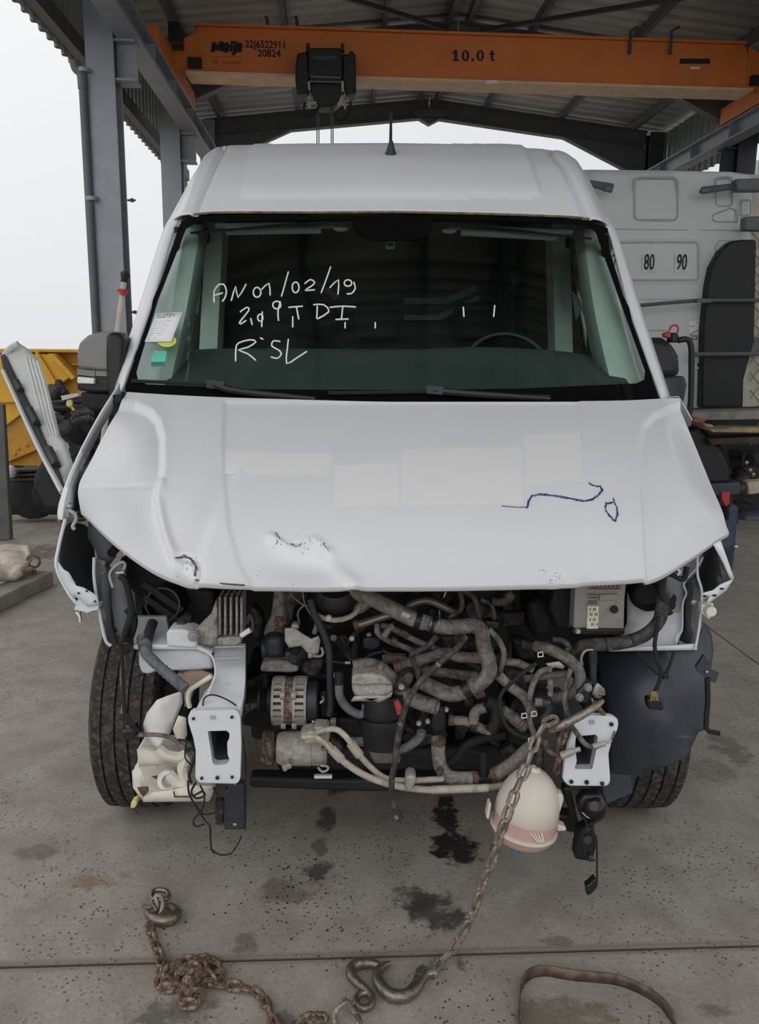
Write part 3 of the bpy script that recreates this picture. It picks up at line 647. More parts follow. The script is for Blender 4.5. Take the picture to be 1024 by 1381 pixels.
# ---- roof front and roof
rr = [[(225, 303, 3.62), (248, 290, 3.42), (300, 286.5, 3.37), (420, 286.5, 3.33), (530, 286, 3.32), (640, 288, 3.33), (760, 292, 3.37), (808, 297, 3.42), (830, 313, 3.62)],
      [(246, 264, 3.74), (264, 249, 3.58), (318, 244, 3.55), (425, 242, 3.53), (528, 241, 3.52), (630, 243, 3.53), (738, 248, 3.55), (788, 253, 3.58), (807, 269, 3.74)],
      [(264, 232, 3.98), (281, 214, 3.84), (328, 213, 3.81), (432, 211, 3.79), (525, 210.5, 3.78), (620, 212, 3.79), (725, 216, 3.81), (772, 219, 3.84), (790, 236, 3.98)],
      [(286, 205, 4.34), (303, 197, 4.25), (340, 196, 4.22), (435, 194, 4.20), (522, 193.5, 4.20), (615, 195.5, 4.20), (708, 200, 4.22), (750, 203, 4.25), (768, 212, 4.34)],
      [(340, 215, 5.6), (348, 211, 5.6), (375, 208, 5.6), (450, 207, 5.6), (520, 207, 5.6), (595, 209, 5.6), (670, 212, 5.6), (705, 217, 5.6), (712, 222, 5.6)]]
gl_ = [(303, 196), (290, 222), (274, 258), (262, 292)]; gr_ = [(741, 203), (760, 225), (779, 262), (793, 298)]
pl_ = [(341, 193), (333, 228), (325, 262), (322, 276)]; pr_ = [(706, 198), (717, 222), (726, 248), (731, 266)]
def roofdisp(x, y):
    e = 0
    for L_ in (gl_, gr_): e -= .030*math.exp(-(lined(L_, x, y)/3.6)**2)
    def xat(L_, y):
        for (a, b) in zip(L_, L_[1:]):
            if a[1] <= y <= b[1]: return a[0]+(b[0]-a[0])*(y-a[1])/(b[1]-a[1])
        return None
    xa, xb = xat(pl_, y), xat(pr_, y)
    if xa and xb: e += .014*sst(-3, 5, x-xa)*sst(-3, 5, xb-x)*sst(278, 255, y)
    return e
rn = net(rr, 230, 60)
vs = []
for r in rn:
    row = [P(*p) for p in r]
    vs.append([v+Vector((0, -.6, .8))*roofdisp(p[0], p[1]) if p[2] < 4.3 else v for v, p in zip(row, r)])
bk = [v+Vector((0, 2.9, 0)) for v in vs[-1]]
vs.append(bk)
MB().grid(vs).build('roof', 'white_paint', van, 'white raised roof panel', thick=.004)
# sealant bead above the glass
mb = MB(); mb.tube([P(*p)+Vector((0, -.004, .002)) for p in [(262, 290, 3.40), (300, 287.5, 3.37), (420, 287.5, 3.33), (530, 287, 3.32), (640, 289, 3.33), (760, 293, 3.37), (800, 297, 3.42)]], .0045, 6); mb.build('sealant_bead', 'sealer', van, 'dirty brown sealant bead')
# pillars
pil = {-1: [[(252, 283, 3.52), (240, 282, 3.60), (238, 284, 3.70)], [(239, 300, 3.50), (229, 300, 3.54), (225, 302, 3.64)], [(207, 405, 3.18), (196, 402, 3.22), (192, 402, 3.34)], [(164, 530, 2.90), (157, 524, 2.94), (154, 524, 3.1)]],
       1: [[(806, 291, 3.52), (815, 290, 3.60), (818, 292, 3.70)], [(819, 308, 3.50), (826, 308, 3.54), (830, 312, 3.64)], [(848, 415, 3.18), (859, 412, 3.22), (863, 412, 3.34)], [(894, 548, 2.90), (902, 540, 2.94), (905, 540, 3.1)]]}
for s in (-1, 1):
    rows = pil[s]
    # outer skin from roof corner down
    crn = [P(*p) for p in ((286, 205, 4.34), (264, 232, 3.98), (246, 264, 3.74), (225, 303, 3.62))] if s < 0 else [P(*p) for p in ((768, 212, 4.34), (790, 236, 3.98), (807, 269, 3.74), (830, 313, 3.62))]
    nn = net(rows, 6, 16)
    MB().grid([[P(*p) for p in r] for r in nn]).build('windshield_pillar', 'white_paint', van, thick=.006)
    # roof side edge, curving over to the body side
    side = [[c+Vector((s*o*.5, .0+o*2.0, -o*.9)) for o in (0, .02, .06)]+[Vector((XC+s*(.90), c.y+.35, c.z-.35))] for c in crn]
    side = [[P(340 if s < 0 else 712, 215 if s < 0 else 222, 5.6)]*1+[P(340 if s < 0 else 712, 215 if s < 0 else 222, 5.6)+Vector((s*o*.5, 0, -o*.9)) for o in (.02, .06)]+[Vector((XC+s*.93, 5.6, 2.15))]]+side
    MB().grid(side).build('roof_edge', 'white_paint', van, thick=.004)
    # body side: sill to roof, behind the door
    x = XC+s*.985
    prof = [(0, .35), (.012, .6), (.01, 1.0), (0, 1.45), (-.06, 1.9), (-.105, 2.3), (-.17, 2.5), (-.25, 2.54)]
    MB().grid([[Vector((x+s*a, y, h)) for a, h in prof] for y in (4.15, 5, 6.5, 8.5)]).build('body_side', 'white_paint', van, thick=.005)
    # door with window opening
    dr = thing  # (name kept short)
    low = MB(); low.grid([[Vector((x+s*a, y, h)) for a, h in ((0, .35), (.012, .6), (.01, 1.0), (-.005, 1.42))] for y in (3.02, 3.4, 3.8, 4.14)])
    door = low.build('door', 'white_paint', van, thick=.03)
    fr_ = MB()
    def dp(y, h): return Vector((x+s*(-.005-.115*(h-1.42)/.68), y, h))
    fr_.tube([dp(3.05, 1.42), dp(3.28, 1.70), dp(3.52, 1.98), dp(3.75, 2.10), dp(4.05, 2.10), dp(4.12, 1.9), dp(4.13, 1.42)], .035, 8, sub=3)
    fr_.build('window_frame', 'black_rubber', door)
    qn = MB(); qn.add([dp(3.08, 1.42), dp(3.28, 1.68), dp(3.53, 1.96), dp(3.76, 2.07), dp(4.05, 2.07), dp(4.11, 1.9), dp(4.12, 1.42)], [list(range(7))]); qn.build('side_window', 'side_glass', door, 'tinted side window')
    MB().tube([dp(3.33, 1.42), dp(3.33, 1.74)], .016, 8, sub=1).build('window_bar', 'black_rubber', door)
    ip = MB(); ip.tube([Vector((x-s*.06, 3.40, 1.0)), Vector((x-s*.13, 3.42, 2.08))], .014, 8, sub=1); ip.build('door_seal', 'black_rubber', van)
    ip = MB(); ip.tube([Vector((x-s*.07, 3.58, 1.0)), Vector((x-s*.15, 3.60, 2.10))], .012, 8, sub=1); ip.build('door_seal', 'black_rubber', van)
    # interior trims
    it = MB(); rows = []
    for t in [i/8 for i in range(9)]:
        a = P(*[pchip([0, .5, 1], [pil[s][k][0][q] for k in (1, 2, 3)], t) for q in range(3)])
        w_ = .085+.065*t
        rows.append([a+Vector((-s*.006, .025, 0)), a+Vector((-s*w_*.6, .032, 0)), a+Vector((-s*w_, .05, 0)), a+Vector((-s*(w_+.02), .12+.04*t, 0))])
    it.grid(rows); it.build('pillar_trim', 'trim_light', van, 'pale grey inner pillar trim', thick=.004)
    bp_ = MB(); bp_.prism([Vector((x-s*.03, 3.98, .9)), Vector((x-s*.12, 3.98, .9)), Vector((x-s*.22, 3.98, 2.2)), Vector((x-s*.14, 3.98, 2.2))], (0, .16, 0)); bp_.build('door_post', 'trim_light', van, 'pale grey door post trim')
# rear doors and underbody
mb = MB(); mb.box((XC-.98, 8.45, .4), (XC+.98, 8.5, 2.52)); mb.build('rear_doors', 'white_paint', van)
mb = MB(); mb.box((XC-.9, 3.2, .32), (XC+.9, 8.4, .45)); mb.build('underbody', 'engine_dark', van)
# ---- cab interior
mb = MB(); mb.box((XC-.90, 4.22, .45), (XC+.90, 4.26, 2.50)); mb.build('bulkhead', 'bulkhead', van, 'dark cab bulkhead')
br = MB()
for q in ([(545, 402), (600, 402), (640, 385), (648, 392), (604, 410), (545, 410)], [(545, 425), (590, 425), (645, 398), (648, 404), (594, 432), (545, 432)], [(415, 375), (430, 380), (460, 400), (452, 405)], [(690, 365), (700, 365), (700, 385), (690, 385)]): br.pprism(q, 4.19, .03)
br.build('bulkhead_rib', 'bulkhead_rib', van)
hl = MB(); hl.grid([[Vector((XC+u*.80, y, 2.10+(y-3.36)*.16-.05*u*u)) for u in (-1, -.5, 0, .5, 1)] for y in (3.40, 3.7, 4.22)]); hl.build('headliner', 'bulkhead', van, thick=.01)
for (a, b) in (((350/1, 306), (457, 306)), ((640, 309), (756, 317))):
    x0, x1 = (305, 433) if a[0] < 500 else (622, 752)
    mb = MB(); y0 = 309 if a[0] < 500 else 310; y1 = 309 if a[0] < 500 else 319
    mb.tube([P(x0, y0+2, 3.46), P(x1, y1, 3.46)], .018, 10, sub=1); mb.tube([P(x0-14, y0-4, 3.50), P(x1+20, y1-5, 3.50)], .012, 8, sub=1); v = mb.build('sun_visor', 'trim_light', van, 'pale sun visor folded up')
mb = MB(); mb.ball(P(460, 308, 3.44), (.032, .02, .013), 12); mb.ball(P(606, 311, 3.44), (.032, .02, .013), 12); mb.build('visor_pivot', 'trim_light', van)
mb = MB(); mb.pprism([(472, 290), (588, 291), (580, 318), (555, 326), (505, 326), (482, 318)], 3.42, .18); mb.build('roof_console', 'bulkhead', van, bevel=.01)
# dashboard
dn = [[(226, 512, 2.98), (300, 518, 2.92), (420, 522, 2.88), (540, 523, 2.87), (660, 522, 2.88), (780, 518, 2.92), (846, 513, 2.98)],
      [(237, 490, 3.12), (305, 492, 3.10), (420, 494, 3.08), (540, 495, 3.08), (660, 495, 3.08), (780, 494, 3.10), (832, 498, 3.12)],
      [(246, 474, 3.26), (305, 471, 3.26), (420, 470, 3.28), (540, 471, 3.30), (650, 468, 3.28), (770, 477, 3.26), (814, 482, 3.26)],
      [(252, 472, 3.40), (305, 470, 3.42), (420, 470, 3.42), (540, 471, 3.42), (650, 468, 3.40), (760, 474, 3.40), (806, 481, 3.40)]]
dd = [[P(*p) for p in r] for r in net(dn, 40, 16)]
dd = [[v+Vector((0, -.12, -.05)) for v in dd[0]]]+dd+[[v+Vector((0, .03, -.25)) for v in dd[-1]]]
dash = MB().grid(dd).build('dashboard', 'dash', van, 'dark dashboard top')
mb = MB(); mb.pprism([(462, 474), (470, 474), (470, 488), (462, 488)], 3.22, .03); mb.pprism([(486, 474), (490, 474), (490, 489), (486, 489)], 3.22, .03); mb.build('dash_vent', 'black_plastic', dash)
mb = MB(); mb.pprism([(350, 471), (358, 471), (358, 488), (350, 488)], 3.22, .02); mb.build('dash_vent', 'black_plastic', dash)
c = P(683, 505, 3.50); sw = MB(); sw.tube([c+Vector((.19*cos(a), .19*sin(a)*.45, .19*sin(a)*.89)) for a in [2*pi*i/20 for i in range(20)]], .014, 8, sub=2, closed=True); sw.tube([c-Vector((.18, 0, 0)), c, c+Vector((.18, 0, 0))], .016, 8); sw.build('steering_wheel', 'black_plastic', van)
for x0, x1, nm in ((395, 450, 0), (470, 545, 0), (590, 700, 0)):
    mb = MB(); a = P(x0, 470, 3.95); b = P(x1, 470, 3.95); w = b.x-a.x
    mb.hexa([Vector((a.x, 3.85, .7)), Vector((b.x, 3.85, .7)), Vector((b.x, 3.98, 1.62)), Vector((a.x, 3.98, 1.62)), Vector((a.x, 4.0, .7)), Vector((b.x, 4.0, .7)), Vector((b.x-.03, 4.1, 1.62)), Vector((a.x+.03, 4.1, 1.62))]); 
    seat = mb.build('seat_backrest', 'seat_cloth', van, bevel=.04)
    mb = MB(); cx = (a.x+b.x)/2; mb.box((cx-.11, 4.0, 1.66), (cx+.11, 4.09, 1.84)); mb.build('headrest', 'seat_cloth', van, bevel=.035)
# ---- antenna
ant = MB(); a0 = P(527, 219, 3.75)
ant.lathe(a0, (0, -.25, 1), [(-.02, .034), (0, .034), (.02, .031), (.045, .020), (.075, .011), (.085, .008)], 16); antb = ant.build('antenna_base', 'black_plastic', van, 'black aerial foot')
MB().tube([P(527, 198, 3.75), P(527.5, 150, 3.70)], [.0075, .005], 8, sub=1).build('antenna_rod', 'black_rubber', antb, 'black aerial rod')
# ---- scuttle and wipers
mb = MB(); mb.grid([[P(x, y, d) for x, d in ((178, 2.84), (260, 2.77), (400, 2.71), (540, 2.695), (680, 2.71), (820, 2.77), (900, 2.84))] for y, dd_ in ((546, 0), (552, 0), (566, 0))]); mb.build('scuttle_panel', 'black_plastic', van, thick=.004)
def wiper(arm, bl, tail, nm):
    mb = MB(); ps = [surf_hit(bvW, x, y, .018) or P(x, y, 2.72) for x, y in bl]; mb.tube(ps, .0065, 6, sub=2); b_ = mb.build('wiper_blade', 'black_rubber', van)
    mb = MB(); ps = [surf_hit(bvW, x, y, .035) or P(x, y, 2.69) for x, y in arm]; mb.tube(ps, [.012]*(len(ps)-1)+[.009], 8, sub=2); mb.build('wiper_arm', 'black_plastic', b_)
    mb = MB(); q = arm[0]; mb.bar(surf_hit(bvW, q[0]-10, q[1]-1, .03), surf_hit(bvW, q[0]+14, q[1]+1, .04), .022, .03); mb.build('wiper_joint', 'navy_plastic', b_, bevel=.004)
wiper([(290, 519), (310, 526), (355, 532), (425, 538.5)], [(178, 514), (240, 516), (290, 519), (312, 522)], None, 'l')
wiper([(585, 526), (606, 529), (660, 533), (742, 538)], [(443, 530), (500, 529.5), (580, 528), (610, 530), (680, 533), (742, 535)], None, 'r')

# ---- hood
fy = [0, .145, .35, .635, 1]; fd = [0, .256, .538, .795, 1]
cow = [(172, 529, 2.80), (203, 531, 2.77), (238, 533, 2.74), (305, 536, 2.71), (540, 541, 2.68), (775, 541, 2.71), (845, 540, 2.74), (886, 538, 2.77), (916, 537, 2.80)]
fro = [(109, 686, 2.14), (160, 735, 2.03), (235, 779, 1.94), (310, 788, 1.905), (545, 789.5, 1.89), (800, 784, 1.905), (873, 779, 1.93), (937, 747, 2.03), (984, 712, 2.14)]
edge = {0: [(172, 529, 2.80), (150, 562, 2.62), (126, 607, 2.44), (103, 655, 2.24), (109, 686, 2.14)], 8: [(916, 537, 2.80), (939, 590, 2.62), (962, 645, 2.42), (981, 692, 2.22), (984, 712, 2.14)]}
hr = []
for k in range(5):
    row = []
    for c in range(9):
        if c in edge: row.append(edge[c][k])
        else:
            a, b = cow[c], fro[c]; row.append((a[0]+(b[0]-a[0])*fy[k], a[1]+(b[1]-a[1])*fy[k], a[2]+(b[2]-a[2])*fd[k]))
    hr.append(row)
NU, NV = 300, 110
hn = net(hr, NU, NV)
plR = [(930, 540), (900, 550), (882, 558), (868, 573), (862, 600), (866, 660), (873, 790), (1100, 790), (1100, 540)]
plL = [(150, 541), (182, 543), (204, 552), (216, 566), (222, 590), (222, 620), (217, 690), (238, 790), (0, 790), (0, 541)]
pan = [(303, 541), (301, 590), (302, 650), (308, 710), (322, 760), (345, 800), (770, 800), (794, 775), (791, 690), (786, 600), (781, 541)]
cr1 = [(216, 650), (212, 668), (216, 690), (224, 722), (236, 752)]
cr2 = [(238, 752), (255, 751), (265, 762), (262, 780)]
cr3 = [(375, 722), (392, 733), (420, 728), (436, 740)]
def hdisp(x, y):
    e = 0
    e -= .014*sst(-3.5, 6, sdpoly(plR, x, y))
    e -= .015*sst(-4, 10, sdpoly(plL, x, y))*(1-.75*sst(650, 700, y))
    e -= .006*sst(-2.5, 3, sdpoly(pan, x, y))
    e += .014*math.exp(-(lined(cr1, x, y)/6)**2) - .016*math.exp(-(((x-196)/26)**2+((y-690)/36)**2))
    e -= .0025*math.exp(-(lined([(100, 652), (160, 652), (214, 648)], x, y)/3)**2)
    e += .010*math.exp(-(((x-165)/45)**2+((y-610)/50)**2))
    # crumpled nose
    e -= .030*math.exp(-(((x-252)/17)**2+((y-772)/15)**2)) + .016*math.exp(-(lined(cr2, x, y)/3.5)**2)
    e -= .024*math.exp(-(((x-410)/52)**2+((y-757)/22)**2))
    e += .013*math.exp(-(lined([(366, 722), (395, 736), (425, 726), (440, 742)], x, y)/5)**2) - .010*math.exp(-(lined(cr3, x, y)/3)**2)
    e += .010*math.exp(-(lined([(440, 742), (458, 768), (478, 786)], x, y)/9)**2)
    e -= .010*math.exp(-(lined([(305, 640), (280, 690), (262, 740)], x, y)/14)**2)
    e -= .006*math.exp(-(((x-748)/9)**2+((y-778)/9)**2))
    e += .004*mnoise.noise(Vector((x/60, y/50, 3)))*sst(620, 760, y)*sst(520, 300, x)
    return e
hv = []
for r in hn:
    hv.append([P(*p) for p in r])
hv2 = []
for i in range(NV+1):
    row = []
    for j in range(NU+1):
        a = hv[max(i-1, 0)][j]; b = hv[min(i+1, NV)][j]; c = hv[i][max(j-1, 0)]; d = hv[i][min(j+1, NU)]
        n = (d-c).cross(a-b).normalized()
        if n.z < 0: n = -n
        row.append(hv[i][j]+n*hdisp(hn[i][j][0], hn[i][j][1]))
    hv2.append(row)
lip = [[v+Vector((0, .004, -.012)) for v in hv2[-1]], [v+Vector((0, .02, -.018)) for v in hv2[-1]], [v+Vector((0, .07, -.01)) for v in hv2[-1]]]
hm = MB().grid(hv2+lip)
bvH = BVHTree.FromPolygons([tuple(v) for v in hm.v], hm.f)
hood = hm.build('hood', 'white_paint', van, 'white buckled hood with blue scribble and torn front lip', smooth=60)
for q in ([(708, 587), (783, 583), (788, 651), (708, 654)], [(541, 606), (706, 603), (706, 680), (541, 683)], [(450, 628), (539, 625), (539, 682), (450, 684)], [(304, 608), (448, 612), (448, 640), (304, 640)]):
    mb = decal(bvH, q, .0006, 10)
    if mb: mb.build('decal_residue', 'decal_residue', hood)
mb = MB()
blue = [[(677, 682.5), (700, 684), (712, 684), (713, 675), (718, 669), (730, 666.5), (750, 669), (772, 673), (788, 676), (800, 673), (808, 667), (813, 661), (810, 656), (800, 654), (793, 650)], [(828, 672), (829, 677), (818, 679), (816, 686), (822, 696), (830, 703), (833, 694), (832, 684), (828, 677)]]
for k, b in enumerate(blue):
    for t in range(5):
        pts = []
        for i in range(len(b)-1):
            for s in (0, .33, .66):
                pts.append((b[i][0]*(1-s)+b[i+1][0]*s+random.uniform(-1.4, 1.4)*(0 if (k == 0 and i < 2) else 1), b[i][1]*(1-s)+b[i+1][1]*s+random.uniform(-1.6, 1.6)*(0.2 if (k == 0 and i < 2) else 1)))
        stroke(mb, bvH, pts, .0009, 1, .0015)
mb.build('pen_scribble', 'marker_blue', hood, 'blue pen scribble')
mat('crack_dirt', (.10, .085, .065), .9, 0, .5, 40)
mb = MB()
for L_, r in ((cr2, .004), ([(246, 749), (252, 750)], .003), ([(436, 733), (445, 744)], .0022), ([(392, 733), (400, 737), (410, 732)], .0012), ([(372, 718), (377, 726), (371, 735)], .0012), ([(428, 728), (438, 735)], .0016)): 
    for t in range(3):
        stroke(mb, bvH, [(x+random.uniform(-1.6, 1.6), y+random.uniform(-1.6, 1.6)) for a_, b_ in zip(L_, L_[1:]) for x, y in [(a_[0]+(b_[0]-a_[0])*q/5, a_[1]+(b_[1]-a_[1])*q/5) for q in range(5)]], r*.38*random.uniform(.6, 1.2), 1, .0004)
for k in range(90):
    cx, cy, sx_, sy_ = random.choice([(392, 730, 16, 7), (748, 772, 9, 9), (748, 778, 9, 4), (255, 760, 8, 10), (375, 780, 40, 5), (404, 734, 22, 6), (252, 765, 10, 8)])
    x = random.gauss(cx, sx_); y = random.gauss(cy, sy_); h = surf_hit(bvH, x, y, .0005)
    if h is not None: mb.ball(h, random.uniform(.0005, .0016), 6)
mb.build('chipped_paint', 'crack_dirt', hood, 'dirty cracks and chips', kind='stuff')
mb = MB(); stroke(mb, bvH, [(264, 782), (300, 787), (330, 789)], .0022, 2, .001); mb.build('lip_rust', 'rust_clamp', hood)

# ---- fenders
fo = [(159, 516), (150, 532), (137, 550), (105, 608), (81, 666), (75, 694), (79, 702)]
fi = [(166, 531), (155, 549), (141, 570), (114, 625), (101, 656), (99, 680), (92, 702)]
fdp = [2.82, 2.74, 2.66, 2.46, 2.28, 2.20, 2.18]
rows = []
for a, b, d in zip(fo, fi, fdp):
    rows.append([P(a[0]+4, a[1]+6, d+.10), P(a[0], a[1], d+.02), P(a[0]+3, a[1]-1, d), P(a[0]*.55+b[0]*.45, a[1]*.5+b[1]*.5, d), P(a[0]*.42+b[0]*.58, a[1]*.4+b[1]*.6+1, d+.015), P(b[0], b[1]+1, d+.03)])
fm = MB().grid(rows); fenL = fm.build('fender', 'white_paint', van, 'bent white fender remains on the left of the photo', thick=.003, sub=1)
MB().grid([[r[4]+Vector((0, 0, .003)), r[5]+Vector((0, 0, .003))] for r in rows[1:]]).build('fender_channel', 'grey_primer', fenL, 'grey bolt channel', thick=.002)
fo2 = [(88, 700, 2.18), (79, 738, 2.17), (76, 764, 2.16), (88, 792, 2.16), (102, 812, 2.16), (118, 826, 2.18)]
fi2 = [(125, 708, 2.5), (128, 738, 2.55), (132, 766, 2.55), (134, 790, 2.5), (132, 812, 2.42), (128, 826, 2.3)]
rows = [[P(*a), P(a[0]*.6+b[0]*.4, a[1]*.6+b[1]*.4, a[2]*.6+b[2]*.4), P(*b)] for a, b in zip(fo2, fi2)]
MB().grid(rows).build('fender_inner', 'dark_primer_shade', fenL, 'dark inner face of the torn fender', thick=.003, sub=1)  # inner face coloured dark, shade put into the material
MB().tube([P(*a) for a in fo2], rp(2.4, 2.17), 6).build('fender_edge', 'white_paint', fenL)
sheet_mb([(78, 757), (86, 768), (93, 772), (103, 790), (112, 792), (131, 803), (134, 816), (118, 818), (112, 812), (104, 806), (98, 805), (88, 792), (80, 774)], 2.155, 1).build('fender_tip', 'white_panel', fenL, 'chipped white fender tip', thick=.003)
for x, y in ((103, 785), (117, 797), (106, 800), (128, 811)): MB().ball(P(x, y, 2.15), (.004, .003, .003), 8).build('bolt_hole', 'ink', fenL)
mb = MB(); mb.pprism([(106, 806), (118, 817), (134, 815), (132, 822), (118, 826), (110, 824), (100, 822)], 2.16, .03); mb.pprism([(108, 824), (105, 832), (110, 838), (104, 830)], 2.16, .004); mb.tube([P(103, 826, 2.16), P(107, 831, 2.15), P(108, 839, 2.15)], rp(1.6, 2.15), 6); mb.build('torn_clip', 'white_panel', fenL)
mb = MB(); mb.grid([[P(a[0], a[1], a[2]+.01)+Vector((0, 0, -.03)), P(b[0]+6, b[1], b[2])+Vector((0, .03, -.03))] for a, b in zip([(166, 531, 2.84), (141, 570, 2.68), (114, 625, 2.48), (101, 656, 2.30), (99, 684, 2.22)], [(172, 529, 2.80), (150, 562, 2.62), (126, 607, 2.44), (103, 655, 2.24), (109, 686, 2.14)])]); mb.build('gap_shade_strip', 'engine_dark', van)  # added dark strip closing the fender gap, stands in for shade
# hinge bracket on the left
mb = MB(); mb.tube([P(*p, 2.16) for p in [(92, 688), (100, 692), (103, 700), (98, 710), (101, 714)]], rp(2.4, 2.16), 8); mb.build('fender_bracket', 'grey_primer', fenL)
mb = MB()
for y in (692, 697, 702): mb.tube([P(102, y, 2.18), P(114, y-1, 2.24)], rp(2.2, 2.18), 6, sub=1)
mb.ball(P(94, 683, 2.17), .011, 10); mb.build('bracket_bolt', 'steel_clamp', fenL)
# front structure behind the left fender
sheet_mb([(120, 703), (140, 712), (160, 735), (156, 752), (146, 764), (134, 760), (129, 742), (118, 724)], 2.26, 1).build('hinge_plate', 'dark_primer_shade', van, thick=.004)
MB().tube([P(158, 738, 2.22), P(150, 746, 2.24)], rp(6, 2.2), 12, sub=1).build('hinge_pin', 'black_plastic', van)
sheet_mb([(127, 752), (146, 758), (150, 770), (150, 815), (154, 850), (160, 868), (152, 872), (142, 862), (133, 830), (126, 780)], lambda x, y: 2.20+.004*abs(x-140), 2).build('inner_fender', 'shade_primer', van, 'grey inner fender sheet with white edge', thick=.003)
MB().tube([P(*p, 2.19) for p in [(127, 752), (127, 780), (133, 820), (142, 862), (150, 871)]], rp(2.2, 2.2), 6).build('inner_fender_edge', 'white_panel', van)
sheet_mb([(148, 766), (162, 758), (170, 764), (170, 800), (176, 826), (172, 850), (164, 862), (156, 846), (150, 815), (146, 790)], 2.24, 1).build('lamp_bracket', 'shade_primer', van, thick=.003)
mb = MB(); mb.tube([P(*p, 2.16) for p in [(152, 792), (148, 775), (155, 764), (165, 758), (169, 762), (166, 770)]], rp(2, 2.16), 8); mb.build('latch_hook', 'grey_primer', van, 'grey bent latch hook')
mb = MB(); mb.tube([P(157, 773, 2.15), P(168, 772, 2.15)], rp(3, 2.15), 8, sub=1); mb.build('latch_bolt', 'steel_clamp', van)
# ---- right fender
fo = [(918, 537), (930, 556), (958, 610), (985, 668), (992, 706)]
fi = [(913, 541), (925, 566), (950, 615), (974, 668), (980, 690)]
rows = [[P(b[0]-6, b[1]+3, d+.08), P(b[0], b[1], d+.05), P(a[0]*.6+b[0]*.4, a[1]-1, d+.035), P(a[0], a[1]+1, d+.02)] for a, b, d in zip([(903, 536), (917, 535.5), (927, 552), (934, 566)], [(898, 542), (912, 541), (921, 560), (931, 574)], (2.90, 2.86, 2.78, 2.72))]
fenR = MB().grid(rows).build('fender', 'white_paint', van, 'bent white fender remains on the right of the photo', thick=.003)
# outer fender strip
mb = MB(); mb.grid([[P(961, 735, 2.10), P(970, 731, 2.2), P(930, 735, 2.60)], [P(976, 760, 2.09), P(982, 757, 2.2), P(938, 760, 2.60)], [P(989, 781, 2.08), P(990, 779, 2.2), P(942, 782, 2.58)]]); 
sheet_mb([(962, 734), (972, 729), (990, 779), (986, 783), (976, 760)], 2.10, 1).build('fender_edge', 'white_paint', fenR, thick=.004)
sheet_mb([(941, 748), (962, 734), (988, 782), (972, 786), (962, 796), (948, 800), (941, 775)], lambda x, y: 2.12+max(0, (972-x))*.011, 2).build('fender_inner', 'dark_primer_shade', fenR, 'dark inner face of the fender', thick=.003)
sheet_mb([(989, 781), (972, 788), (962, 796), (947, 800), (950, 808), (958, 802), (952, 816), (966, 806), (980, 796)], 2.09, 1).build('fender_tip', 'white_panel', fenR, thick=.003)
for x, y in ((951, 804), (964, 803), (974, 794)): MB().ball(P(x, y, 2.085), (.007, .004, .003), 8).build('bolt_hole', 'ink', fenR)
mb = MB(); mb.lathe(P(956, 822, 2.12), (0, -1, 0), [(0, .0), (0, .016), (.02, .014), (.02, 0)], 14); mb.pprism([(946, 815), (962, 813), (964, 822), (957, 835), (946, 826)], 2.12, .02); mb.build('fender_clip', 'cream_plastic', fenR)
# headlamp support panel on the right: pressed sheets
sheet_mb([(846, 800), (872, 792), (905, 770), (920, 800), (921, 850), (912, 872), (905, 874), (820, 876), (838, 858), (846, 840)], lambda x, y: 2.30-.0008*(x-840)-.0006*(y-800), 2).build('headlamp_panel', 'white_panel', van, 'white headlamp support panel', thick=.004)
sheet_mb([(893, 770), (915, 752), (940, 742), (950, 750), (945, 764), (924, 792), (922, 822), (921, 846), (912, 862), (902, 850), (898, 800)], lambda x, y: 2.22+.0008*abs(x-920), 2).build('inner_fender', 'grey_primer', van, 'grey-white inner fender sheet', thick=.004)
sheet_mb([(925, 790), (940, 778), (946, 800), (944, 840), (938, 872), (926, 868), (914, 862), (921, 848), (922, 820)], lambda x, y: 2.16+.006*abs(x-934), 2).build('fender_brace', 'dark_primer_shade', van, 'shaded brace channel', thick=.003)
MB().tube([P(*p, 2.15) for p in [(941, 748), (941, 775), (947, 800), (944, 840), (938, 876)]], rp(1.8, 2.15), 6).build('brace_edge', 'white_panel', van)
MB().tube([P(*p, 2.19) for p in [(948, 752), (940, 766), (923, 786), (926, 800), (921, 815), (920, 850), (912, 858), (913, 874)]], rp(1.5, 2.15), 6).build('inner_edge', 'white_panel', van)
sheet_mb([(822, 874), (912, 870), (938, 868), (940, 876), (822, 878)], 2.16, 1).build('panel_lip', 'white_panel', van, thick=.006)
for x, y in ((909, 808), (908, 816), (904, 812)): MB().ball(P(x, y, 2.2), (.008, .004, .014), 8).build('panel_hole', 'ink', van)
MB().ball(P(935, 812, 2.14), .010, 10).build('panel_rivet', 'steel_clamp', van)

# ---- mirror on the left
MBm = MB(); 
mirror_pts = [(106, 462), (118, 452), (140, 446), (156, 447), (162, 455), (163, 470), (163, 500), (146, 502), (104, 497), (103, 475)]
mr = MBm.pprism(mirror_pts, 3.02, .14).build('mirror_housing', 'mirror_grey', van, 'grey door mirror housing', bevel=.03)
MB().pprism([(143, 449), (158, 448), (166, 456), (166, 520), (150, 555), (145, 530), (142, 500), (142, 470)], 3.0, .12).build('mirror_shell', 'black_plastic', mr, 'black rear part of the mirror', bevel=.015)
MB().pprism([(103, 499), (146, 503), (160, 503), (160, 530), (120, 529), (103, 526)], 3.03, .13).build('lower_housing', 'black_plastic', mr, bevel=.01)
MB().pprism([(104, 498), (128, 500), (128, 508), (104, 505)], 3.015, .03).build('indicator_frame', 'mirror_grey', mr)
MB().pprism([(104, 508), (127, 510), (127, 518), (104, 517)], 3.01, .03).build('indicator_lens', 'lens', mr, 'clear indicator lens', bevel=.004)
MB().pprism([(129, 500), (160, 502), (160, 508), (129, 507)], 3.015, .03).build('housing_strip', 'mirror_grey', mr)
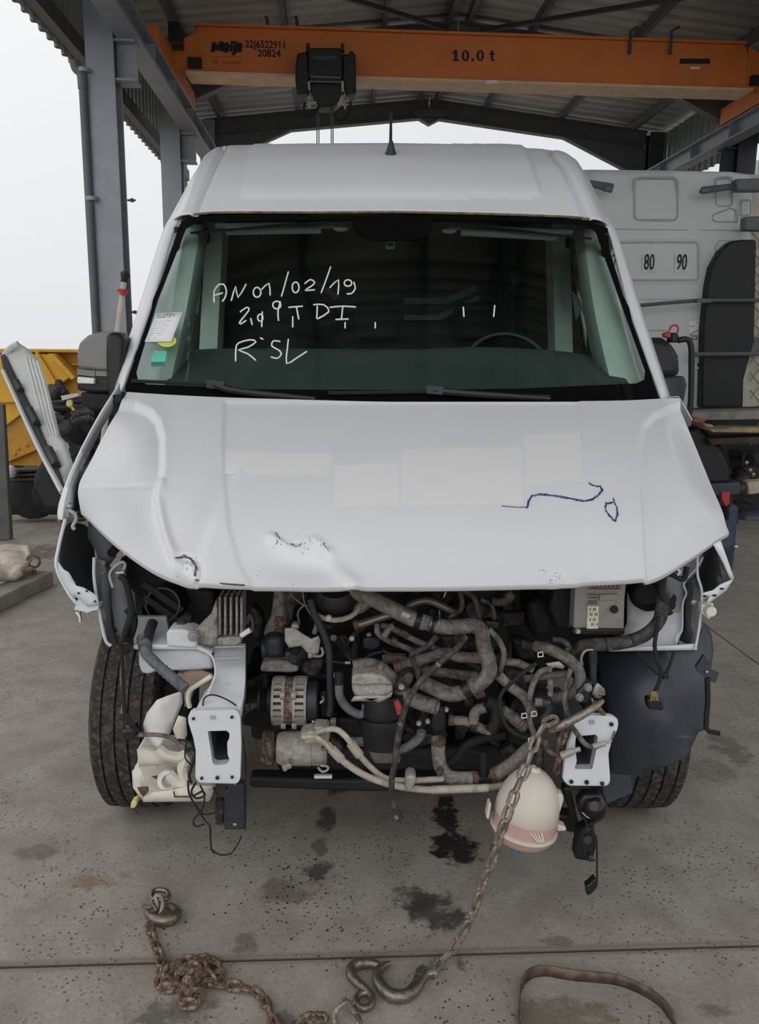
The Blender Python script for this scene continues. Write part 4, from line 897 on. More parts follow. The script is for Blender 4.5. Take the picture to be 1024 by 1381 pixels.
MB().pprism([(107, 529), (150, 532), (160, 530), (150, 545), (140, 553), (120, 553), (109, 545)], 3.04, .12).build('mirror_foot', 'black_rubber', mr, bevel=.01)
MB().tube([P(150, 540, 3.05), P(175, 545, 3.1)], .04, 10, sub=1).build('mirror_arm', 'black_plastic', mr)
MB().pprism([(152, 533), (163, 531), (163, 541), (158, 545), (152, 542)], 2.74, .04).build('fender_plug', 'black_rubber', van)

# ---- wheels
def wheel(xo, xi, label, first=None):
    xm = (xo+xi)/2; w = abs(xo-xi)/2; s = 1 if xo > xi else -1
    wh = bpy.data.objects.new('wheel', None); COL.objects.link(wh); wh.parent = van; c = Vector((xm, 2.765, .357)); WL[wh] = c; wh.location = c-WL[van]; wh['label'] = label
    R0 = .357; mb = MB()
    prof = [(-w*.80, .215), (-w*.96, .25), (-w, .285), (-w*.97, .325), (-w*.90, .343), (-w*.84, .3505)]
    gro = [(-.56, -.50), (-.05-.02, .05-.02+.02), (.50, .56)]
    gro = [(-.58, -.50), (-.20, -.13), (.16, .23), (.53, .61)]
    pr_ = [(-w*.84, .3515)]
    for a, b in gro: pr_ += [(a*w, .3555), (a*w+.001, .346), (b*w-.001, .346), (b*w, .3555)]
    prof = prof+pr_[1:]+[(w*.84, .3505), (w*.90, .343), (w*.97, .325), (w, .285), (w*.96, .25), (w*.80, .215)]
    mb.lathe(c, (1, 0, 0), prof, 96, cap=False); ty = mb.build('tyre', 'tyre_rubber', wh, smooth=25)
    tb = MB(); edges = [-.82, -.58, -.50, -.20, -.13, .16, .23, .53, .61, .82]
    N = 62
    for k in range(5):
        a0, a1 = edges[2*k]*w, edges[2*k+1]*w
        for i in range(N):
            t0 = 2*pi*(i+.14)/N; t1 = 2*pi*(i+.84)/N; sk = .045*(1 if k % 2 else -1)
            tb.hexa([c+Vector((x, -r*cos(t), r*sin(t))) for r in (.350, .3580-(.003 if k in (0, 4) else 0)) for x, t in ((a0, t0), (a1, t0+sk), (a1, t1+sk), (a0, t1))])
    tb.build('tread_blocks', 'tyre_rubber', wh, kind='stuff')
    rim = MB(); rim.lathe(c, (s, 0, 0), [(-w*.8, .215), (-w*.3, .19), (w*.3, .185), (w*.5, .08), (w*.7, .07), (w*.7, .0)], 32, cap=False); rim.build('rim', 'steel_paint', wh)
    return wh
wheel(-.885, -.655, 'worn front tyre beside the smashed washer bottle')
wheel(1.07, .84, 'worn front tyre behind the dark arch liner')
# wheel wells
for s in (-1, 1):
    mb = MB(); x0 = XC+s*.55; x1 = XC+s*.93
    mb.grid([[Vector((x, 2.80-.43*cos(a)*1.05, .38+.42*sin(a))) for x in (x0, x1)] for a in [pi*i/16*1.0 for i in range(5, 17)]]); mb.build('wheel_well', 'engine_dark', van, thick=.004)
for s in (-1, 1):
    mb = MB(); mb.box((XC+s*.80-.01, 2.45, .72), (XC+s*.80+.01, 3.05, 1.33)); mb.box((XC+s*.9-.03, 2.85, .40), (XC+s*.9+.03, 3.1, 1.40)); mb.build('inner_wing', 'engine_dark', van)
# liner on the right
lin = Z('f', [(160, 500), (300, 497), (480, 500), (640, 495), (690, 360), (725, 420), (735, 500), (722, 600), (708, 700), (702, 880), (660, 900), (628, 970), (600, 1015), (530, 1060), (470, 1075), (390, 1095), (350, 1125), (338, 1195), (215, 1250), (190, 1200), (230, 1080), (222, 900), (180, 700)])
def lind(x, y):
    ox = (x-901)/24; oy = (y-1005)/38
    return 2.25+.0000022*(x-880)**2*10+.0000016*(y-960)**2*10 - .02*sst(1.1, .92, sqrt(ox*ox+oy*oy)) - .01*math.exp(-(lined([(898, 880), (905, 935), (900, 950)], x, y)/3)**2)
lnr = sheet_mb(lin, lind, 3).build('wheel_arch_liner', 'liner_plastic', van, 'torn dark plastic wheel arch liner', thick=.003)
mb = MB(); mb.pprism(Z('f', [(650, 580), (690, 520), (722, 555), (715, 590), (765, 610), (745, 660), (700, 640), (660, 605)]), 2.24, .01); mb.build('liner_tab', 'liner_plastic', lnr)
MB().ball(P(*Z('f', [(703, 603)])[0], 2.235), .006, 8).build('liner_clip', 'steel_clamp', lnr)
MB().tube([P(*p, 2.24) for p in Z('f', [(706, 630), (708, 760), (700, 880), (740, 900), (765, 905)])], .008, 6, sub=2).build('liner_edge', 'black_rubber', lnr)
mb = MB(); mb.pprism(Z('f', [(200, 1100), (330, 1110), (340, 1195), (215, 1250), (195, 1190)]), 2.18, .01); mb.build('undertray_flap', 'liner_plastic', van)
# ================================================================ ENGINE BAY (parts of the van)
mb = MB(); mb.box((XC-.80, 2.66, .5), (XC+.80, 2.72, 1.36)); mb.build('firewall', 'engine_dark', van)
mb = MB(); mb.box((XC-.30, 2.42, .42), (XC+.36, 2.66, 1.16)); eng = mb.build('engine_block', 'engine_dark', van, 'dark oily engine block', bevel=.03)
mb = MB(); mb.pprism([(336, 1049), (500, 1052), (660, 1054), (660, 1066), (500, 1069), (336, 1063)], 2.25, .06); mb.build('crossmember', 'engine_dark', van, bevel=.01)
mb = MB(); mb.pprism([(424, 1046), (448, 1046), (448, 1050), (424, 1050)], 2.23, .01); mb.build('crossmember_label', 'paper_white', van)
mb = MB(); mb.box((XC-.36, 2.30, .33), (XC+.42, 3.0, .42)); mb.build('sump', 'engine_dark', van, bevel=.02)
for s in (-1, 1):
    mb = MB(); mb.box((XC+s*.42-.05, 2.35, .46), (XC+s*.42+.05, 3.4, .62)); mb.build('chassis_rail', 'engine_dark', van, bevel=.01)
mb = MB(); mb.box((XC-.60, 2.62, .33), (XC-.28, 2.66, 1.1)); mb.box((XC-.46, 2.45, .36), (XC-.28, 2.62, .62)); mb.build('gearbox', 'engine_dark', van, bevel=.02)  # dark backing boxes added for the shadow left of the engine
rnd = random.Random(3)
fit = MB()
for k in range(130):
    x = rnd.uniform(360, 700); y = rnd.uniform(795, 1040); d = rnd.uniform(2.30, 2.42); q = P(x, y, d); r = rnd.uniform(.010, .032)
    if k % 3 == 0: fit.lathe(q, (rnd.uniform(-.4, .4), -1, rnd.uniform(-.4, .4)), [(-.10, r), (0, r), (.008, r*.8), (.008, 0)], 10)
    elif k % 3 == 1: fit.bar(q, q+Vector((rnd.uniform(-.09, .09), rnd.uniform(-.02, .05), rnd.uniform(-.08, .08))), r*1.5, r*1.2)
    else: fit.tube([q, q+Vector((rnd.uniform(-.1, .1), rnd.uniform(-.04, .02), rnd.uniform(-.08, .02))), q+Vector((rnd.uniform(-.12, .12), .03, rnd.uniform(-.14, .0)))], r*.45, 7, sub=3)
fit.build('engine_fittings', 'engine_grey', van, 'small dark fittings on the engine', kind='stuff')
def zp(k, pts, d, t, name, m, label=None, bevel=.004, parent=None):
    return MB().pprism(Z(k, pts), d, t).build(name, m, parent or van, label, bevel=bevel)
def zs(k, pts, d, name, m, label=None, cuts=1, thick=.003, parent=None):
    return sheet_mb(Z(k, pts), d, cuts).build(name, m, parent or van, label, thick=thick)
def bolt(k, x, y, d, r, m='steel_clamp', name='bolt', parent=None):
    q = P(*Z(k, [(x, y)])[0], d); R_ = rp(r/ZM[k][2], d)
    return MB().lathe(q, (0, -1, .2), [(-.01, R_*1.25), (.002, R_*1.25), (.002, R_), (.010, R_*.95), (.010, 0)], 8).build(name, m, parent or van)
# ---- front frame horns
def horn(k, out, inn, cen, d, label, depth):
    out = Z(k, out); inn = Z(k, inn); cx, cy = Z(k, [cen])[0]
    def cast(poly, a):
        best = None
        for i in range(len(poly)):
            (x0, y0), (x1, y1) = poly[i], poly[(i+1) % len(poly)]; dx, dy = cos(a), sin(a)
            den = dx*(y1-y0)-dy*(x1-x0)
            if abs(den) < 1e-9: continue
            t = ((x0-cx)*(y1-y0)-(y0-cy)*(x1-x0))/den; u = ((x0-cx)*dy-(y0-cy)*dx)/den
            if t > 0 and 0 <= u <= 1: best = t if best is None else max(best, t)
        return (cx+cos(a)*best, cy+sin(a)*best)
    N = 72; A = [cast(out, 2*pi*i/N) for i in range(N)]; I = [cast(inn, 2*pi*i/N) for i in range(N)]
    mb = MB(); th = .012
    fo_ = [P(x, y, d) for x, y in A]; fi_ = [P(x, y, d) for x, y in I]; e = Vector((0, th, 0)); dp = Vector((0, depth, 0))
    ins = [P(x*.985+cx*.015, y*.985+cy*.015, d-.004) for x, y in A]
    rows = [[v+e for v in fo_], fo_, ins, [P(x*.97+cx*.03, y*.97+cy*.03, d-.004) for x, y in A], [P(x*.92+cx*.08, y*.92+cy*.08, d-.004) for x, y in I], fi_, [v+dp*.12 for v in fi_]]
    mb.grid([r+[r[0]] for r in rows])
    t = mb.build('crash_flange', 'white_panel', van, label, smooth=50)
    mb = MB(); mb.grid([[v+dp*.12 for v in fi_+fi_[:1]], [v+dp for v in fi_+fi_[:1]]]); mb.build('horn_tunnel', 'dark_primer_shade', t, 'inside of the frame horn, coloured dark as shade')  # tunnel walls coloured dark to put shade inside the horn
    return t
hL = horn('b', [(525, 285), (545, 265), (745, 260), (765, 285), (770, 420), (765, 590), (745, 605), (575, 600), (558, 580), (560, 450), (548, 390), (525, 320)], [(610, 355), (705, 352), (720, 365), (718, 395), (708, 410), (710, 470), (720, 500), (705, 520), (650, 525), (635, 515)], (670, 440), 1.95, 'white crash bar flange with square opening, on the left', .28)
hR = horn('e', [(560, 800), (735, 808), (768, 835), (760, 880), (730, 940), (712, 1010), (722, 1150), (710, 1182), (500, 1180), (470, 1150), (478, 1060), (500, 960), (530, 880), (535, 820)], [(535, 910), (650, 900), (662, 915), (650, 1000), (640, 1050), (630, 1100), (530, 1100), (525, 1085), (540, 1060), (530, 960)], (592, 1000), 1.95, 'white crash bar flange with square opening, on the right', .28)
for k, h, pts in (('b', hL, [(550, 303, 8), (727, 296, 8), (588, 577, 8), (728, 572, 8), (660, 575, 10)]), ('e', hR, [(727, 852, 11), (514, 1157, 11), (678, 1167, 11), (596, 1160, 12)])):
    for x, y, r in pts:
        q = P(*Z(k, [(x, y)])[0], 1.944); MB().lathe(q, (0, -1, 0), [(0, rp(r/3.6, 1.95)), (.004, rp(r/3.6, 1.95)), (.004, 0)], 12).build('flange_hole', 'ink', h)
zp('b', [(625, 290), (650, 290), (650, 308), (625, 308)], 1.943, .004, 'weld_tab', 'grey_primer', None, .001, hL)
zp('e', [(610, 832), (640, 832), (640, 855), (610, 855)], 1.943, .004, 'weld_tab', 'grey_primer', None, .001, hR)
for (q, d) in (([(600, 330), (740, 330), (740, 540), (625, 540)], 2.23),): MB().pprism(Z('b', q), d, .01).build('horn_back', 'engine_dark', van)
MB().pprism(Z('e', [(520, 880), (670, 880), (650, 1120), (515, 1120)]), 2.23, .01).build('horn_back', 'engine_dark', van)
# left rail behind flange
lr = MB()
a = [(x, y) for x, y in Z('c', [(48, 440), (205, 430), (210, 520), (205, 690), (180, 800), (-70, 800), (-20, 640), (40, 600)])]
rows = [[P(288, 868, 2.16), P(330, 868, 2.16), P(333, 868, 2.40)], [P(291, 915, 2.10), P(330, 918, 2.10), P(333, 918, 2.40)], [P(276, 935, 2.04), P(328, 940, 2.04), P(333, 945, 2.40)], [P(262, 962, 1.965), P(323, 960, 1.965), P(327, 975, 2.4)], [P(262, 1050, 1.97), P(322, 1050, 1.97), P(324, 1050, 2.4)]]
lr.grid(rows[:4]); lr.build('frame_rail', 'stained_panel', van, 'white front frame rail with yellow-brown stains', thick=.004)
mb = MB()
for y0, y1 in ((872, 874), (886, 887.5), (892, 893.5)): mb.pprism([(290, y0), (329, y0-1), (329, y1-1), (290, y1)], 2.10, .004)
mb.build('rail_seam', 'grey_primer', van)
mb = MB(); mb.tube([P(*p, 2.03) for p in Z('c', [(0, 470), (30, 500), (45, 590), (10, 690), (-20, 780)])], rp(1.6, 2), 6); mb.build('rail_edge', 'white_panel', van)
# headlamp carrier on the left (white box section)
zp('a', [(430, 672), (705, 672), (760, 690), (778, 760), (690, 770), (520, 768), (480, 785), (445, 780), (432, 740)], 2.14, .12, 'lamp_carrier', 'stained_panel', 'white box section beside the left frame rail', .008)
zp('a', [(405, 650), (690, 645), (770, 680), (768, 700), (700, 672), (408, 670)], 2.12, .14, 'carrier_ledge', 'stained_panel', None, .004)
zp('a', [(560, 590), (580, 578), (640, 578), (700, 600), (700, 665), (562, 655)], 2.11, .08, 'carrier_block', 'white_panel', None, .006)
zp('a', [(400, 520), (560, 520), (575, 600), (540, 650), (410, 650), (395, 590)], 2.24, .02, 'carrier_plate', 'grey_primer', None, .003)
bolt('a', 685, 607, 2.10, 22, 'cast_aluminium'); bolt('a', 632, 560, 2.16, 22, 'black_plastic')
zp('a', [(600, 540), (650, 510), (680, 515), (670, 560), (640, 585), (600, 575)], 2.17, .03, 'rubber_mount', 'black_rubber', None, .004)
zp('a', [(640, 780), (720, 775), (770, 790), (770, 815), (690, 850), (660, 940), (640, 930), (640, 850)], 2.10, .02, 'brown_bracket', 'brown_board', 'tan plastic bracket', .003)
zp('a', [(610, 780), (720, 772), (700, 800), (640, 830), (610, 850)], 2.16, .05, 'brown_board', 'brown_board', None, .003)
MB().tube([P(*p, 2.06) for p in Z('a', [(770, 790), (700, 835), (668, 860), (662, 900), (670, 935)])], rp(3.4, 2.1), 8).build('bracket_rim', 'cream_plastic', van)
# engine mount bracket with ribs
zs('a', [(795, 430), (800, 630), (790, 655), (730, 640), (660, 610), (660, 590), (700, 570), (740, 530), (770, 500)], 2.13, 'mount_gusset', 'cast_aluminium', 'cast aluminium mount gusset', 1, .012)
mb = MB(); mb.pprism(Z('a', [(800, 440), (905, 420), (910, 610), (900, 650), (800, 655)]), 2.19, .05); mt = mb.build('engine_mount', 'cast_aluminium', van, 'ribbed cast aluminium engine mount', bevel=.004)
for x in (805, 831, 857, 884, 906): zp('a', [(x-5, 428), (x+6, 426), (x+7, 600), (x-5, 606)], 2.13, .07, 'rib', 'cast_aluminium', None, .002, mt)
zp('a', [(795, 618), (905, 605), (908, 640), (880, 655), (795, 655)], 2.12, .08, 'mount_foot', 'cast_aluminium', None, .005, mt)
hose('drain_stub', [(905, 605), (948, 578)], 13, 'white_plastic', van, 'short white stub', d=2.10, zk='a', sub=1)
# air intake port
pc = P(*Z('a', [(552, 458)])[0], 2.28); pr0 = rp(82/3.413, 2.28)
mb = MB(); mb.lathe(pc, (0, -1, .15), [(-.1, pr0*1.1), (0, pr0), (.02, pr0), (.02, pr0*.9), (-.03, pr0*.85), (-.03, 0)], 28, cap=False); ip_ = mb.build('intake_port', 'black_plastic', van, 'round black intake port')
for dy in (-22, 22): MB().bar(pc+Vector((-.055, -.012, .045+dy*.0009)), pc+Vector((.055, -.012, -.035+dy*.0009)), .012, .018).build('port_bar', 'black_rubber', ip_)
zp('a', [(350, 240), (470, 300), (640, 380), (780, 400), (800, 560), (700, 560), (640, 500), (480, 520), (400, 400), (340, 300)], 2.36, .1, 'air_box', 'engine_dark', None, .01)
# corrugated hose
cp = Z('a', [(498, 545), (486, 580), (470, 630), (462, 650), (470, 690), (520, 740), (590, 800), (650, 850)])
w = [P(x, y, d) for (x, y), d in zip(cp, (2.2, 2.17, 2.13, 2.12, 2.09, 2.05, 2.02, 2.0))]
mb = MB(); mb.tube(w[:3], rp(7.5, 2.15), 12); mb.build('hose_cuff', 'navy_plastic', van)
pts = []; dense = []
for i in range(2, len(w)-1):
    for k in range(8): dense.append(w[i].lerp(w[i+1], k/8))
mb = MB(); mb.tube(dense+[w[-1]], [rp(8.2 if i % 2 else 7.0, 2.08) for i in range(len(dense)+1)], 12, sub=1); mb.build('corrugated_hose', 'blue_hose', van, 'grey corrugated hose')
mb = MB(); mb.lathe(w[3], (w[4]-w[3]), [(-.03, rp(9.5, 2.1)), (.01, rp(9.5, 2.1))], 14); mb.build('hose_ring', 'dusty_hose', van)
# harness along the left
for q, r, m, d in (([(345, 330), (370, 350), (390, 420), (400, 500), (370, 600), (362, 700)], 16, 'black_rubber', 2.15), ([(362, 690), (360, 800), (370, 900), (362, 960)], 13, 'dirty_cover', 2.12), ([(385, 480), (410, 530), (395, 600), (372, 660)], 22, 'black_plastic', 2.17)):
    hose('wiring_loom', q, r, m, van, None, d, 8, 'a')
zp('a', [(342, 640), (388, 635), (392, 690), (345, 700)], 2.09, .05, 'loom_clip', 'black_plastic', None, .004)
for q, r in (([(215, -40), (225, 100), (230, 230), (245, 310), (300, 370)], 10), ([(240, 280), (290, 360), (330, 380)], 9), ([(230, 120), (225, 250), (240, 380), (290, 395)], 5)):
    hose('wiring_loom', q, r, 'black_rubber', van, None, 2.06, 8, 'b')
hose('wrapped_loom', [(300, 380), (370, 378), (440, 390), (500, 430), (540, 480), (550, 500)], 11, 'dusty_hose', van, None, 2.0, 8, 'b')
zp('b', [(215, 365), (270, 350), (285, 390), (265, 410), (220, 405)], 2.04, .05, 'connector', 'black_plastic', None, .006)
# ---- washer reservoir
wr_ = [(285, 445), (300, 520), (268, 545), (275, 620), (320, 680), (420, 684), (625, 680), (640, 640), (635, 610), (540, 600), (535, 540), (520, 490), (460, 450), (380, 440)]
rs = MB(); rs.pprism(Z('b', [(285, 445), (445, 450), (500, 480), (530, 530), (535, 600), (640, 605), (640, 645), (625, 682), (320, 684), (270, 618), (266, 545), (290, 515)]), 2.14, .10)
rsv = rs.build('washer_reservoir', 'cream_plastic', van, 'broken cream washer reservoir beside the left tyre', bevel=.01)
zs('b', [(320, 330), (335, 280), (380, 220), (430, 200), (495, 178), (500, 230), (450, 350), (440, 375), (385, 440), (350, 410), (328, 375)], lambda x, y: 2.06+.0009*abs(x-215), 'reservoir_shell', 'white_plastic', 'torn white upper shell of the reservoir', 2, .004, rsv)
zs('b', [(495, 200), (510, 230), (490, 280), (450, 350), (440, 380), (400, 395), (440, 300)], 2.10, 'torn_edge', 'black_rubber', None, 1, .003, rsv)
zs('b', [(455, 350), (480, 290), (515, 300), (520, 380), (500, 420), (470, 395)], 2.05, 'inner_flap', 'cream_plastic', None, 1, .004, rsv)
zs('b', [(290, 445), (440, 455), (440, 510), (300, 525)], 2.10, 'back_wall', 'cream_plastic', None, 1, .004, rsv)
zs('b', [(268, 545), (300, 520), (310, 620), (330, 640), (320, 684), (272, 620)], 2.06, 'side_wall', 'cream_plastic', None, 1, .006, rsv)
zs('b', [(320, 645), (460, 632), (535, 610), (640, 612), (638, 650), (622, 682), (320, 684)], 2.04, 'front_wall', 'cream_plastic', None, 1, .008, rsv)
mb = MB(); mb.tube([P(*p, 2.06) for p in Z('b', [(390, 440), (430, 470), (490, 480), (520, 470), (500, 540), (520, 600), (480, 600), (440, 560)])], rp(8, 2.06), 8); mb.build('melted_fold', 'cream_plastic', rsv)
mb = MB(); mb.lathe(P(*Z('b', [(435, 590)])[0], 2.08), (.1, -1, .35), [(-.04, .03), (0, .032), (.012, .028), (.012, .018), (-.02, .014), (-.02, 0)], 18, cap=False); mb.build('filler_neck', 'white_plastic', rsv)
for q in ([(290, 620), (340, 615), (345, 635), (325, 640), (320, 665), (305, 650)], [(355, 570), (385, 565), (380, 585)]): zs('b', q, 2.028 if q[0][0] < 300 else 2.05, 'rust_mark', 'rust_clamp', None, 0, .001, rsv)
zp('b', [(455, 640), (460, 668), (535, 668), (535, 662), (465, 662), (462, 640)], 2.03, .002, 'rust_line', 'rust_clamp', None, 0, rsv)
zp('b', [(262, 690), (285, 680), (290, 700), (275, 722), (258, 715)], 2.10, .03, 'yellow_plug', 'yellow_plug', 'small yellow plug', .003)
hose('plug_wire', [(270, 715), (300, 745)], 3, 'black_rubber', van, None, 2.1, 6, 'b', sub=1)
# hanging wires and navy bracket below the left flange
zp('b', [(690, 640), (705, 640), (715, 610), (780, 605), (788, 815), (690, 818)], 2.02, .03, 'tow_bracket', 'navy_plastic', 'dark blue bracket below the left flange', .004)
zp('b', [(645, 690), (690, 690), (688, 795), (650, 795)], 2.05, .03, 'bracket_foot', 'engine_grey', None, .003)
zp('b', [(735, 600), (745, 600), (745, 612), (735, 612)], 2.0, .01, 'bracket_bolt', 'steel_clamp', None, .001)
for x, y, m in ((699, 763, 'ink'), (766, 757, 'ink'), (740, 793, 'steel_clamp')): MB().ball(P(*Z('b', [(x, y)])[0], 2.02), (.006, .003, .006), 8).build('bracket_hole', m, van)
for q, r in (([(525, 590), (530, 650), (570, 720), (590, 730)], 6), ([(560, 600), (540, 640), (560, 670), (600, 660), (590, 640), (550, 660)], 6), ([(580, 610), (600, 660), (590, 720), (550, 770), (560, 800), (600, 790)], 5), ([(640, 620), (670, 680), (660, 730), (600, 745), (570, 720), (600, 770), (625, 800), (628, 860), (632, 910)], 5), ([(632, 905), (670, 930), (720, 925), (755, 880), (770, 845)], 4), ([(630, 890), (640, 920), (660, 922)], 4), ([(520, 400), (510, 480), (540, 515), (560, 510)], 4), ([(590, 260), (600, 210), (640, 195), (700, 215), (750, 250), (765, 300)], 4), ([(775, 380), (790, 500), (792, 700), (788, 820)], 3.5), ([(480, 400), (560, 420), (555, 440)], 6), ([(510, 440), (560, 460), (530, 560), (540, 600)], 8)):
    hose('loose_wire', q, r, 'black_rubber', van, None, 1.99, 6, 'b')
# ---- timing cover, injection pump area
zp('c', [(385, 90), (440, 92), (442, 370), (320, 375), (330, 330), (365, 260)], 2.24, .1, 'timing_cover', 'dirty_cover', 'grimy timing cover', .006)
zp('c', [(442, 85), (475, 85), (478, 300), (440, 310)], 2.22, .05, 'cover_flange', 'cast_aluminium', None, .004)
zp('c', [(385, 265), (440, 265), (438, 370), (385, 372)], 2.235, .03, 'cover_patch', 'rusty_core', None, .004)
mb = MB(); mb.lathe(P(*Z('c', [(380, 445)])[0], 2.24), (1, 0, 0), [(-rp(65/4.267, 2.2), .0), (-rp(65/4.267, 2.2), .033), (rp(65/4.267, 2.2), .033), (rp(65/4.267, 2.2), 0)], 20, cap=False); mb.build('pump_cover', 'navy_plastic', van)
zp('c', [(320, 375), (445, 375), (448, 515), (318, 515)], 2.20, .08, 'pump_housing', 'navy_plastic', 'dark blue-grey pump housing', .02)
zp('c', [(302, 555), (320, 520), (440, 520), (520, 530), (525, 580), (480, 588), (305, 583)], 2.18, .1, 'pump_bracket', 'dirty_cover', None, .008)
zs('c', [(445, 330), (500, 325), (545, 360), (600, 390), (640, 372), (650, 400), (640, 470), (600, 500), (540, 430), (470, 440), (445, 400)], 2.15, 'pump_shield', 'dusty_aluminium', 'bent dusty metal shield', 2, .006)
zp('c', [(480, 310), (520, 305), (530, 335), (485, 335)], 2.14, .03, 'shield_bolt', 'dusty_aluminium', None, .005)
mb = MB(); mb.lathe(P(*Z('c', [(515, 490)])[0], 2.15), (-.3, -1, .1), [(-.06, .030), (0, .028), (.02, .02), (.03, .012), (.03, 0)], 16); mb.build('throttle_actuator', 'black_plastic', van)
zp('c', [(445, 470), (500, 470), (500, 520), (445, 515)], 2.13, .05, 'actuator_plug', 'navy_plastic', None, .005)
zp('c', [(575, 475), (605, 475), (605, 505), (575, 505)], 2.14, .02, 'actuator_bolt', 'steel_clamp', None, .003)
hose('metal_loop', [(605, 490), (650, 490), (665, 470), (655, 440)], 8, 'cast_aluminium', van, None, 2.14, 8, 'c')
zp('c', [(540, 520), (660, 500), (665, 540), (640, 610), (580, 615), (530, 580)], 2.21, .06, 'pump_body', 'engine_grey', None, .01)
hose('black_hose', [(590, 160), (620, 260), (670, 360), (700, 470), (705, 620), (710, 760), (700, 830)], 22, 'navy_plastic', van, 'smooth dark blue-black hose', 2.14, 10, 'c')
hose('breather_hose', [(595, 180), (620, 240), (630, 300), (615, 360)], 15, 'dirty_cover', van, None, 2.17, 8, 'c')
for q in ([(545, 95), (560, 190), (600, 260)], [(480, 140), (560, 200), (600, 180)], [(560, 190), (520, 240), (530, 300)]): hose('thin_wire', q, 5, 'dirty_cover', van, None, 2.17, 6, 'c')
zs('c', [(445, 90), (580, 95), (575, 150), (500, 200), (480, 300), (445, 300)], 2.2, 'grimy_bracket', 'engine_grey', None, 1, .006)
# left of timing cover: dirty clutter
zp('c', [(225, 240), (260, 200), (310, 260), (320, 340), (300, 420), (260, 400), (245, 330)], 2.28, .06, 'mount_arm', 'engine_grey', None, .01)
hose('small_pipe', [(230, 300), (240, 250), (260, 300), (255, 350)], 8, 'dirty_cover', van, None, 2.24, 8, 'c')
# turbo / top housings (zoom d)
mb = MB(); c_ = P(*Z('d', [(50, 140)])[0], 2.22); mb.lathe(c_, (0, -.6, 1), [(-.05, .062), (.0, .066), (.015, .07), (.03, .066), (.05, .05)], 24); mb.build('intake_housing', 'black_plastic', van)
mb = MB(); mb.tube([c_+Vector((.068*cos(a), .05*sin(a)*.9-.02, .068*sin(a)*.45-.015)) for a in [pi+pi*i/10 for i in range(11)]], .0075, 8, sub=1); mb.build('housing_clamp', 'beige_pipe', van)
zp('d', [(0, 220), (60, 205), (140, 170), (230, 140), (260, 175), (200, 230), (110, 250), (20, 270)], 2.19, .06, 'throttle_body', 'cast_aluminium', 'cast aluminium throttle body', .012)
bolt('d', 14, 250, 2.16, 15); bolt('d', 38, 355, 2.26, 14, 'cast_aluminium'); bolt('d', 137, 358, 2.24, 12); bolt('d', 42, 552, 2.24, 10); bolt('d', 228, 342, 2.24, 12, 'cast_aluminium')
zp('d', [(195, 360), (240, 350), (290, 370), (285, 410), (240, 425), (195, 410)], 2.22, .05, 'valve_block', 'navy_plastic', None, .006)
# big charge-air hose and neighbours
def H(name, pts, r, m, d=2.12, label=None, seg=12, k='d'): return hose(name, pts, r, m, van, label, d, seg, k)
H('charge_hose', [(110, 95, 2.2), (180, 120, 2.18), (250, 150, 2.15), (330, 190, 2.12), (400, 225, 2.1), (470, 258, 2.09), (530, 275, 2.08)], 42, 'dirty_cover', label='grimy brown charge-air duct')
H('charge_hose', [(525, 272, 2.08), (600, 293, 2.07), (700, 298, 2.06), (780, 290, 2.06), (825, 320, 2.06), (838, 400, 2.06), (862, 480, 2.05), (868, 535, 2.04), (830, 585, 2.03), (770, 618, 2.03), (720, 645, 2.03), (660, 655, 2.04), (590, 630, 2.06), (510, 590, 2.10)], 42, 'dusty_hose', label='thick dusty charge-air hose looping down', seg=14)
collar('hose_clamp', (395, 222), (440, 243), 46, 'steel_clamp', van, 'd', 2.095, 'shiny band clamp')
collar('hose_clamp', (545, 278), (590, 290), 46, 'black_plastic', van, 'd', 2.075); collar('hose_collar', (470, 258), (500, 268), 47, 'black_plastic', van, 'd', 2.085)
collar('hose_collar', (728, 640), (765, 618), 46, 'black_plastic', van, 'd', 2.03); collar('clamp_ring', (775, 614), (800, 600), 45, 'dusty_hose', van, 'd', 2.03)
for x in (548, 588): collar('clamp_wire', (x, 279), (x+4, 280), 47, 'steel_clamp', van, 'd', 2.074)
H('egr_pipe', [(150, 290), (200, 278), (260, 258), (340, 232)], 22, 'bronze_pipe', 2.16, 'bronze exhaust return pipe'); collar('pipe_flange', (148, 290), (172, 284), 28, 'rust_clamp', van, 'd', 2.16)
H('egr_pipe', [(430, 190), (490, 165), (550, 160), (620, 190), (690, 225)], 20, 'bronze_pipe', 2.15)
H('vacuum_hose', [(740, 350, 2.03), (690, 415, 2.0), (600, 492, 1.97), (500, 588, 1.95), (440, 680, 1.94), (405, 780, 1.94), (380, 900, 1.94), (365, 1020, 1.94), (347, 1130, 1.94), (357, 1240, 1.94), (408, 1335, 1.94)], 17, 'dark_hose', label='long thin hose hanging loose below the engine')
for a, b in (((590, 500), (602, 490)), ((392, 800), (398, 815)), ((370, 1290), (380, 1310))): collar('hose_mark', a, b, 18, 'dusty_hose', van, 'd', 1.955 if a[1] < 600 else 1.94)
H('vacuum_hose', [(590, 345, 2.05), (540, 400, 2.05), (480, 430, 2.05), (455, 450, 2.06), (475, 510, 2.06), (497, 580, 2.07)], 17, 'dark_hose')
H('coolant_hose', [(270, 280), (275, 330), (330, 370), (420, 405), (490, 440)], 16, 'dusty_hose', 2.14); collar('spring_clamp', (345, 365), (372, 382), 20, 'rust_clamp', van, 'd', 2.135)
H('coolant_hose', [(290, 290), (340, 300), (400, 330), (500, 380), (600, 422)], 18, 'dusty_hose', 2.16); collar('spring_clamp', (390, 322), (430, 342), 22, 'rust_clamp', van, 'd', 2.155)
H('coolant_hose', [(310, 350), (330, 310), (360, 290)], 18, 'dusty_hose', 2.13)
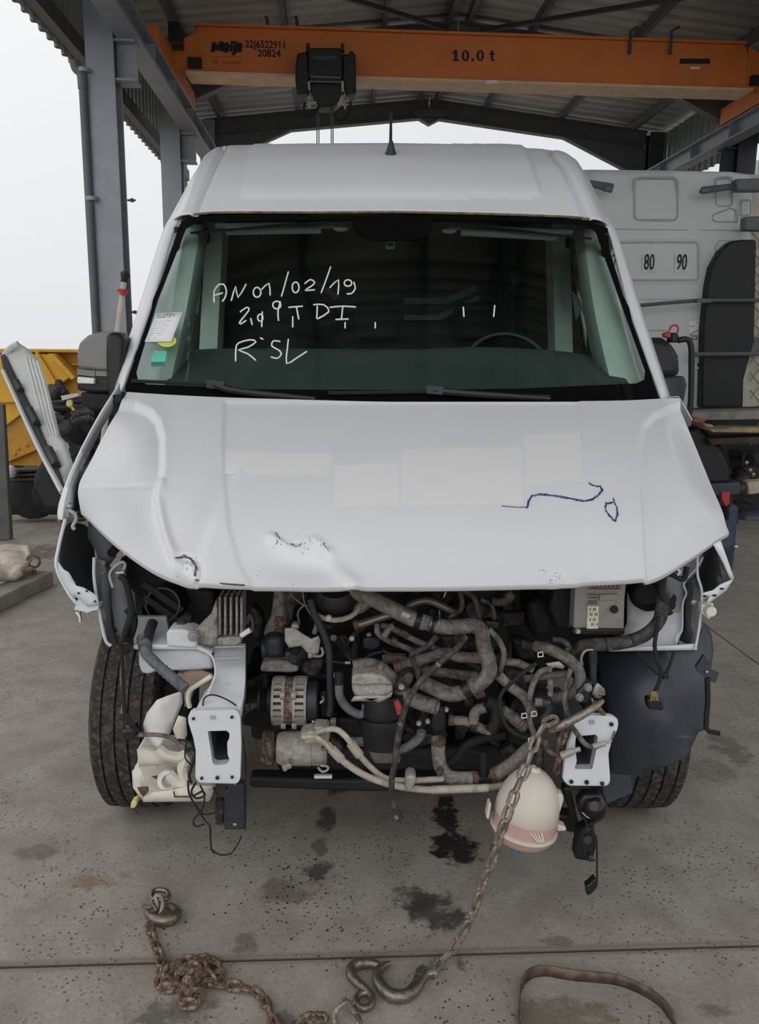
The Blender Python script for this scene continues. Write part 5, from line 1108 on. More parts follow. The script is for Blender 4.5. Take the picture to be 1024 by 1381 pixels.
H('coolant_hose', [(370, 515), (450, 490), (560, 455), (640, 432), (700, 455), (800, 462), (900, 470)], 30, 'dusty_hose', 2.13); collar('spring_clamp', (365, 517), (400, 505), 33, 'rust_clamp', van, 'd', 2.125)
H('coolant_hose', [(300, 470), (380, 465), (470, 500), (560, 530), (700, 550), (800, 560)], 28, 'dusty_hose', 2.18)
H('oil_cooler_hose', [(145, 505), (230, 495), (290, 515), (340, 560), (385, 610)], 36, 'dusty_hose', 2.11); collar('hose_ring', (268, 510), (292, 518), 40, 'dusty_hose', van, 'd', 2.105)
H('thermostat_hose', [(380, 610), (410, 645), (480, 690), (590, 722)], 44, 'light_hose', 2.12, 'wide pale dusty coolant hose'); collar('hose_end', (575, 718), (592, 723), 47, 'dusty_hose', van, 'd', 2.118)
zp('d', [(370, 600), (430, 540), (470, 545), (460, 590), (430, 640), (380, 650)], 2.06, .05, 'hose_bracket', 'engine_grey', None, .006); bolt('d', 400, 615, 2.05, 14)
zp('d', [(555, 800), (580, 720), (620, 715), (645, 790), (640, 860), (570, 870), (550, 840)], 2.10, .10, 'thermostat_housing', 'black_plastic', 'black thermostat housing', .01)
zp('d', [(500, 730), (600, 730), (650, 870), (680, 880), (670, 770), (640, 760), (640, 900), (520, 930), (480, 860)], 2.19, .04, 'thermostat_plate', 'engine_grey', None, .004)
for x, y in ((492, 808), (541, 797), (637, 735)): bolt('d', x, y, 2.13, 12)
H('lower_hose', [(596, 890), (596, 960), (608, 1040), (650, 1090), (710, 1102), (800, 1100)], 39, 'light_hose', 2.08, 'pale dusty lower radiator hose', 14)
collar('spring_clamp', (596, 890), (596, 918), 42, 'rust_clamp', van, 'd', 2.08); collar('spring_clamp', (775, 1101), (805, 1100), 42, 'rust_clamp', van, 'd', 2.078)
collar('hose_tee', (800, 1100), (880, 1088), 36, 'black_plastic', van, 'd', 2.08); H('hose_tee', [(838, 1090), (836, 1020), (838, 955)], 26, 'black_plastic', 2.07)
H('lower_hose', [(875, 1085, 2.08), (930, 1065, 2.08), (1000, 1015, 2.08), (1060, 960, 2.08), (1110, 920, 2.10)], 40, 'dirty_cover', label='brown-grey hose running to the tank'); collar('spring_clamp', (878, 1085), (902, 1078), 43, 'rust_clamp', van, 'd', 2.078)
MB().ball(P(*Z('d', [(605, 1062)])[0], 2.043), (.011, .003, .016), 10).build('rub_mark', 'dark_hose', van)
H('bypass_hose', [(70, 590), (72, 660), (110, 725), (175, 762), (208, 745), (212, 705)], 24, 'blue_hose', 2.09, 'blue-grey bypass hose'); collar('hose_cuff', (70, 600), (68, 530), 26, 'black_plastic', van, 'd', 2.09)
H('return_hose', [(130, 905), (220, 910), (300, 938), (370, 952), (440, 930), (500, 880), (505, 850)], 26, 'blue_hose', 2.10)
# oil cooler and filter
mb = MB(); oc = Z('d', [(135, 575), (150, 550), (250, 545), (310, 560), (350, 600), (358, 640), (320, 670), (240, 690), (150, 668), (138, 630)])
mb.pprism(oc, 2.05, .09); ocl = mb.build('oil_cooler', 'dusty_aluminium', van, 'dusty beige oil cooler', bevel=.008)
MB().tube([P(*p, 2.047) for p in Z('d', [(140, 598), (200, 606), (250, 600), (350, 604)])], rp(1.2, 2.05), 6).build('cooler_seam', 'dirty_cover', ocl)
zs('d', [(132, 690), (150, 665), (240, 688), (320, 660), (355, 640), (345, 668), (280, 698), (260, 688), (180, 690)], 2.04, 'cooler_flange', 'dusty_aluminium', None, 1, .004, ocl)
mb = MB(); mb.lathe(P(*Z('d', [(300, 690)])[0], 2.11), (0, -.15, -1), [(-.02, .058), (.03, .06), (.045, .056), (.045, .066), (.06, .066), (.10, .055), (.13, .05)], 26); mb.build('oil_filter', 'black_plastic', van, 'black oil filter housing')
H('red_plug', [(372, 690), (385, 725), (388, 760)], [16, 20, 13], 'red_plastic', 2.03, 'red plug', 10)
# right cluster of pipes
H('heater_hose', [(665, 792), (750, 800), (830, 838), (875, 850)], 26, 'light_hose', 2.11); collar('spring_clamp', (650, 790), (675, 793), 32, 'rust_clamp', van, 'd', 2.108)
H('heater_hose', [(845, 725), (795, 745), (780, 805)], 30, 'light_hose', 2.10); collar('hose_joint', (765, 822), (795, 830), 30, 'black_plastic', van, 'd', 2.10)
H('black_hose', [(850, 690), (900, 720), (905, 790), (875, 850)], 34, 'black_rubber', 2.09)
H('black_hose', [(640, 1030), (690, 1000), (740, 930), (830, 890), (950, 870)], 28, 'black_rubber', 2.16)
zp('d', [(770, 650), (840, 630), (850, 670), (800, 685)], 2.09, .03, 'rusty_clip', 'rust_clamp', None, .004)
H('fuel_line', [(865, 310), (915, 365), (945, 440), (925, 530)], 16, 'dusty_hose', 2.06); H('fuel_line', [(935, 480), (1024, 488)], 22, 'dusty_hose', 2.09)
for q, r in (([(690, 80), (715, 130), (718, 200), (650, 255)], 14), ([(720, 90), (790, 150), (812, 250)], 15), ([(820, 150), (880, 185), (892, 285), (850, 300)], 12), ([(880, 160), (940, 165), (975, 140), (960, 110)], 24), ([(600, 210), (605, 260)], 5), ([(625, 140), (650, 80)], 5)):
    H('upper_hose', q, r, 'dark_hose' if r > 10 else 'steel_clamp', 2.10)
for q in ([(840, 265), (920, 270), (920, 310), (850, 315)],): zp('d', q, 2.08, .04, 'connector', 'black_plastic', None, .005)
H('fuel_line', [(300, 420), (340, 440), (420, 445)], 8, 'black_rubber', 2.08)
H('sensor_wire', [(30, 480), (130, 490), (190, 470), (250, 440), (300, 430)], 7, 'black_rubber', 2.13)
collar('wire_tip', (100, 487), (128, 487), 9, 'steel_clamp', van, 'd', 2.12)
zp('d', [(0, 740), (20, 470), (35, 470), (30, 760)], 2.25, .03, 'inner_pipe', 'navy_plastic')
# backing bits between pipes
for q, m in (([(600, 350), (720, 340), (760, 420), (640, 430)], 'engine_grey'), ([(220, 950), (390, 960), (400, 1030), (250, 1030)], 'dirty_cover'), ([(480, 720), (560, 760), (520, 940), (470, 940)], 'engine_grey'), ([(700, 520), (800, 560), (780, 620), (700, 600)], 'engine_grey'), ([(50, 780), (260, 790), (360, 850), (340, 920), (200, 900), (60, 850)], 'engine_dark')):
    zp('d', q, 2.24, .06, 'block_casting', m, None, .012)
H('ac_pipe', [(-50, 860, 2.06), (0, 845, 2.05), (55, 842, 2.04), (105, 880, 2.03), (150, 940, 2.03), (205, 1010, 2.03), (280, 1080, 2.03), (350, 1110, 2.03), (480, 1112, 2.04), (620, 1104, 2.06)], 17, 'beige_pipe', label='beige air conditioning pipe')
H('ac_pipe', [(-100, 905, 2.05), (-50, 895, 2.03), (0, 915, 2.01), (50, 970, 2.01), (110, 1025, 2.0), (200, 1082, 2.0), (300, 1122, 2.0), (420, 1150, 2.01), (600, 1164, 2.03), (860, 1150, 2.06), (960, 1135, 2.08), (1010, 1140, 2.08)], 19, 'beige_pipe', label='beige air conditioning pipe with sleeves')
for a, b, d in (((130, 915), (178, 980), 2.03), ((28, 945), (80, 1000), 2.01), ((560, 1163), (860, 1152), 2.035)): collar('pipe_sleeve', a, b, 27 if d < 2.034 else 23, 'beige_pipe', van, 'd', d-.003)
zp('d', [(425, 1100), (445, 1085), (478, 1095), (480, 1125), (450, 1170), (420, 1168)], 1.985, .05, 'pipe_clip', 'dusty_aluminium', None, .006)
# ---- alternator, axis across the van
ac = P(*Z('c', [(475, 745)])[0], 2.20); Ra = rp(150/4.267, 2.16); xs = lambda x: rp((x-475)/4.267, 2.18)
mb = MB(); mb.lathe(ac, (1, 0, 0), [(xs(395), Ra*.86), (xs(560), Ra*.86)], 36); alt = mb.build('alternator', 'engine_dark', van, 'alternator with slotted pale housing')
mb = MB(); mb.lathe(ac, (1, 0, 0), [(xs(448), Ra*.93), (xs(450), Ra*.96), (xs(500), Ra*.96), (xs(502), Ra*.93)], 36); mb.build('stator_core', 'rusty_core', alt, 'rusty stator core')
def ring(x0, x1, r0, r1):
    mb = MB(); mb.lathe(ac, (1, 0, 0), [(xs(x0), r0), (xs(x0), r1), (xs(x1), r1), (xs(x1), r0), (xs(x0), r0)], 36, cap=False); return mb
for a, b in (((435, 450), (372, 388)), ((500, 515), (565, 580))):
    h_ = ring(a[0], a[1], Ra*.84, Ra*1.0).build('end_housing', 'dusty_aluminium', alt, 'slotted aluminium end housing'); 
    lo = min(a[0], b[0]); hi = max(a[1], b[1])
    mb = MB(); mb.lathe(ac, (1, 0, 0), [(xs(b[0]), Ra*.84), (xs(b[0]), Ra*.95), (xs((b[0]+b[1])/2), Ra*.99), (xs(b[1]), Ra*.99), (xs(b[1]), Ra*.84), (xs(b[0]), Ra*.84)], 36, cap=False); mb.build('end_rim', 'dusty_aluminium', alt)
    x0 = min(a[1], b[1]) if a[0] < b[0] else b[1]; x1 = a[0] if a[0] > b[0] else b[0]
    if a[0] < b[0]: x0, x1 = a[1], b[0]
    sm = None
    for k in range(22):
        t = 2*pi*(k+.5)/22; n = Vector((0, -cos(t), sin(t)))
        mb = MB(); q = ac+n*Ra*.92; mb.bar(q+Vector((xs(x0-2), 0, 0)), q+Vector((xs(x1+2), 0, 0)), .011, Ra*.13, n); mb.build('cooling_bar', 'dusty_aluminium', alt)
    for t in (-.95, .62): 
        n = Vector((0, -cos(t), sin(t))); mb = MB(); mb.lathe(ac+n*Ra*.97, (1, 0, 0), [(xs(a[0]-6), .013), (xs(a[1]+6), .013)], 10); mb.build('lug', 'dusty_aluminium', alt)
mb = MB(); mb.lathe(ac, (1, 0, 0), [(xs(580), Ra*.80), (xs(582), Ra*.84), (xs(640), Ra*.82), (xs(650), Ra*.7), (xs(650), 0)], 28); mb.build('rear_cover', 'navy_plastic', alt, 'dark plastic rear cover')
for y in (-12, -6): MB().ball(ac+Vector((xs(622), -Ra*.82, -.012+y*.001-.02)), (.004, .002, .004), 6).build('cover_spot', 'lens', alt)
mb = MB(); mb.lathe(ac, (1, 0, 0), [(xs(285), .02), (xs(285), .036), (xs(300), .036)]+[(xs(302+i*7), .036 if i % 2 else .032) for i in range(6)]+[(xs(342), .024), (xs(344), .044), (xs(362), .044), (xs(364), .03), (xs(372), .03)], 28); mb.build('pulley', 'engine_dark', alt, 'dark ribbed pulley')
zp('c', [(210, 770), (285, 755), (290, 785), (215, 828)], 2.22, .03, 'pulley_shield', 'rusty_core', None, .003)
zp('c', [(640, 700), (690, 690), (690, 830), (660, 860), (640, 840)], 2.2, .06, 'alternator_plug', 'engine_dark', None, .008); hose('metal_lug', [(650, 760), (668, 740), (660, 720)], 8, 'steel_clamp', van, None, 2.14, 6, 'c')
mb = MB(); mb.pprism(Z('c', [(318, 590), (345, 590), (345, 690), (375, 870), (345, 880), (318, 690)]), 2.23, .02); mb.build('drive_belt', 'black_rubber', van)
# ---- compressor
cc = P(*Z('c', [(545, 1020)])[0], 2.16); Rc = rp(105/4.267, 2.14); xc_ = lambda x: rp((x-545)/4.267, 2.12)
mb = MB(); mb.lathe(cc, (1, 0, 0), [(xc_(388), Rc*.55), (xc_(392), Rc*.85), (xc_(420), Rc*.97), (xc_(500), Rc), (xc_(605), Rc), (xc_(606), Rc*.95), (xc_(610), Rc*.95), (xc_(611), Rc), (xc_(680), Rc*.98), (xc_(700), Rc*.85), (xc_(702), 0)], 32); cmp_ = mb.build('compressor', 'dusty_aluminium', van, 'dusty aluminium air conditioning compressor')
mb = MB(); mb.lathe(cc, (1, 0, 0), [(xc_(300), .0), (xc_(300), Rc*.9)]+[(xc_(305+i*8), Rc*(1.02 if i % 2 else .97)) for i in range(8)]+[(xc_(365), Rc*.9), (xc_(388), Rc*.5)], 32); mb.build('clutch_pulley', 'rusty_core', cmp_, 'rusty clutch pulley')
for x, y, r in ((485, 1050, 15), (683, 970, 14), (470, 1085, 18)): q = cc+Vector((xc_(x), -Rc*.93, -rp((y-1020)/4.267, 2.12))); MB().lathe(q, (0, -1, 0), [(-.01, rp(r/4.2, 2.1)), (.004, rp(r/4.2, 2.1)), (.006, 0)], 10).build('plug_bolt', 'rusty_core' if r < 17 else 'dusty_aluminium', cmp_)
zp('c', [(425, 1120), (465, 1120), (462, 1150), (445, 1160), (430, 1150)], 2.11, .04, 'mount_lug', 'dusty_aluminium', None, .004, cmp_)
MB().tube([P(*p, 2.09) for p in Z('c', [(635, 1130), (660, 1155), (690, 1145), (690, 1125), (650, 1120)])], rp(1.6, 2.1), 6).build('wire_loop', 'beige_pipe', cmp_)
zp('c', [(530, 945), (600, 920), (640, 945), (640, 980), (560, 990), (530, 975)], 2.05, .06, 'pipe_block', 'dusty_aluminium', None, .008, cmp_)
zp('c', [(610, 900), (700, 905), (705, 980), (660, 1000), (612, 990)], 2.07, .06, 'pipe_block', 'dusty_aluminium', None, .008, cmp_)
zp('c', [(705, 860), (740, 860), (738, 905), (712, 905)], 2.12, .02, 'bracket_tab', 'dirty_cover', None, .002)
hose('ac_pipe', [(545, 958), (620, 955), (670, 985), (720, 1040), (790, 1100)], 15, 'beige_pipe', van, None, 2.0, 10, 'c')
zp('c', [(700, 960), (760, 985), (790, 1050), (740, 1100), (700, 1060)], 2.15, .06, 'compressor_bracket', 'engine_grey', None, .01)
# ---- control unit
zp('e', [(535, 100), (810, 95), (800, 180), (795, 370), (525, 370)], 2.10, .05, 'control_unit', 'ecu_grey', None, .004)
ecu = [o for o in van.children if o.name.startswith('control_unit')][0]; ecu['label'] = 'grey finned control unit box'
for k in range(8): zp('e', [(612+k*21, 103), (630+k*21, 103), (628+k*21, 138), (613+k*21, 138)], 2.094, .008, 'cooling_slot', 'rusty_core', None, 0, ecu)
for y in (165, 182, 200, 212): zp('e', [(605, y), (655, y-1), (655, y+4), (605, y+5)], 2.094, .007, 'pressed_bar', 'dirty_cover', None, 0, ecu)
zp('e', [(665, 165), (765, 163), (765, 195), (665, 198)], 2.092, .01, 'raised_field', 'ecu_grey', None, .002, ecu)
zp('e', [(603, 226), (662, 226), (657, 346), (598, 346)], 2.092, .008, 'type_label', 'paper_cream', 'cream type label', 0, ecu)
mb = MB()
for k in range(5):
    for y in (236, 262, 290, 315): 
        if (k+y) % 3: mb.pprism(Z('e', [(614+k*9, y), (618+k*9, y), (617+k*9, y+16), (613+k*9, y+16)]), 2.0912, .0006)
mb.build('label_print', 'ink', ecu)
MB().lathe(P(*Z('e', [(742, 243)])[0], 2.095), (0, -1, 0), [(0, .011), (.006, .010), (.006, 0)], 14).build('vent_plug', 'black_rubber', ecu)
zp('e', [(520, 350), (800, 352), (800, 380), (520, 378)], 2.085, .03, 'unit_bracket', 'black_plastic', None, .003, ecu); bolt('e', 549, 359, 2.08, 12, 'steel_clamp', 'bolt', ecu)
for x in (575, 690, 740): zp('e', [(x, 362), (x+28, 362), (x+28, 372), (x, 372)], 2.082, .004, 'bracket_slot', 'ink', None, 0, ecu)
zp('e', [(430, 100), (525, 100), (520, 350), (430, 350), (400, 240)], 2.2, .1, 'fuse_box', 'engine_dark', None, .01)
zp('e', [(280, 200), (400, 190), (410, 390), (300, 400)], 2.3, .15, 'battery_tray', 'engine_dark', None, .02)
# big loom and round cup behind right lamp
hose('main_loom', [(540, 470, 2.1), (570, 440, 2.08), (640, 432, 2.06), (720, 428, 2.05), (830, 410, 2.05), (920, 370, 2.06), (980, 305, 2.08), (995, 240, 2.1), (1000, 150, 2.12)], 36, 'dark_hose', van, 'thick fabric-wrapped wiring loom', 2.06, 12, 'e')
for a, b in (((690, 430), (700, 429)), ((830, 409), (838, 407))): collar('loom_tape', a, b, 38, 'black_rubber', van, 'e', 2.05)
mb = MB(); mb.lathe(P(*Z('e', [(925, 170)])[0], 2.2), (-.2, -1, .1), [(-.04, .05), (0, .046), (.006, .04), (-.02, .03), (-.02, 0)], 24, cap=False); mb.build('horn_cup', 'black_rubber', van)
hose('loom_branch', [(980, 280), (965, 380), (958, 440), (970, 510), (990, 570), (985, 620), (960, 680)], 12, 'black_rubber', van, None, 2.04, 8, 'e')
hose('loom_branch', [(860, 470), (930, 545), (990, 600)], 8, 'black_rubber', van, None, 2.12, 8, 'e'); hose('loom_branch', [(1060, 470), (1030, 560), (985, 625), (960, 690)], 9, 'black_rubber', van, None, 2.05, 8, 'e')
for q, r in (([(470, 110), (540, 130), (590, 150), (605, 90)], 14), ([(500, 100), (480, 200), (500, 270), (520, 320)], 20), ([(420, 120), (520, 95), (560, 110)], 10)): hose('loom_branch', q, r, 'black_rubber', van, None, 2.1, 8, 'f')
MB().tube([P(*p, 2.09) for p in Z('f', [(500, 105), (530, 92), (570, 110), (560, 130)])], rp(2, 2.1), 6).build('ribbon_wire', 'white_panel', van)
zp('f', [(490, 615), (520, 615), (520, 640), (492, 640)], 2.04, .02, 'loom_clip', 'black_plastic', None, .002)
con = zp('f', [(410, 745), (425, 735), (485, 740), (495, 790), (480, 795), (420, 790)], 2.03, .03, 'harness_plug', 'black_plastic', 'black multi-pin plug with bare gold wires', .005)
for k in range(5): hose('bare_wire', [(436+k*5, 700), (428+k*10, 745)], 2, 'wire_gold', con, None, 2.025, 5, 'f', sub=1)
# right pipe cluster
def E(name, pts, r, m, d=2.08, label=None): return hose(name, pts, r, m, van, label, d, 12, 'e')
E('heater_hose', [(330, 440, 2.12), (400, 455, 2.08), (480, 495, 2.06), (540, 545, 2.05), (562, 600, 2.05), (545, 660, 2.05), (500, 698, 2.06), (420, 715, 2.08)], 31, 'dusty_hose', label='S-shaped dusty heater hose')
E('heater_hose', [(265, 612), (350, 602), (440, 590), (495, 586)], 21, 'dusty_hose', 2.10)
E('heater_hose', [(410, 562), (350, 575), (308, 650), (288, 760), (298, 850), (330, 930)], 17, 'dusty_hose', 2.04)
E('heater_hose', [(512, 560), (490, 640), (480, 720), (495, 805)], 14, 'dusty_hose', 2.03)
E('heater_hose', [(150, 520), (230, 528), (310, 565)], 22, 'dusty_hose', 2.11)
E('heater_hose', [(125, 590), (200, 660), (270, 715), (312, 805)], 28, 'light_hose', 2.07)
E('black_hose', [(330, 530), (260, 580), (180, 650), (140, 700), (138, 770), (170, 860), (230, 910), (290, 930)], 12, 'black_rubber', 2.02)
E('ribbed_hose', [(150, 780), (200, 815), (270, 870)], 32, 'dusty_hose', 2.07)
for k in range(4): collar('hose_rib', (205+k*16, 818+k*13), (211+k*16, 823+k*13), 35, 'dusty_hose', van, 'e', 2.068)
E('coupling', [(320, 735), (350, 738), (400, 740)], 24, 'light_hose', 2.05); E('coupling', [(400, 745), (395, 790), (365, 830)], 27, 'navy_plastic', 2.04); E('coupling', [(403, 618), (405, 660), (402, 700)], 15, 'light_hose', 2.04)
E('coupling', [(360, 740), (400, 742)], 30, 'navy_plastic', 2.045)
collar('coupling_ring', (398, 650), (408, 662), 19, 'light_hose', van, 'e', 2.035); E('expansion_hose', [(350, 1000, 2.06), (350, 1060, 2.04), (352, 1110, 2.0)], 22, 'dark_hose', 2.04)
E('black_hose', [(310, 880), (330, 960), (345, 1010)], 28, 'black_rubber', 2.08)
E('small_hose', [(375, 940), (390, 985), (430, 1015), (470, 1020)], 16, 'dusty_hose', 2.0)
zs('e', [(380, 530), (450, 520), (480, 545), (470, 560), (430, 550), (400, 560)], 2.05, 'clip_plate', 'dusty_aluminium', None, 1, .003)
for x, y in ((350, 485), (300, 940), (264, 810), (316, 800)): MB().tube([P(a+x/3.938+640-0, b+y/3.938+760-0, 2.015) for a, b in ((-3, -3), (3, -4), (4, 2), (-3, 3), (-3, -3))], rp(.9, 2.0), 6, sub=1).build('wire_clip', 'lens', van)
E('upper_hose', [(415, 405), (470, 410), (500, 440), (490, 465)], 16, 'dark_hose', 2.06); E('upper_hose', [(520, 490), (540, 440), (600, 420)], 20, 'dark_hose', 2.09)
E('upper_hose', [(250, 430), (330, 440), (400, 430)], 26, 'dark_hose', 2.16)
for q, m in (([(200, 400), (300, 420), (330, 520), (240, 520)], 'engine_dark'), ([(320, 700), (480, 690), (520, 800), (380, 860), (300, 860)], 'engine_grey'), ([(160, 560), (280, 580), (280, 700), (180, 640)], 'engine_grey'), ([(170, 860), (300, 900), (310, 990), (180, 960)], 'engine_dark')): zp('e', q, 2.2, .06, 'pipe_bracket', m, None, .012)
# latch post and sensor leads
E('latch_post', [(628, 440), (630, 520), (628, 640)], [24, 22, 18], 'navy_plastic', 2.06)
for k in range(4): collar('post_ring', (629, 480+k*14), (629, 486+k*14), 26, 'navy_plastic', van, 'e', 2.058)
MB().tube([P(*p, 2.05) for p in Z('e', [(572, 540), (568, 500), (590, 462), (640, 455)])], rp(2.2, 2.0), 6).build('bracket_strip', 'steel_clamp', van)
zp('e', [(545, 690), (590, 640), (630, 630), (625, 680), (600, 745), (550, 745)], 2.02, .04, 'latch_body', 'navy_plastic', None, .006); bolt('e', 560, 712, 2.01, 18, 'cast_aluminium'); bolt('e', 605, 660, 2.01, 18, 'cast_aluminium')
zs('e', [(625, 690), (640, 650), (655, 632), (690, 665), (697, 688), (665, 690), (660, 700), (680, 705), (665, 715), (640, 712)], 2.0, 'latch_plate', 'steel_clamp', 'bright bent latch plate', 1, .005)
hose('sensor_lead', [(522, 870, 1.95), (550, 910, 1.93), (590, 960, 1.92), (630, 975, 1.92), (655, 970, 1.92)], 14, 'dusty_hose', van, None, 1.92, 8, 'e')
for a, b, r in (((460, 1022), (525, 996), 22), ((525, 996), (562, 984), 14), ((630, 972), (695, 955), 16), ((695, 953), (728, 940), 9)): collar('sensor_body', a, b, r, 'dusty_aluminium', van, 'e', 1.92, 'pale grey sensor')
MB().tube([P(*p, 1.93) for p in Z('e', [(725, 942), (735, 915), (745, 890)])], rp(1.5, 1.95), 6).build('sensor_wire', 'dusty_hose', van)
# below right flange: fog lamp cluster hanging
zp('g', [(690, 480), (720, 500), (765, 690), (760, 712), (735, 710), (712, 600), (680, 500)], 2.02, .03, 'lamp_strut', 'black_plastic', 'black strut below the right flange', .005)
zp('g', [(655, 610), (740, 620), (740, 695), (690, 690), (660, 640)], 2.08, .05, 'lower_guard', 'black_plastic', None, .006)
# ================================================================ LOOSE THINGS AROUND THE VAN
q0 = P(*Z('g', [(818, 640)])[0], 1.97)
lamp = thing('fog_lamp', (q0.x, q0.y, P(*Z('g', [(790, 825)])[0], 1.97).z), 'black fog lamp dangling on its cable below the right white flange', 'lamp')
mb = MB(); mb.ball(P(*Z('g', [(818, 570)])[0], 1.99), (.038, .045, .042), 16); mb.build('lamp_housing', 'black_gloss', lamp)
mb = MB(); mb.pprism(Z('g', [(750, 560), (780, 520), (860, 520), (890, 570), (870, 640), (820, 655), (770, 640)]), 1.97, .04); mb.build('lamp_bracket', 'black_plastic', lamp, bevel=.008)
mb = MB(); mb.pprism(Z('g', [(760, 690), (800, 665), (830, 675), (838, 760), (825, 815), (790, 828), (735, 820), (745, 760)]), 1.97, .05); mb.build('lamp_adjuster', 'black_plastic', lamp, bevel=.01)
for x, y, r in ((800, 600, .012), (806, 800, .008), (790, 720, .014)): MB().lathe(P(*Z('g', [(x, y)])[0], 1.968), (0, -1, .2), [(0, r), (.01, r*.8), (.01, 0)], 12).build('adjuster_screw', 'navy_plastic', lamp)
for q in ([(770, 620), (790, 650), (785, 690)], [(830, 640), (815, 680), (835, 720), (838, 850), (838, 920)], [(800, 610), (830, 630), (800, 660), (770, 700), (790, 810), (830, 820)]): hose('lamp_cable', q, 5, 'black_rubber', lamp, None, 1.96, 6, 'g')
hose('bare_wire', [(770, 600), (800, 625), (830, 615)], 2.5, 'yellow_plug', lamp, None, 1.955, 5, 'g')
mb = MB(); mb.pprism(Z('g', [(800, 935), (830, 905), (845, 925), (840, 945), (815, 975), (792, 985), (788, 940)]), 1.955, .025); mb.build('cable_plug', 'black_plastic', lamp, bevel=.003)
# ---- expansion tank
tc_ = P(*Z('g', [(505, 590)])[0], 1.97)
tk = thing('coolant_tank', P(*Z('g', [(505, 780)])[0], 1.97), 'round cream coolant tank with pink coolant dangling behind the chain', 'tank')
Rt = rp(160/3.413, 1.97); ax_ = (P(*Z('g', [(560, 400)])[0], 1.97)-P(*Z('g', [(500, 690)])[0], 1.97)).normalized()
tb = P(*Z('g', [(500, 660)])[0], 1.97)
sc = (P(*Z('g', [(560, 400)])[0], 1.97)-tb).length/290.
mb = MB(); mb.lathe(tb, ax_, [(70*sc, Rt*1.0), (100*sc, Rt*.985), (140*sc, Rt*.94), (180*sc, Rt*.86), (215*sc, Rt*.75), (245*sc, Rt*.6), (268*sc, Rt*.42), (280*sc, Rt*.3), (284*sc, Rt*.2), (300*sc, Rt*.14)], 40); mb.build('tank_top', 'tank_wall', tk)
mb = MB(); mb.lathe(tb, ax_, [(8*sc, Rt*1.0), (20*sc, Rt*1.0), (70*sc, Rt*1.0)], 40, cap=False); mb.build('coolant_band', 'tank_coolant', tk, 'pink coolant showing through the tank')
mb = MB(); mb.lathe(tb, ax_, [(-8*sc, Rt*1.0), (-8*sc, Rt*1.05), (8*sc, Rt*1.05), (8*sc, Rt*1.0)], 40); mb.build('seam_flange', 'tank_shell', tk)
mb = MB(); mb.lathe(tb, ax_, [(-8*sc, Rt*.99), (-40*sc, Rt*.93), (-65*sc, Rt*.78), (-80*sc, Rt*.5), (-84*sc, 0)], 40); mb.build('tank_bottom', 'tank_coolant', tk, 'pink lower half of the tank')
for q in ([(655, 520), (668, 512), (684, 525), (684, 545), (665, 610), (656, 625)], [(655, 655), (695, 670), (698, 685), (655, 688)], [(340, 560), (352, 560), (345, 615), (340, 635), (328, 628), (330, 612)], [(605, 545), (620, 540), (625, 590), (610, 600)]):
    MB().pprism(Z('g', q), 1.95, .03).build('mount_lug', 'tank_shell', tk, bevel=.003)
for k in range(4): MB().pprism(Z('g', [(530+k*16, 700), (540+k*16, 700), (572+k*8, 738), (564+k*8, 738)]), 1.965-Rt*.98, .01).build('rib', 'tank_shell', tk)
MB().lathe(P(*Z('g', [(465, 768)])[0], 1.94), (0, 0, -1), [(-.01, .012), (.008, .012), (.008, 0)], 12).build('outlet_cap', 'blue_cap', tk, 'small blue cap below')
hose('tank_hose', [(575, 300, 2.02), (572, 350, 2.0), (568, 400, 1.97)], [17, 17, 15], 'dark_hose', tk, None, 1.98, 10, 'g')

# ---- chains
LW = .0062
def link_mesh(L, Wd, r, seg=6):
    mb = MB(); pts = []; hw = Wd/2-r; hl = L/2-Wd/2
    for k in range(7): a = -pi/2+pi*k/6; pts.append(Vector((hl+hw*cos(a), hw*sin(a), 0)))
    for k in range(7): a = pi/2+pi*k/6; pts.append(Vector((-hl+hw*cos(a), hw*sin(a), 0)))
    mb.tube(pts, r, seg, sub=1, closed=True); return mb
def resample(pts, step):
    dense = []
    n = len(pts)
    for i in range(n-1):
        p0 = pts[max(i-1, 0)]; p1 = pts[i]; p2 = pts[i+1]; p3 = pts[min(i+2, n-1)]
        for j in range(12):
            t = j/12; dense.append(.5*((2*p1)+(p2-p0)*t+(2*p0-5*p1+4*p2-p3)*t*t+(3*p1-p0-3*p2+p3)*t**3))
    dense.append(pts[-1]); out = [dense[0]]; acc = 0
    for a, b in zip(dense, dense[1:]):
        d = (b-a).length
        while acc+d >= step and d > 1e-9:
            t = (step-acc)/d; a = a.lerp(b, t); out.append(a.copy()); d = (b-a).length; acc = 0
        acc += d
    return out
def chain(parent, pts, L, Wd, r, m, phase=.5, jit=.25, floor_=False, seed=1):
    rn_ = random.Random(seed); proto = None; ps = resample(pts, L-2.15*r); n = 0
    for i in range(len(ps)-1):
        c = (ps[i]+ps[i+1])/2; t = (ps[i+1]-ps[i]).normalized()
        up = Vector((0, 0, 1)) if abs(t.z) < .9 else Vector((0, -1, 0))
        s = t.cross(up).normalized(); nrm = s.cross(t)
        a = (phase if i % 2 == 0 else phase+pi/2)+rn_.uniform(-jit, jit)
        y = s*cos(a)+nrm*sin(a); z = t.cross(y)
        M = Matrix(((t.x, y.x, z.x, c.x), (t.y, y.y, z.y, c.y), (t.z, y.z, z.z, c.z), (0, 0, 0, 1)))
        if proto is None:
            mb = link_mesh(L, Wd, r); proto = mb.build('link', m, parent); proto.matrix_local = Matrix.Translation(-WL[parent]) @ M
        else:
            o = proto.copy(); COL.objects.link(o); o.parent = parent; o.matrix_local = Matrix.Translation(-WL[parent]) @ M
            if isinstance(m, str) and m == 'chain_steel': pass
        n += 1
    return n
g0 = P(*Z('h', [(480, 390)])[0], 1.86)
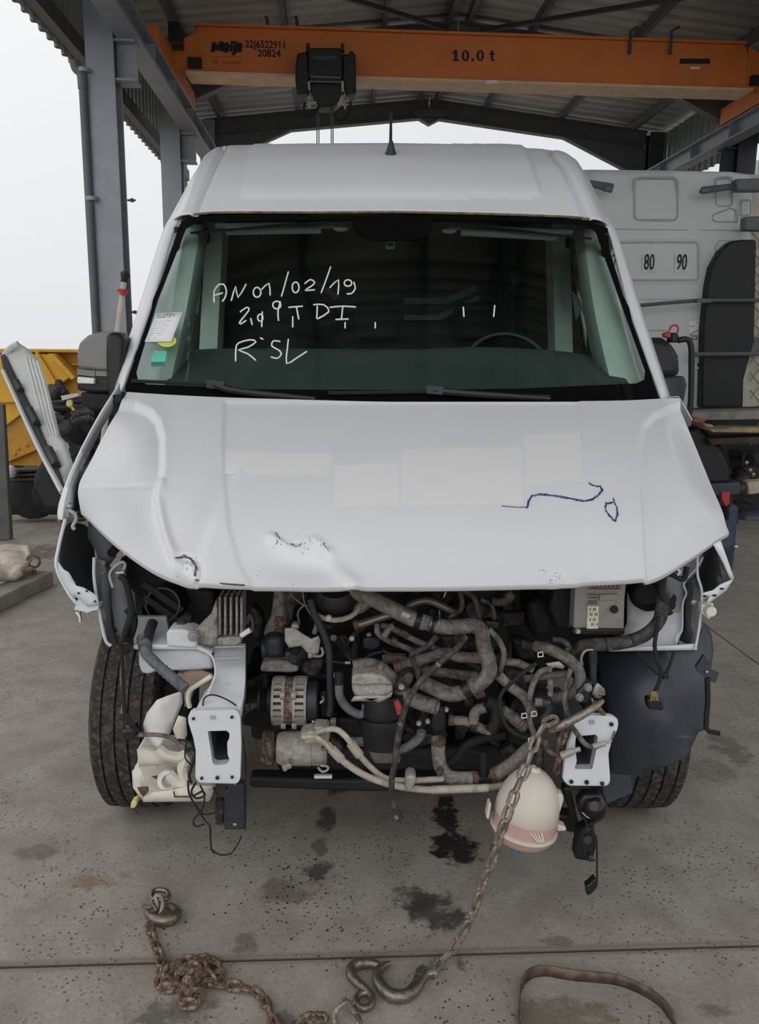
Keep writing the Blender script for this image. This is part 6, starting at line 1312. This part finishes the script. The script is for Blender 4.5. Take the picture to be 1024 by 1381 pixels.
hp = [(648, 165, 1.90), (615, 175, 1.89), (585, 205, 1.88), (560, 250, 1.87), (540, 310, 1.86), (515, 385, 1.845), (488, 440, 1.83), (460, 510, 1.80), (432, 590, 1.78), (400, 680, 1.78), (378, 750, 1.785), (362, 810, 1.79), (335, 870, 1.80), (310, 930, 1.805), (285, 1010, 1.81), (262, 1065, 1.815)]
pts = [P(*p) for p in Z('g', hp)]
tail = [G(*p, h) for p, h in zip(Z('h', [(655, 130), (625, 205), (590, 270), (560, 325), (520, 362), (488, 392), (474, 414)]), (.20, .14, .085, .04, .02, .014, .02))]
ch = thing('towing_chain', G(590, 1300), 'worn grey-brown steel chain hanging from the right white flange down to the floor', 'chain')
chain(ch, pts+tail, .050, .0295, .0061, 'chain_steel', .6, .2)
mb = MB(); mb.tube([P(*p) for p in Z('e', [(402, 890, 1.92), (440, 870, 1.905), (520, 832, 1.90), (580, 800, 1.90), (640, 762, 1.91), (682, 730, 1.93)])], [.006, .0105, .0105, .010, .009, .006], 10); mb.build('hook_bar', 'chain_steel', ch, 'long steel hook bar laid over the flange')
mb = MB(); mb.tube([P(*p) for p in Z('e', [(640, 735, 1.945), (660, 770, 1.945), (690, 800, 1.95)])], .006, 8); mb.build('hook_tip', 'chain_rust', ch)
MB().tube([P(*p, 1.95) for p in Z('e', [(622, 715), (640, 760), (630, 745)])], .003, 6).build('wire_tie', 'steel_clamp', ch)
c2 = thing('chain_loop', P(*Z('g', [(655, 440)])[0], 1.99), 'short rusty chain end hanging between the coolant tank and the right flange', 'chain')
chain(c2, [P(*p) for p in Z('g', [(695, 195, 1.96), (690, 240, 1.97), (668, 290, 1.98), (672, 340, 1.99), (655, 390, 1.99), (655, 445, 2.0)])], .045, .027, .0058, 'chain_rust', .3, .3)
# floor chain
fc = thing('floor_chain', G(265, 1330), 'rusty lifting chain heaped on the concrete at the lower left', 'chain')
rnd2 = random.Random(11)
path = [G(*p, h) for p, h in zip(Z('i', [(150, 222), (160, 265), (172, 300), (190, 345), (200, 372), (192, 410), (190, 445), (205, 482), (245, 470)]), (.02, .012, .012, .012, .014, .014, .014, .014, .02))]
heap = [(260, 430, .02), (300, 390, .02), (365, 352, .02), (425, 385, .02), (420, 432, .022), (330, 470, .02), (235, 470, .02), (215, 415, .025), (270, 365, .03), (340, 365, .035), (390, 400, .035), (330, 430, .035), (275, 400, .04), (320, 385, .045), (350, 420, .05), (290, 470, .04), (270, 520, .025), (305, 548, .02), (350, 520, .022), (345, 470, .04), (290, 490, .04), (310, 430, .06), (360, 400, .05), (395, 450, .02), (420, 462, .014)]
path += [G(*Z('i', [(a, b)])[0], h) for a, b, h in heap]
path += [G(*p, .013) for p in Z('i', [(450, 462), (490, 470), (530, 472), (565, 485), (600, 515), (622, 560), (640, 610), (680, 650), (720, 640), (760, 600), (810, 585), (850, 595), (890, 612)])]
chain(fc, path, .050, .032, .0068, 'chain_rust', .35, .45, seed=5)
def rib(mb, pts, rx, k=10): mb.tube(pts, rx, k, sub=5)
# hook at the left end
mb = MB(); hk = thing('clevis_hook', G(215, 1235), 'dull steel sling hook lying at the upper end of the heaped chain', 'hook')
rib(mb, [G(*p, .022) for p in Z('i', [(140, 160), (150, 190), (190, 208), (240, 200), (258, 175), (235, 155), (212, 150)])], [.006, .011, .017, .018, .015, .011, .006]); mb.build('hook_body', 'hook_steel', hk)
mb = MB(); mb.tube([G(*p, .035) for p in Z('i', [(160, 120), (165, 95), (190, 88), (220, 95), (225, 118), (200, 128), (172, 122)])], .0075, 10, sub=3, closed=True); mb.build('hook_eye', 'hook_steel', hk)
mb = MB(); mb.tube([G(*p, h) for p, h in zip(Z('i', [(175, 115), (195, 112), (205, 140), (195, 175), (180, 178), (185, 150)]), (.045, .05, .04, .025, .02, .03))], .006, 8, sub=3, closed=True); mb.build('coupling_link', 'chain_steel', hk)
mb = MB(); mb.tube([G(*p, .03) for p in Z('i', [(122, 148), (160, 160)])], .005, 8, sub=1); mb.tube([G(*p, .03) for p in Z('i', [(150, 125), (180, 175)])], .006, 8, sub=1); mb.build('hook_pin', 'hook_steel', hk)
# big hooks
hA = thing('sling_hook', G(520, 1335), 'large C-shaped steel hook at the floor end of the hanging chain', 'hook')
mb = MB(); rib(mb, [G(*p, .02) for p in Z('h', [(470, 415), (440, 435), (408, 482), (360, 508), (305, 498), (268, 455), (262, 415), (285, 388), (312, 378)])], [.011, .013, .0155, .0165, .0165, .0155, .0135, .011, .007]); mb.build('hook_body', 'hook_steel', hA)
mb = MB(); mb.prism([G(*p, .034) for p in Z('h', [(440, 378), (452, 390), (405, 462), (378, 488), (362, 482), (398, 448), (415, 395)])], (0, 0, -.008)); mb.build('safety_latch', 'hook_steel', hA, bevel=.002)
mb = MB(); mb.tube([G(*p, .024) for p in Z('h', [(445, 425), (480, 412), (500, 420)])], [.008, .009, .006], 8); mb.tube([G(*p, .02) for p in Z('h', [(455, 405), (485, 395)])], .007, 8, sub=1); mb.build('clevis', 'steel_clamp', hA)
hB = thing('swivel_hook', G(470, 1345), 'rusty-topped S-shaped steel hook tangled with the large C-shaped hook', 'hook')
mb = MB(); rib(mb, [G(*p, .018) for p in Z('h', [(280, 392), (240, 378), (195, 378), (162, 392), (156, 420), (178, 452), (208, 475), (232, 500)])], [.009, .0125, .0145, .0145, .0135, .0125, .011, .010]); mb.build('hook_body', 'hook_steel', hB)
mb = MB(); mb.tube([G(*p, .016) for p in Z('h', [(180, 510), (205, 495), (235, 502), (240, 530), (225, 552), (198, 555), (178, 538)])], .0095, 10, sub=3, closed=True); mb.build('hook_eye', 'hook_steel', hB)
sh = thing('shackle', G(470, 1372), 'small steel shackle joining the rusty chain to the S-shaped hook', 'shackle')
mb = MB(); mb.tube([G(*p, h) for p, h in zip(Z('h', [(95, 625), (92, 580), (110, 548), (140, 532), (165, 540)]), (.01, .02, .03, .03, .02))], .0065, 8, sub=3); mb.tube([G(*p, h) for p, h in zip(Z('h', [(150, 540), (170, 570), (190, 600), (180, 620)]), (.03, .03, .022, .015))], .0065, 8, sub=3); mb.build('bow', 'chain_steel', sh)
mb = MB(); mb.tube([G(*p, .028) for p in Z('h', [(130, 518), (195, 608)])], .006, 8, sub=1); mb.build('pin', 'hook_steel', sh)
# strap
mb = MB(); sp_ = Z('h', [(825, 640), (822, 560), (828, 490), (850, 440), (890, 428), (950, 432), (1010, 440)])+Z('j', [])
sp_ = [(702, 1388), (700, 1362), (703, 1338), (714, 1322), (735, 1316.5), (768, 1322), (800, 1325), (832, 1329), (862, 1340), (890, 1358), (912, 1388)]
base = resample([G(x, y, 0) for x, y in sp_], .012)
top = [v+Vector((.003*sin(i*.3), .004, .030)) for i, v in enumerate(base)]
mb.grid([base, [(a+b)/2 for a, b in zip(base, top)], top]); tag(mb.build('steel_strap', 'strap_rust', thick=.0025), 'curved rusty steel strap standing on edge on the floor at the lower right', 'strap')
# floor crumbs
mb = MB()
for k in range(130):
    x = random.gauss(380, 60); y = random.gauss(1195, 45); s = random.uniform(.001, .004); q = G(x, y, s*.5); mb.ball(q, (s, s*random.uniform(.6, 1.4), s*.6), 6)
cr_ = mb.build('dirt_crumbs', 'ink', smooth=10); cr_['kind'] = 'stuff'; tag(cr_, 'scattered black dirt crumbs on the concrete in front of the van', 'dirt')

# ================================================================ LEFT BACKGROUND
# yellow skip
sk = thing('yellow_skip', G(90, 655), 'big yellow tipping skip in the left background', 'skip')
D0 = 9.2
def sprism(name, q, d, t, m, label=None): return MB().pprism(q, d, t).build(name, m, sk, label, bevel=.01)
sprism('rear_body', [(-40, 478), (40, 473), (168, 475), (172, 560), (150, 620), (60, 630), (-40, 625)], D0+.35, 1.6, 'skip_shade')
sprism('rim', [(-40, 470), (60, 470.5), (200, 473), (200, 477), (60, 475), (-40, 475)], D0+.2, 1.9, 'skip_yellow')
sprism('side_plate', [(-40, 477), (66, 478), (96, 508), (70, 525), (48, 544), (6, 576), (-40, 560)], D0+.2, .1, 'skip_yellow', 'sloping yellow side plate')
sprism('side_rib', [(64, 477), (72, 477), (102, 509), (96, 513)], D0+.1, .2, 'skip_yellow')
sprism('corner_rib', [(46, 474), (50, 474), (84, 528), (78, 532)], D0+.15, .12, 'skip_yellow')
sprism('lower_plate', [(-40, 543), (30, 542), (72, 520), (80, 540), (75, 575), (52, 606), (10, 624), (-40, 620)], D0+.25, .1, 'skip_shade', 'lower plate with shade put into its colour')
sprism('ledge', [(-40, 540), (30, 539), (30, 543), (-40, 544)], D0+.15, .15, 'skip_yellow')
for y in (490, 512): sprism('end_rib', [(96, y), (170, y), (170, y+3), (96, y+3)], D0+.3, .1, 'skip_yellow')
for x, y in ((20, 612), (36, 600), (25, 605)): MB().ball(P(x, y, D0+.25), (.03, .015, .03), 8).build('bolt', 'skip_shade', sk)
mb = MB(); mb.pprism([(-10, 628), (150, 628), (140, 650), (0, 652)], D0+.4, 1.2); mb.build('skip_frame', 'scrap_dark', sk)
for x in (10, 120): MB().lathe(P(x, 652, D0+.4), (1, 0, 0), [(-.1, .2), (.1, .2)], 18).build('roller', 'scrap_dark', sk)
# leaning cab panel
pn = thing('rear_door', G(100, 690), 'pale grey vehicle door with black frame leaning left of the van', 'door')
pd = lambda x, y: 5.0-.009*(y-470)-.002*(x-50)
sheet_mb([(8, 478), (24, 463), (40, 474), (52, 486), (62, 520), (74, 560), (80, 588), (90, 600), (100, 632), (84, 652), (62, 610), (40, 560), (20, 520), (8, 495)], pd, 2).build('door_skin', 'panel_grey', pn, 'pale grey ribbed door skin', thick=.03)
MB().tube([P(*p, 4.98) for p in [(4, 483), (14, 470), (25, 464)]], .02, 8).build('door_rim', 'panel_grey', pn)
for k in range(4):
    MB().tube([P(x, y, pd(x, y)-.02) for x, y in [(36+k*5, 482+k*2), (46+k*5, 520), (58+k*4.5, 565), (66+k*4, 590)]], .012, 6).build('pressed_rib', 'panel_grey', pn)
MB().pprism([(66, 596), (90, 597), (92, 606), (72, 612)], 4.4, .03).build('door_step', 'panel_grey', pn, bevel=.01)
sheet_mb([(2, 482), (8, 480), (20, 505), (45, 555), (62, 596), (84, 645), (88, 668), (80, 660), (55, 610), (30, 555), (8, 512)], lambda x, y: pd(x, y)-.04, 2).build('door_frame', 'black_rubber', pn, 'black door frame', thick=.03)
MB().tube([P(x, y, pd(x, y)-.07) for x, y in [(4, 500), (20, 535), (50, 600), (84, 664)]], .012, 6).build('frame_strip', 'panel_grey', pn)
for (a, b) in (((22, 515), (28, 527)), ((40, 552), (50, 572)), ((66, 606), (76, 628))): MB().tube([P(*a, pd(*a)-.09), P(*b, pd(*b)-.09)], .02, 6, sub=1).build('frame_slot', 'scrap_dark', pn)
# scrap behind
def scrap(name, pts, d, t, m, label, cat='scrap', group=None):
    return tag(MB().pprism(pts, d, t).build(name, m, bevel=.02), label, cat, group)
en = thing('scrap_engine', G(110, 690, 0), 'dark greasy scrap engine heap between the leaning door and the van mirror', 'scrap')
rn3 = random.Random(4)
mb = MB(); mb.pprism([(76, 545), (100, 535), (150, 540), (150, 690), (60, 690), (40, 650), (60, 610)], 6.6, .8); mb.build('engine_casing', 'scrap_dark', en, bevel=.05)
for k in range(26):
    x = rn3.uniform(72, 140); y = rn3.uniform(530, 640); q = P(x, y, rn3.uniform(6.1, 6.5)); r = rn3.uniform(.03, .12)
    if k % 2: MB().lathe(q, (rn3.uniform(-1, 1), -1, rn3.uniform(-1, 1)), [(-.15, r), (.0, r), (.02, r*.7), (.02, 0)], 12).build('engine_part', 'scrap_dark', en)
    else: MB().tube([q, q+Vector((rn3.uniform(-.3, .3), .1, rn3.uniform(-.2, .2))), q+Vector((rn3.uniform(-.4, .4), .1, rn3.uniform(-.3, .1)))], r*.4, 8).build('engine_pipe', 'scrap_dark', en)
MB().pprism([(82, 534), (104, 530), (106, 534), (84, 540)], 6.0, .1).build('pale_tab', 'panel_grey', en, 'pale metal tab')
MB().pprism([(90, 540), (96, 539), (97, 546), (93, 549), (89, 546)], 5.98, .03).build('yellow_tag', 'yellow_plug', en, 'yellow tag')
MB().tube([P(96, 548, 6.0), P(102, 556, 6.0)], .01, 6, sub=1).build('tag_wire', 'yellow_plug', en)
for y in (560, 568): MB().tube([P(98, y, 6.0), P(124, y-6, 6.0)], .035, 10, sub=1).build('shaft', 'engine_grey', en)
ax2 = thing('scrap_axle', G(40, 690, 0), 'dark scrap axle and leaf springs lying under the yellow skip', 'scrap')
for y in (634, 640, 646): MB().pprism([(8, y), (70, y-2), (72, y), (10, y+3)], 7.4, .15).build('leaf_spring', 'engine_grey', ax2)
for x, r in ((20, .2), (46, .24), (74, .2)): MB().lathe(P(x, 666, 7.5), (.5, -1, 0), [(-.2, r), (.0, r), (.03, r*.6), (.03, 0)], 20).build('hub', 'scrap_dark', ax2)
MB().tube([P(10, 664, 7.6), P(90, 664, 7.6)], .08, 10, sub=1).build('axle_tube', 'scrap_dark', ax2)
MB().ball(P(15, 636, 7.3), (.05, .05, .06), 10).build('axle_knob', 'panel_grey', ax2)
# post at the far left
b0 = G(4, 731)
po = thing('bollard_post', b0, 'old grey post at the extreme left edge', 'post')
mb = MB(); tl = P(-14, 545, b0.y); tr_ = P(4, 545, b0.y); bl_ = G(-16, 731); br_ = G(14.5, 728); mb.hexa([bl_, br_, tr_, tl]+[v+Vector((0, .06, 0)) for v in (bl_, br_, tr_, tl)]); mb.build('post_shaft', 'post_grey', po, bevel=.01)
# timber with eye bolt
q = [G(-40, 830, .0), G(0, 810, .0), G(62, 782, .0), G(58, 770, .0), G(-40, 800, .0)]
tm = thing('timber_beam', G(25, 800), 'grey weathered timber beam lying on the floor at left', 'beam')
a, b = G(-45, 828, .05), G(57, 779, .05); mb = MB(); mb.bar(a, b, .17, .10); mb.build('timber', 'wood_grey', tm, bevel=.008)
eb = thing('eye_bolt', G(45, 772, .16), 'rusty eye bolt standing on the end of the timber beam', 'bolt')
c_ = P(45, 757, a.lerp(b, .9).y-.02); MB().tube([c_+Vector((.042*cos(t), 0, .042*sin(t))) for t in [2*pi*i/12 for i in range(12)]], .010, 8, sub=2, closed=True).build('ring', 'rusty_core', eb)
MB().tube([c_-Vector((0, 0, .06)), c_-Vector((0, 0, .14))], .016, 8, sub=1).build('shank', 'rusty_core', eb)
MB().tube([P(44, 765, 5.1), P(30, 771, 5.1)], .012, 8).build('bar', 'rusty_core', eb)
pw = [(-20, 745), (5, 738), (40, 738), (42, 752), (38, 764), (20, 778), (-20, 782)]
mb = sheet_mb(pw, lambda x, y: 5.6-.012*(y-738)-.05*sin(x*.12)*sin(y*.16), 3); tag(mb.build('crumpled_canister', 'dirty_white', thick=.05), 'dirty cream plastic canister lying behind the timber beam', 'canister')
# cream pole with red band
q = P(165, 446, 4.6); pl = thing('squeegee_pole', G(158, 700), 'cream pole with black tip and red band behind the van mirror', 'pole')
ptop = P(168, 374, 5.4); pbot = P(158, 450, 5.4); dirp = (pbot-ptop).normalized(); pend = ptop+dirp*((ptop.z)/-dirp.z)
MB().tube([ptop, pend], .017, 10, sub=1).build('pole_shaft', 'pole_cream', pl); MB().tube([ptop+dirp*.03, ptop-dirp*.0, P(167, 370, 5.4), P(171, 372, 5.36)], .022, 10, sub=2).build('pole_tip', 'black_rubber', pl)
mb = MB(); mb.lathe(P(166, 394, 5.4), dirp, [(-.02, .023), (.02, .023)], 10); mb.tube([P(160, 392, 5.39), P(166, 396, 5.36), P(171, 393, 5.39)], .012, 6); mb.build('red_band', 'red_plastic', pl)
for x, y in ((176, 270), (180, 421)):
    a = P(x-4, y, 9.7); MB_ = MB(); MB_.tube([a, a+Vector((.09, 0, 0))], .012, 6, sub=1); MB_.tube([a+Vector((.05, 0, -.02)), a+Vector((.05, 0, .02))], .02, 6, sub=1); tag(MB_.build('column_hook', 'steel_dark'), 'tiny hook on the nearest left column, %s' % ('level with the van roof' if y < 300 else 'level with the windshield'), 'hook')

# ================================================================ TRUCK ON THE RIGHT
TD = 8.5
mat('number_field', (.56, .58, .585), .5)
tk2 = thing('truck_cab', G(900, 620), 'white truck cab seen from behind, marked 80 and 90', 'truck')
def tp(name, q, d, t, m, label=None, bevel=.01, par=None): return MB().pprism(q, d, t).build(name, m, par or tk2, label, bevel=bevel)
cab = [(700, 234), (760, 230), (800, 229), (905, 230.5), (985, 232), (1012, 236), (1016, 300), (1014, 400), (1008, 500), (1000, 560), (700, 560)]
wall = sheet_mb(cab, lambda x, y: TD+.05*sst(270, 228, y)+.10*sst(985, 1016, x)-.02*math.exp(-((x-930)/9)**2)*sst(312, 300, y), 4).build('cab_wall', 'truck_white', tk2, 'white rear wall of the cab', thick=.01)
mb = MB(); mb.pprism([(700, 236), (800, 231), (985, 234), (1002, 238), (1003, 300), (995, 548), (700, 548)], TD+.12, 1.6); mb.build('cab_body', 'truck_white', tk2)
def rrect(x0, y0, x1, y1, r, n=4):
    o = []
    for cx, cy, a0 in ((x1-r, y0+r, -pi/2), (x1-r, y1-r, 0), (x0+r, y1-r, pi/2), (x0+r, y0+r, pi)):
        for k in range(n+1): a = a0+pi/2*k/n; o.append((cx+r*cos(a), cy+r*sin(a)))
    return o
def bead(pts, r=.012, m='truck_white', name='pressed_bead', d=TD-.005, closed=True): return MB().tube([P(x, y, d) for x, y in pts], r, 6, sub=1, closed=closed).build(name, m, tk2)
bead(rrect(856, 239, 914, 297, 7), .012, 'truck_seam'); bead(rrect(966, 239, 988, 278, 5), .01, 'truck_seam'); bead([(962, 290), (985, 281), (993, 283), (995, 299), (966, 299), (961, 296)], .01, 'truck_seam'); bead(rrect(1000, 270, 1013, 290, 3), .01, 'truck_seam')
bead(rrect(740, 327, 942, 378, 5), .012, 'truck_seam'); bead(rrect(740, 323, 946, 382, 5), .006, 'truck_white')
bead([(700, 308), (1012, 311)], .009, 'truck_seam', 'wall_seam', TD, False); bead([(700, 383), (940, 383)], .006, 'truck_seam', 'wall_seam', TD, False); bead([(700, 404), (945, 404)], .007, 'truck_seam', 'wall_seam', TD, False)
bead([(965, 345), (965, 330), (970, 325), (990, 324)], .01, 'truck_seam', 'wall_seam', TD, False); bead([(700, 425), (945, 426)], .005, 'truck_seam', 'wall_seam', TD, False); bead([(700, 444), (900, 446)], .01, 'truck_seam', 'wall_seam', TD, False)
tp('fairing', [(946, 550), (949, 440), (955, 385), (960, 360), (972, 338), (986, 325), (1000, 323), (1021, 323), (1021, 330), (1018, 460), (1004, 512), (1003, 550)], TD-.12, .15, 'fairing_black', 'black side fairing panel', .02)
for (q, w) in (([(760, 240), (795, 247), (826, 254)], 0), ([(947, 257), (985, 252), (1000, 249)], 0)):
    MB().tube([P(x, y, TD-.2) for x, y in q], [.035, .03, .045] if not w else .04, 8, sub=1).build('support_arm', 'arm_grey', tk2)
tp('arm_tip', [(815, 251), (827, 252), (827, 258), (815, 257)], TD-.25, .06, 'arm_grey'); tp('arm_tip', [(946, 254), (960, 253), (960, 259), (946, 260)], TD-.25, .06, 'arm_grey')
tp('arm_block', [(993, 241), (1030, 240), (1030, 257), (995, 257)], TD-.3, .12, 'arm_grey'); tp('arm_block', [(1006, 292), (1030, 291), (1030, 311), (1005, 310)], TD-.3, .12, 'arm_grey')
for txt, x in (('70', 832.5), ('80', 876), ('90', 920)):
    tp('number_field', [(x-10, 343), (x+9, 343), (x+9, 367), (x-10, 367)], TD-.012, .004, 'number_field', None, 0)
    M = frame_M(P(x, 354.5, TD-.018), (1, 0, 0), (0, -1, 0)) @ Matrix.Diagonal((.50, 1, 1, 1))
    text_mesh(txt, .215, 'ink', 'speed_number', tk2, M, 'black number %s' % txt, .002, .002)
nt_ = tp('notice', [(930, 433), (949, 432), (949, 458), (930, 459)], TD-.008, .004, 'decal_residue', 'small notice with a diagonal picture', 0)
for q in ([(930, 450), (947, 441), (948, 443), (931, 453)], [(940, 434), (948, 434), (948, 436), (940, 436)], [(932, 439), (937, 439), (937, 441), (932, 441)]): tp('notice_print', q, TD-.012, .003, 'truck_seam', None, 0)
for y in (453.2, 457.2): 
    M = frame_M(P(939.5, y, TD-.013), (1, 0, 0), (0, -1, 0)); text_mesh('ANGLES' if y < 455 else 'MORTS', .034, 'sealer', 'notice_text', tk2, M, None, .001, .001)
tp('grab_rail', [(862, 411), (940, 404), (940, 408), (862, 413)], TD-.2, .03, 'arm_grey', None, 0)
MB().tube([P(862, 412, TD-.2), P(942, 405, TD-.2), P(1030, 405, TD-.2)], .018, 8, sub=1).build('horizontal_bar', 'arm_grey', tk2); tp('bar_clip', [(940, 403), (960, 403), (960, 408), (940, 408)], TD-.24, .06, 'arm_grey', None, 0)
MB().tube([P(932, 478, TD-.2), P(1030, 477, TD-.2)], .022, 8, sub=1).build('horizontal_bar', 'arm_grey', tk2)
tp('wall_foot', [(930, 478), (948, 478), (948, 498), (930, 500)], TD-.03, .05, 'truck_white'); MB().ball(P(943, 492, TD-.04), (.02, .01, .02), 8).build('bolt_hole', 'ink', tk2)
# curtain side at the extreme right
cu_ = thing('load_curtain', G(1022, 700), 'cream diamond-patterned curtain behind the black fairing at the right edge', 'curtain')
MB().pprism([(1004, 235), (1060, 236), (1060, 550), (1000, 550)], TD+.15, .08).build('curtain_cloth', 'curtain', cu_)
for k in range(14):
    y = 310+k*24
    for a, b in (((1012, y), (1040, y+36)), ((1040, y), (1012, y+36))): MB().tube([P(*a, TD+.09), P(*b, TD+.09)], .006, 5, sub=1).build('lattice_cord', 'wood_grey', cu_)
MB().pprism([(1005, 455), (1040, 455), (1040, 476), (1005, 476)], TD+.02, .05).build('curtain_band', 'arm_grey', cu_)
# pump / machine with hoop between van and truck
mc = thing('machine_cover', G(905, 600), 'dark glossy rounded machine cover with a tubular hoop beside the van windshield', 'machine')
mb = MB(); mb.pprism([(872, 455), (895, 455), (908, 462), (918, 480), (920, 508), (860, 510), (860, 470)], 5.6, .3); mb.build('cover', 'navy_plastic', mc, bevel=.06)
MB().pprism([(880, 508), (925, 507), (928, 520), (920, 560), (880, 560)], 5.62, .3).build('seat_base', 'liner_plastic', mc, bevel=.02)
MB().tube([P(*p, 5.5) for p in [(915, 459), (925, 457.5), (931, 462), (933, 480), (932, 540), (929, 560)]], .02, 10).build('tubular_hoop', 'black_plastic', mc)
MB().pprism([(896, 449), (904, 447), (906, 452), (905, 456), (897, 455)], 5.45, .06).build('red_switch', 'red_plastic', mc, 'red switch', bevel=.01)
MB().tube([P(*p, 5.45) for p in [(902, 448), (906, 440), (913, 439), (915, 445), (912, 450)]], .007, 6).build('switch_wire', 'red_plastic', mc)
MB().pprism([(906, 448), (916, 450), (918, 462), (906, 462)], 5.5, .1).build('switch_box', 'black_plastic', mc, bevel=.01)
mb = MB(); mb.pprism([(876, 556), (930, 556), (926, 779), (880, 779)], 5.7, .3); mb.build('machine_base', 'scrap_dark', mc)
# chassis clutter below the cab
tr2 = thing('truck_chassis', G(960, 735), 'dark greasy truck chassis under the white cab at right', 'chassis')
def cp(name, q, d, t, m, label=None, bevel=.02): return MB().pprism(q, d, t).build(name, m, tr2, label, bevel=bevel)
cp('engine_bay', [(860, 556), (1060, 556), (1060, 740), (860, 740)], 8.7, 1.2, 'engine_dark'); cp('cross_beam', [(925, 552), (1060, 549), (1060, 566), (930, 566)], 7.9, .2, 'scrap_dark')
cp('mudguard', [(925, 575), (950, 578), (975, 600), (988, 632), (990, 655), (940, 655), (925, 620)], 7.3, .5, 'black_plastic', None, .05); cp('mudguard_lower', [(950, 652), (1000, 650), (1000, 668), (950, 670)], 7.3, .5, 'liner_plastic')
cp('tank_side', [(995, 610), (1060, 600), (1060, 660), (1005, 650)], 7.8, .3, 'scrap_dark', None, .05); cp('gearbox', [(1000, 690), (1060, 690), (1060, 735), (1000, 735)], 7.9, .5, 'liner_plastic', None, .08)
cp('pale_pipe', [(1008, 650), (1040, 648), (1040, 664), (1010, 668)], 7.5, .15, 'dirty_white', None, .02); cp('valve_lump', [(990, 655), (1010, 652), (1012, 664), (992, 668)], 7.5, .15, 'engine_grey', None, .03)
rn4 = random.Random(9)
for k in range(24):
    x = rn4.uniform(940, 1024); y = rn4.uniform(615, 705); q = P(x, y, rn4.uniform(7.6, 7.9)); r = rn4.uniform(.03, .09)
    if k % 2: MB().lathe(q, (rn4.uniform(-1, 1), -1, rn4.uniform(-1, 1)), [(-.12, r), (0, r), (.02, r*.7), (.02, 0)], 10).build('chassis_fitting', 'scrap_dark' if k % 3 else 'scrap_brown', tr2)
    else: MB().tube([q, q+Vector((rn4.uniform(-.3, .3), 0, rn4.uniform(-.15, .15))), q+Vector((rn4.uniform(-.4, .4), .1, rn4.uniform(-.25, .1)))], r*.35, 8).build('chassis_hose', 'scrap_dark', tr2)
for x, y in ((1007, 624), (1012, 634), (1016, 640)): MB().ball(P(x, y, 7.4), .022, 8).build('bright_bolt', 'steel_clamp', tr2)
pkk = [('worn_plank', [(930, 556), (1060, 553), (1060, 565), (935, 567)], 7.3, 'wood_grey', 'grey worn plank lying highest on the dark chassis at right'), ('worn_plank', [(955, 592), (1060, 588), (1060, 598), (960, 600)], 7.2, 'scrap_brown', 'brown worn plank lying lowest on the dark chassis at right'), ('yellow_plank', [(958, 580), (990, 577), (1060, 578), (1060, 584), (962, 583)], 7.15, 'plank_yellow', 'thin yellowish plank between the grey and brown planks at right')]
for n_, q, d, m, l in pkk: tag(MB().pprism(q, d, .3).build(n_, m, bevel=.006), l, 'plank', 'planks on the chassis')
mat('rag_red', (.30, .10, .06), .8); cp('red_rag', [(933, 567), (940, 564), (953, 565), (952, 570), (940, 572)], 7.0, .4, 'rag_red', 'small rust-red scrap piece'); cp('tan_scrap', [(948, 571), (962, 573), (965, 577), (953, 577)], 6.95, .4, 'brown_board', 'small tan scrap piece')
MBp = MB(); ld = thing('rear_lamp_post', G(985, 795), 'red tail lamp on a dark blue barrel beside the right van fender', 'lamp')
MB().pprism([(974, 664), (985, 664), (984, 680), (980, 684), (974, 674)], 5.45, .05).build('red_lens', 'red_plastic', ld, 'red lamp lens', bevel=.004)
b1 = G(985, 800); MB().lathe(Vector((P(968, 700, 5.65).x, 5.65, 0)), (0, 0, 1), [(0, .13), (.25, .13), (.27, .136), (.3, .136), (.32, .13), (.56, .128), (.58, .10)], 24).build('barrel', 'blue_barrel', ld)
MB().pprism([(984, 669), (988, 675), (987, 682), (983, 680)], 5.47, .03).build('lamp_bracket', 'black_plastic', ld)
MB().tube([P(979, 682, 5.5), P(979, 720, 5.6)], .025, 8, sub=1).build('lamp_stalk', 'black_plastic', ld)
MB().ball(P(993, 737, 5.52), (.015, .012, .01), 8).build('barrel_cap', 'lens', ld)
bpy.context.view_layer.update()
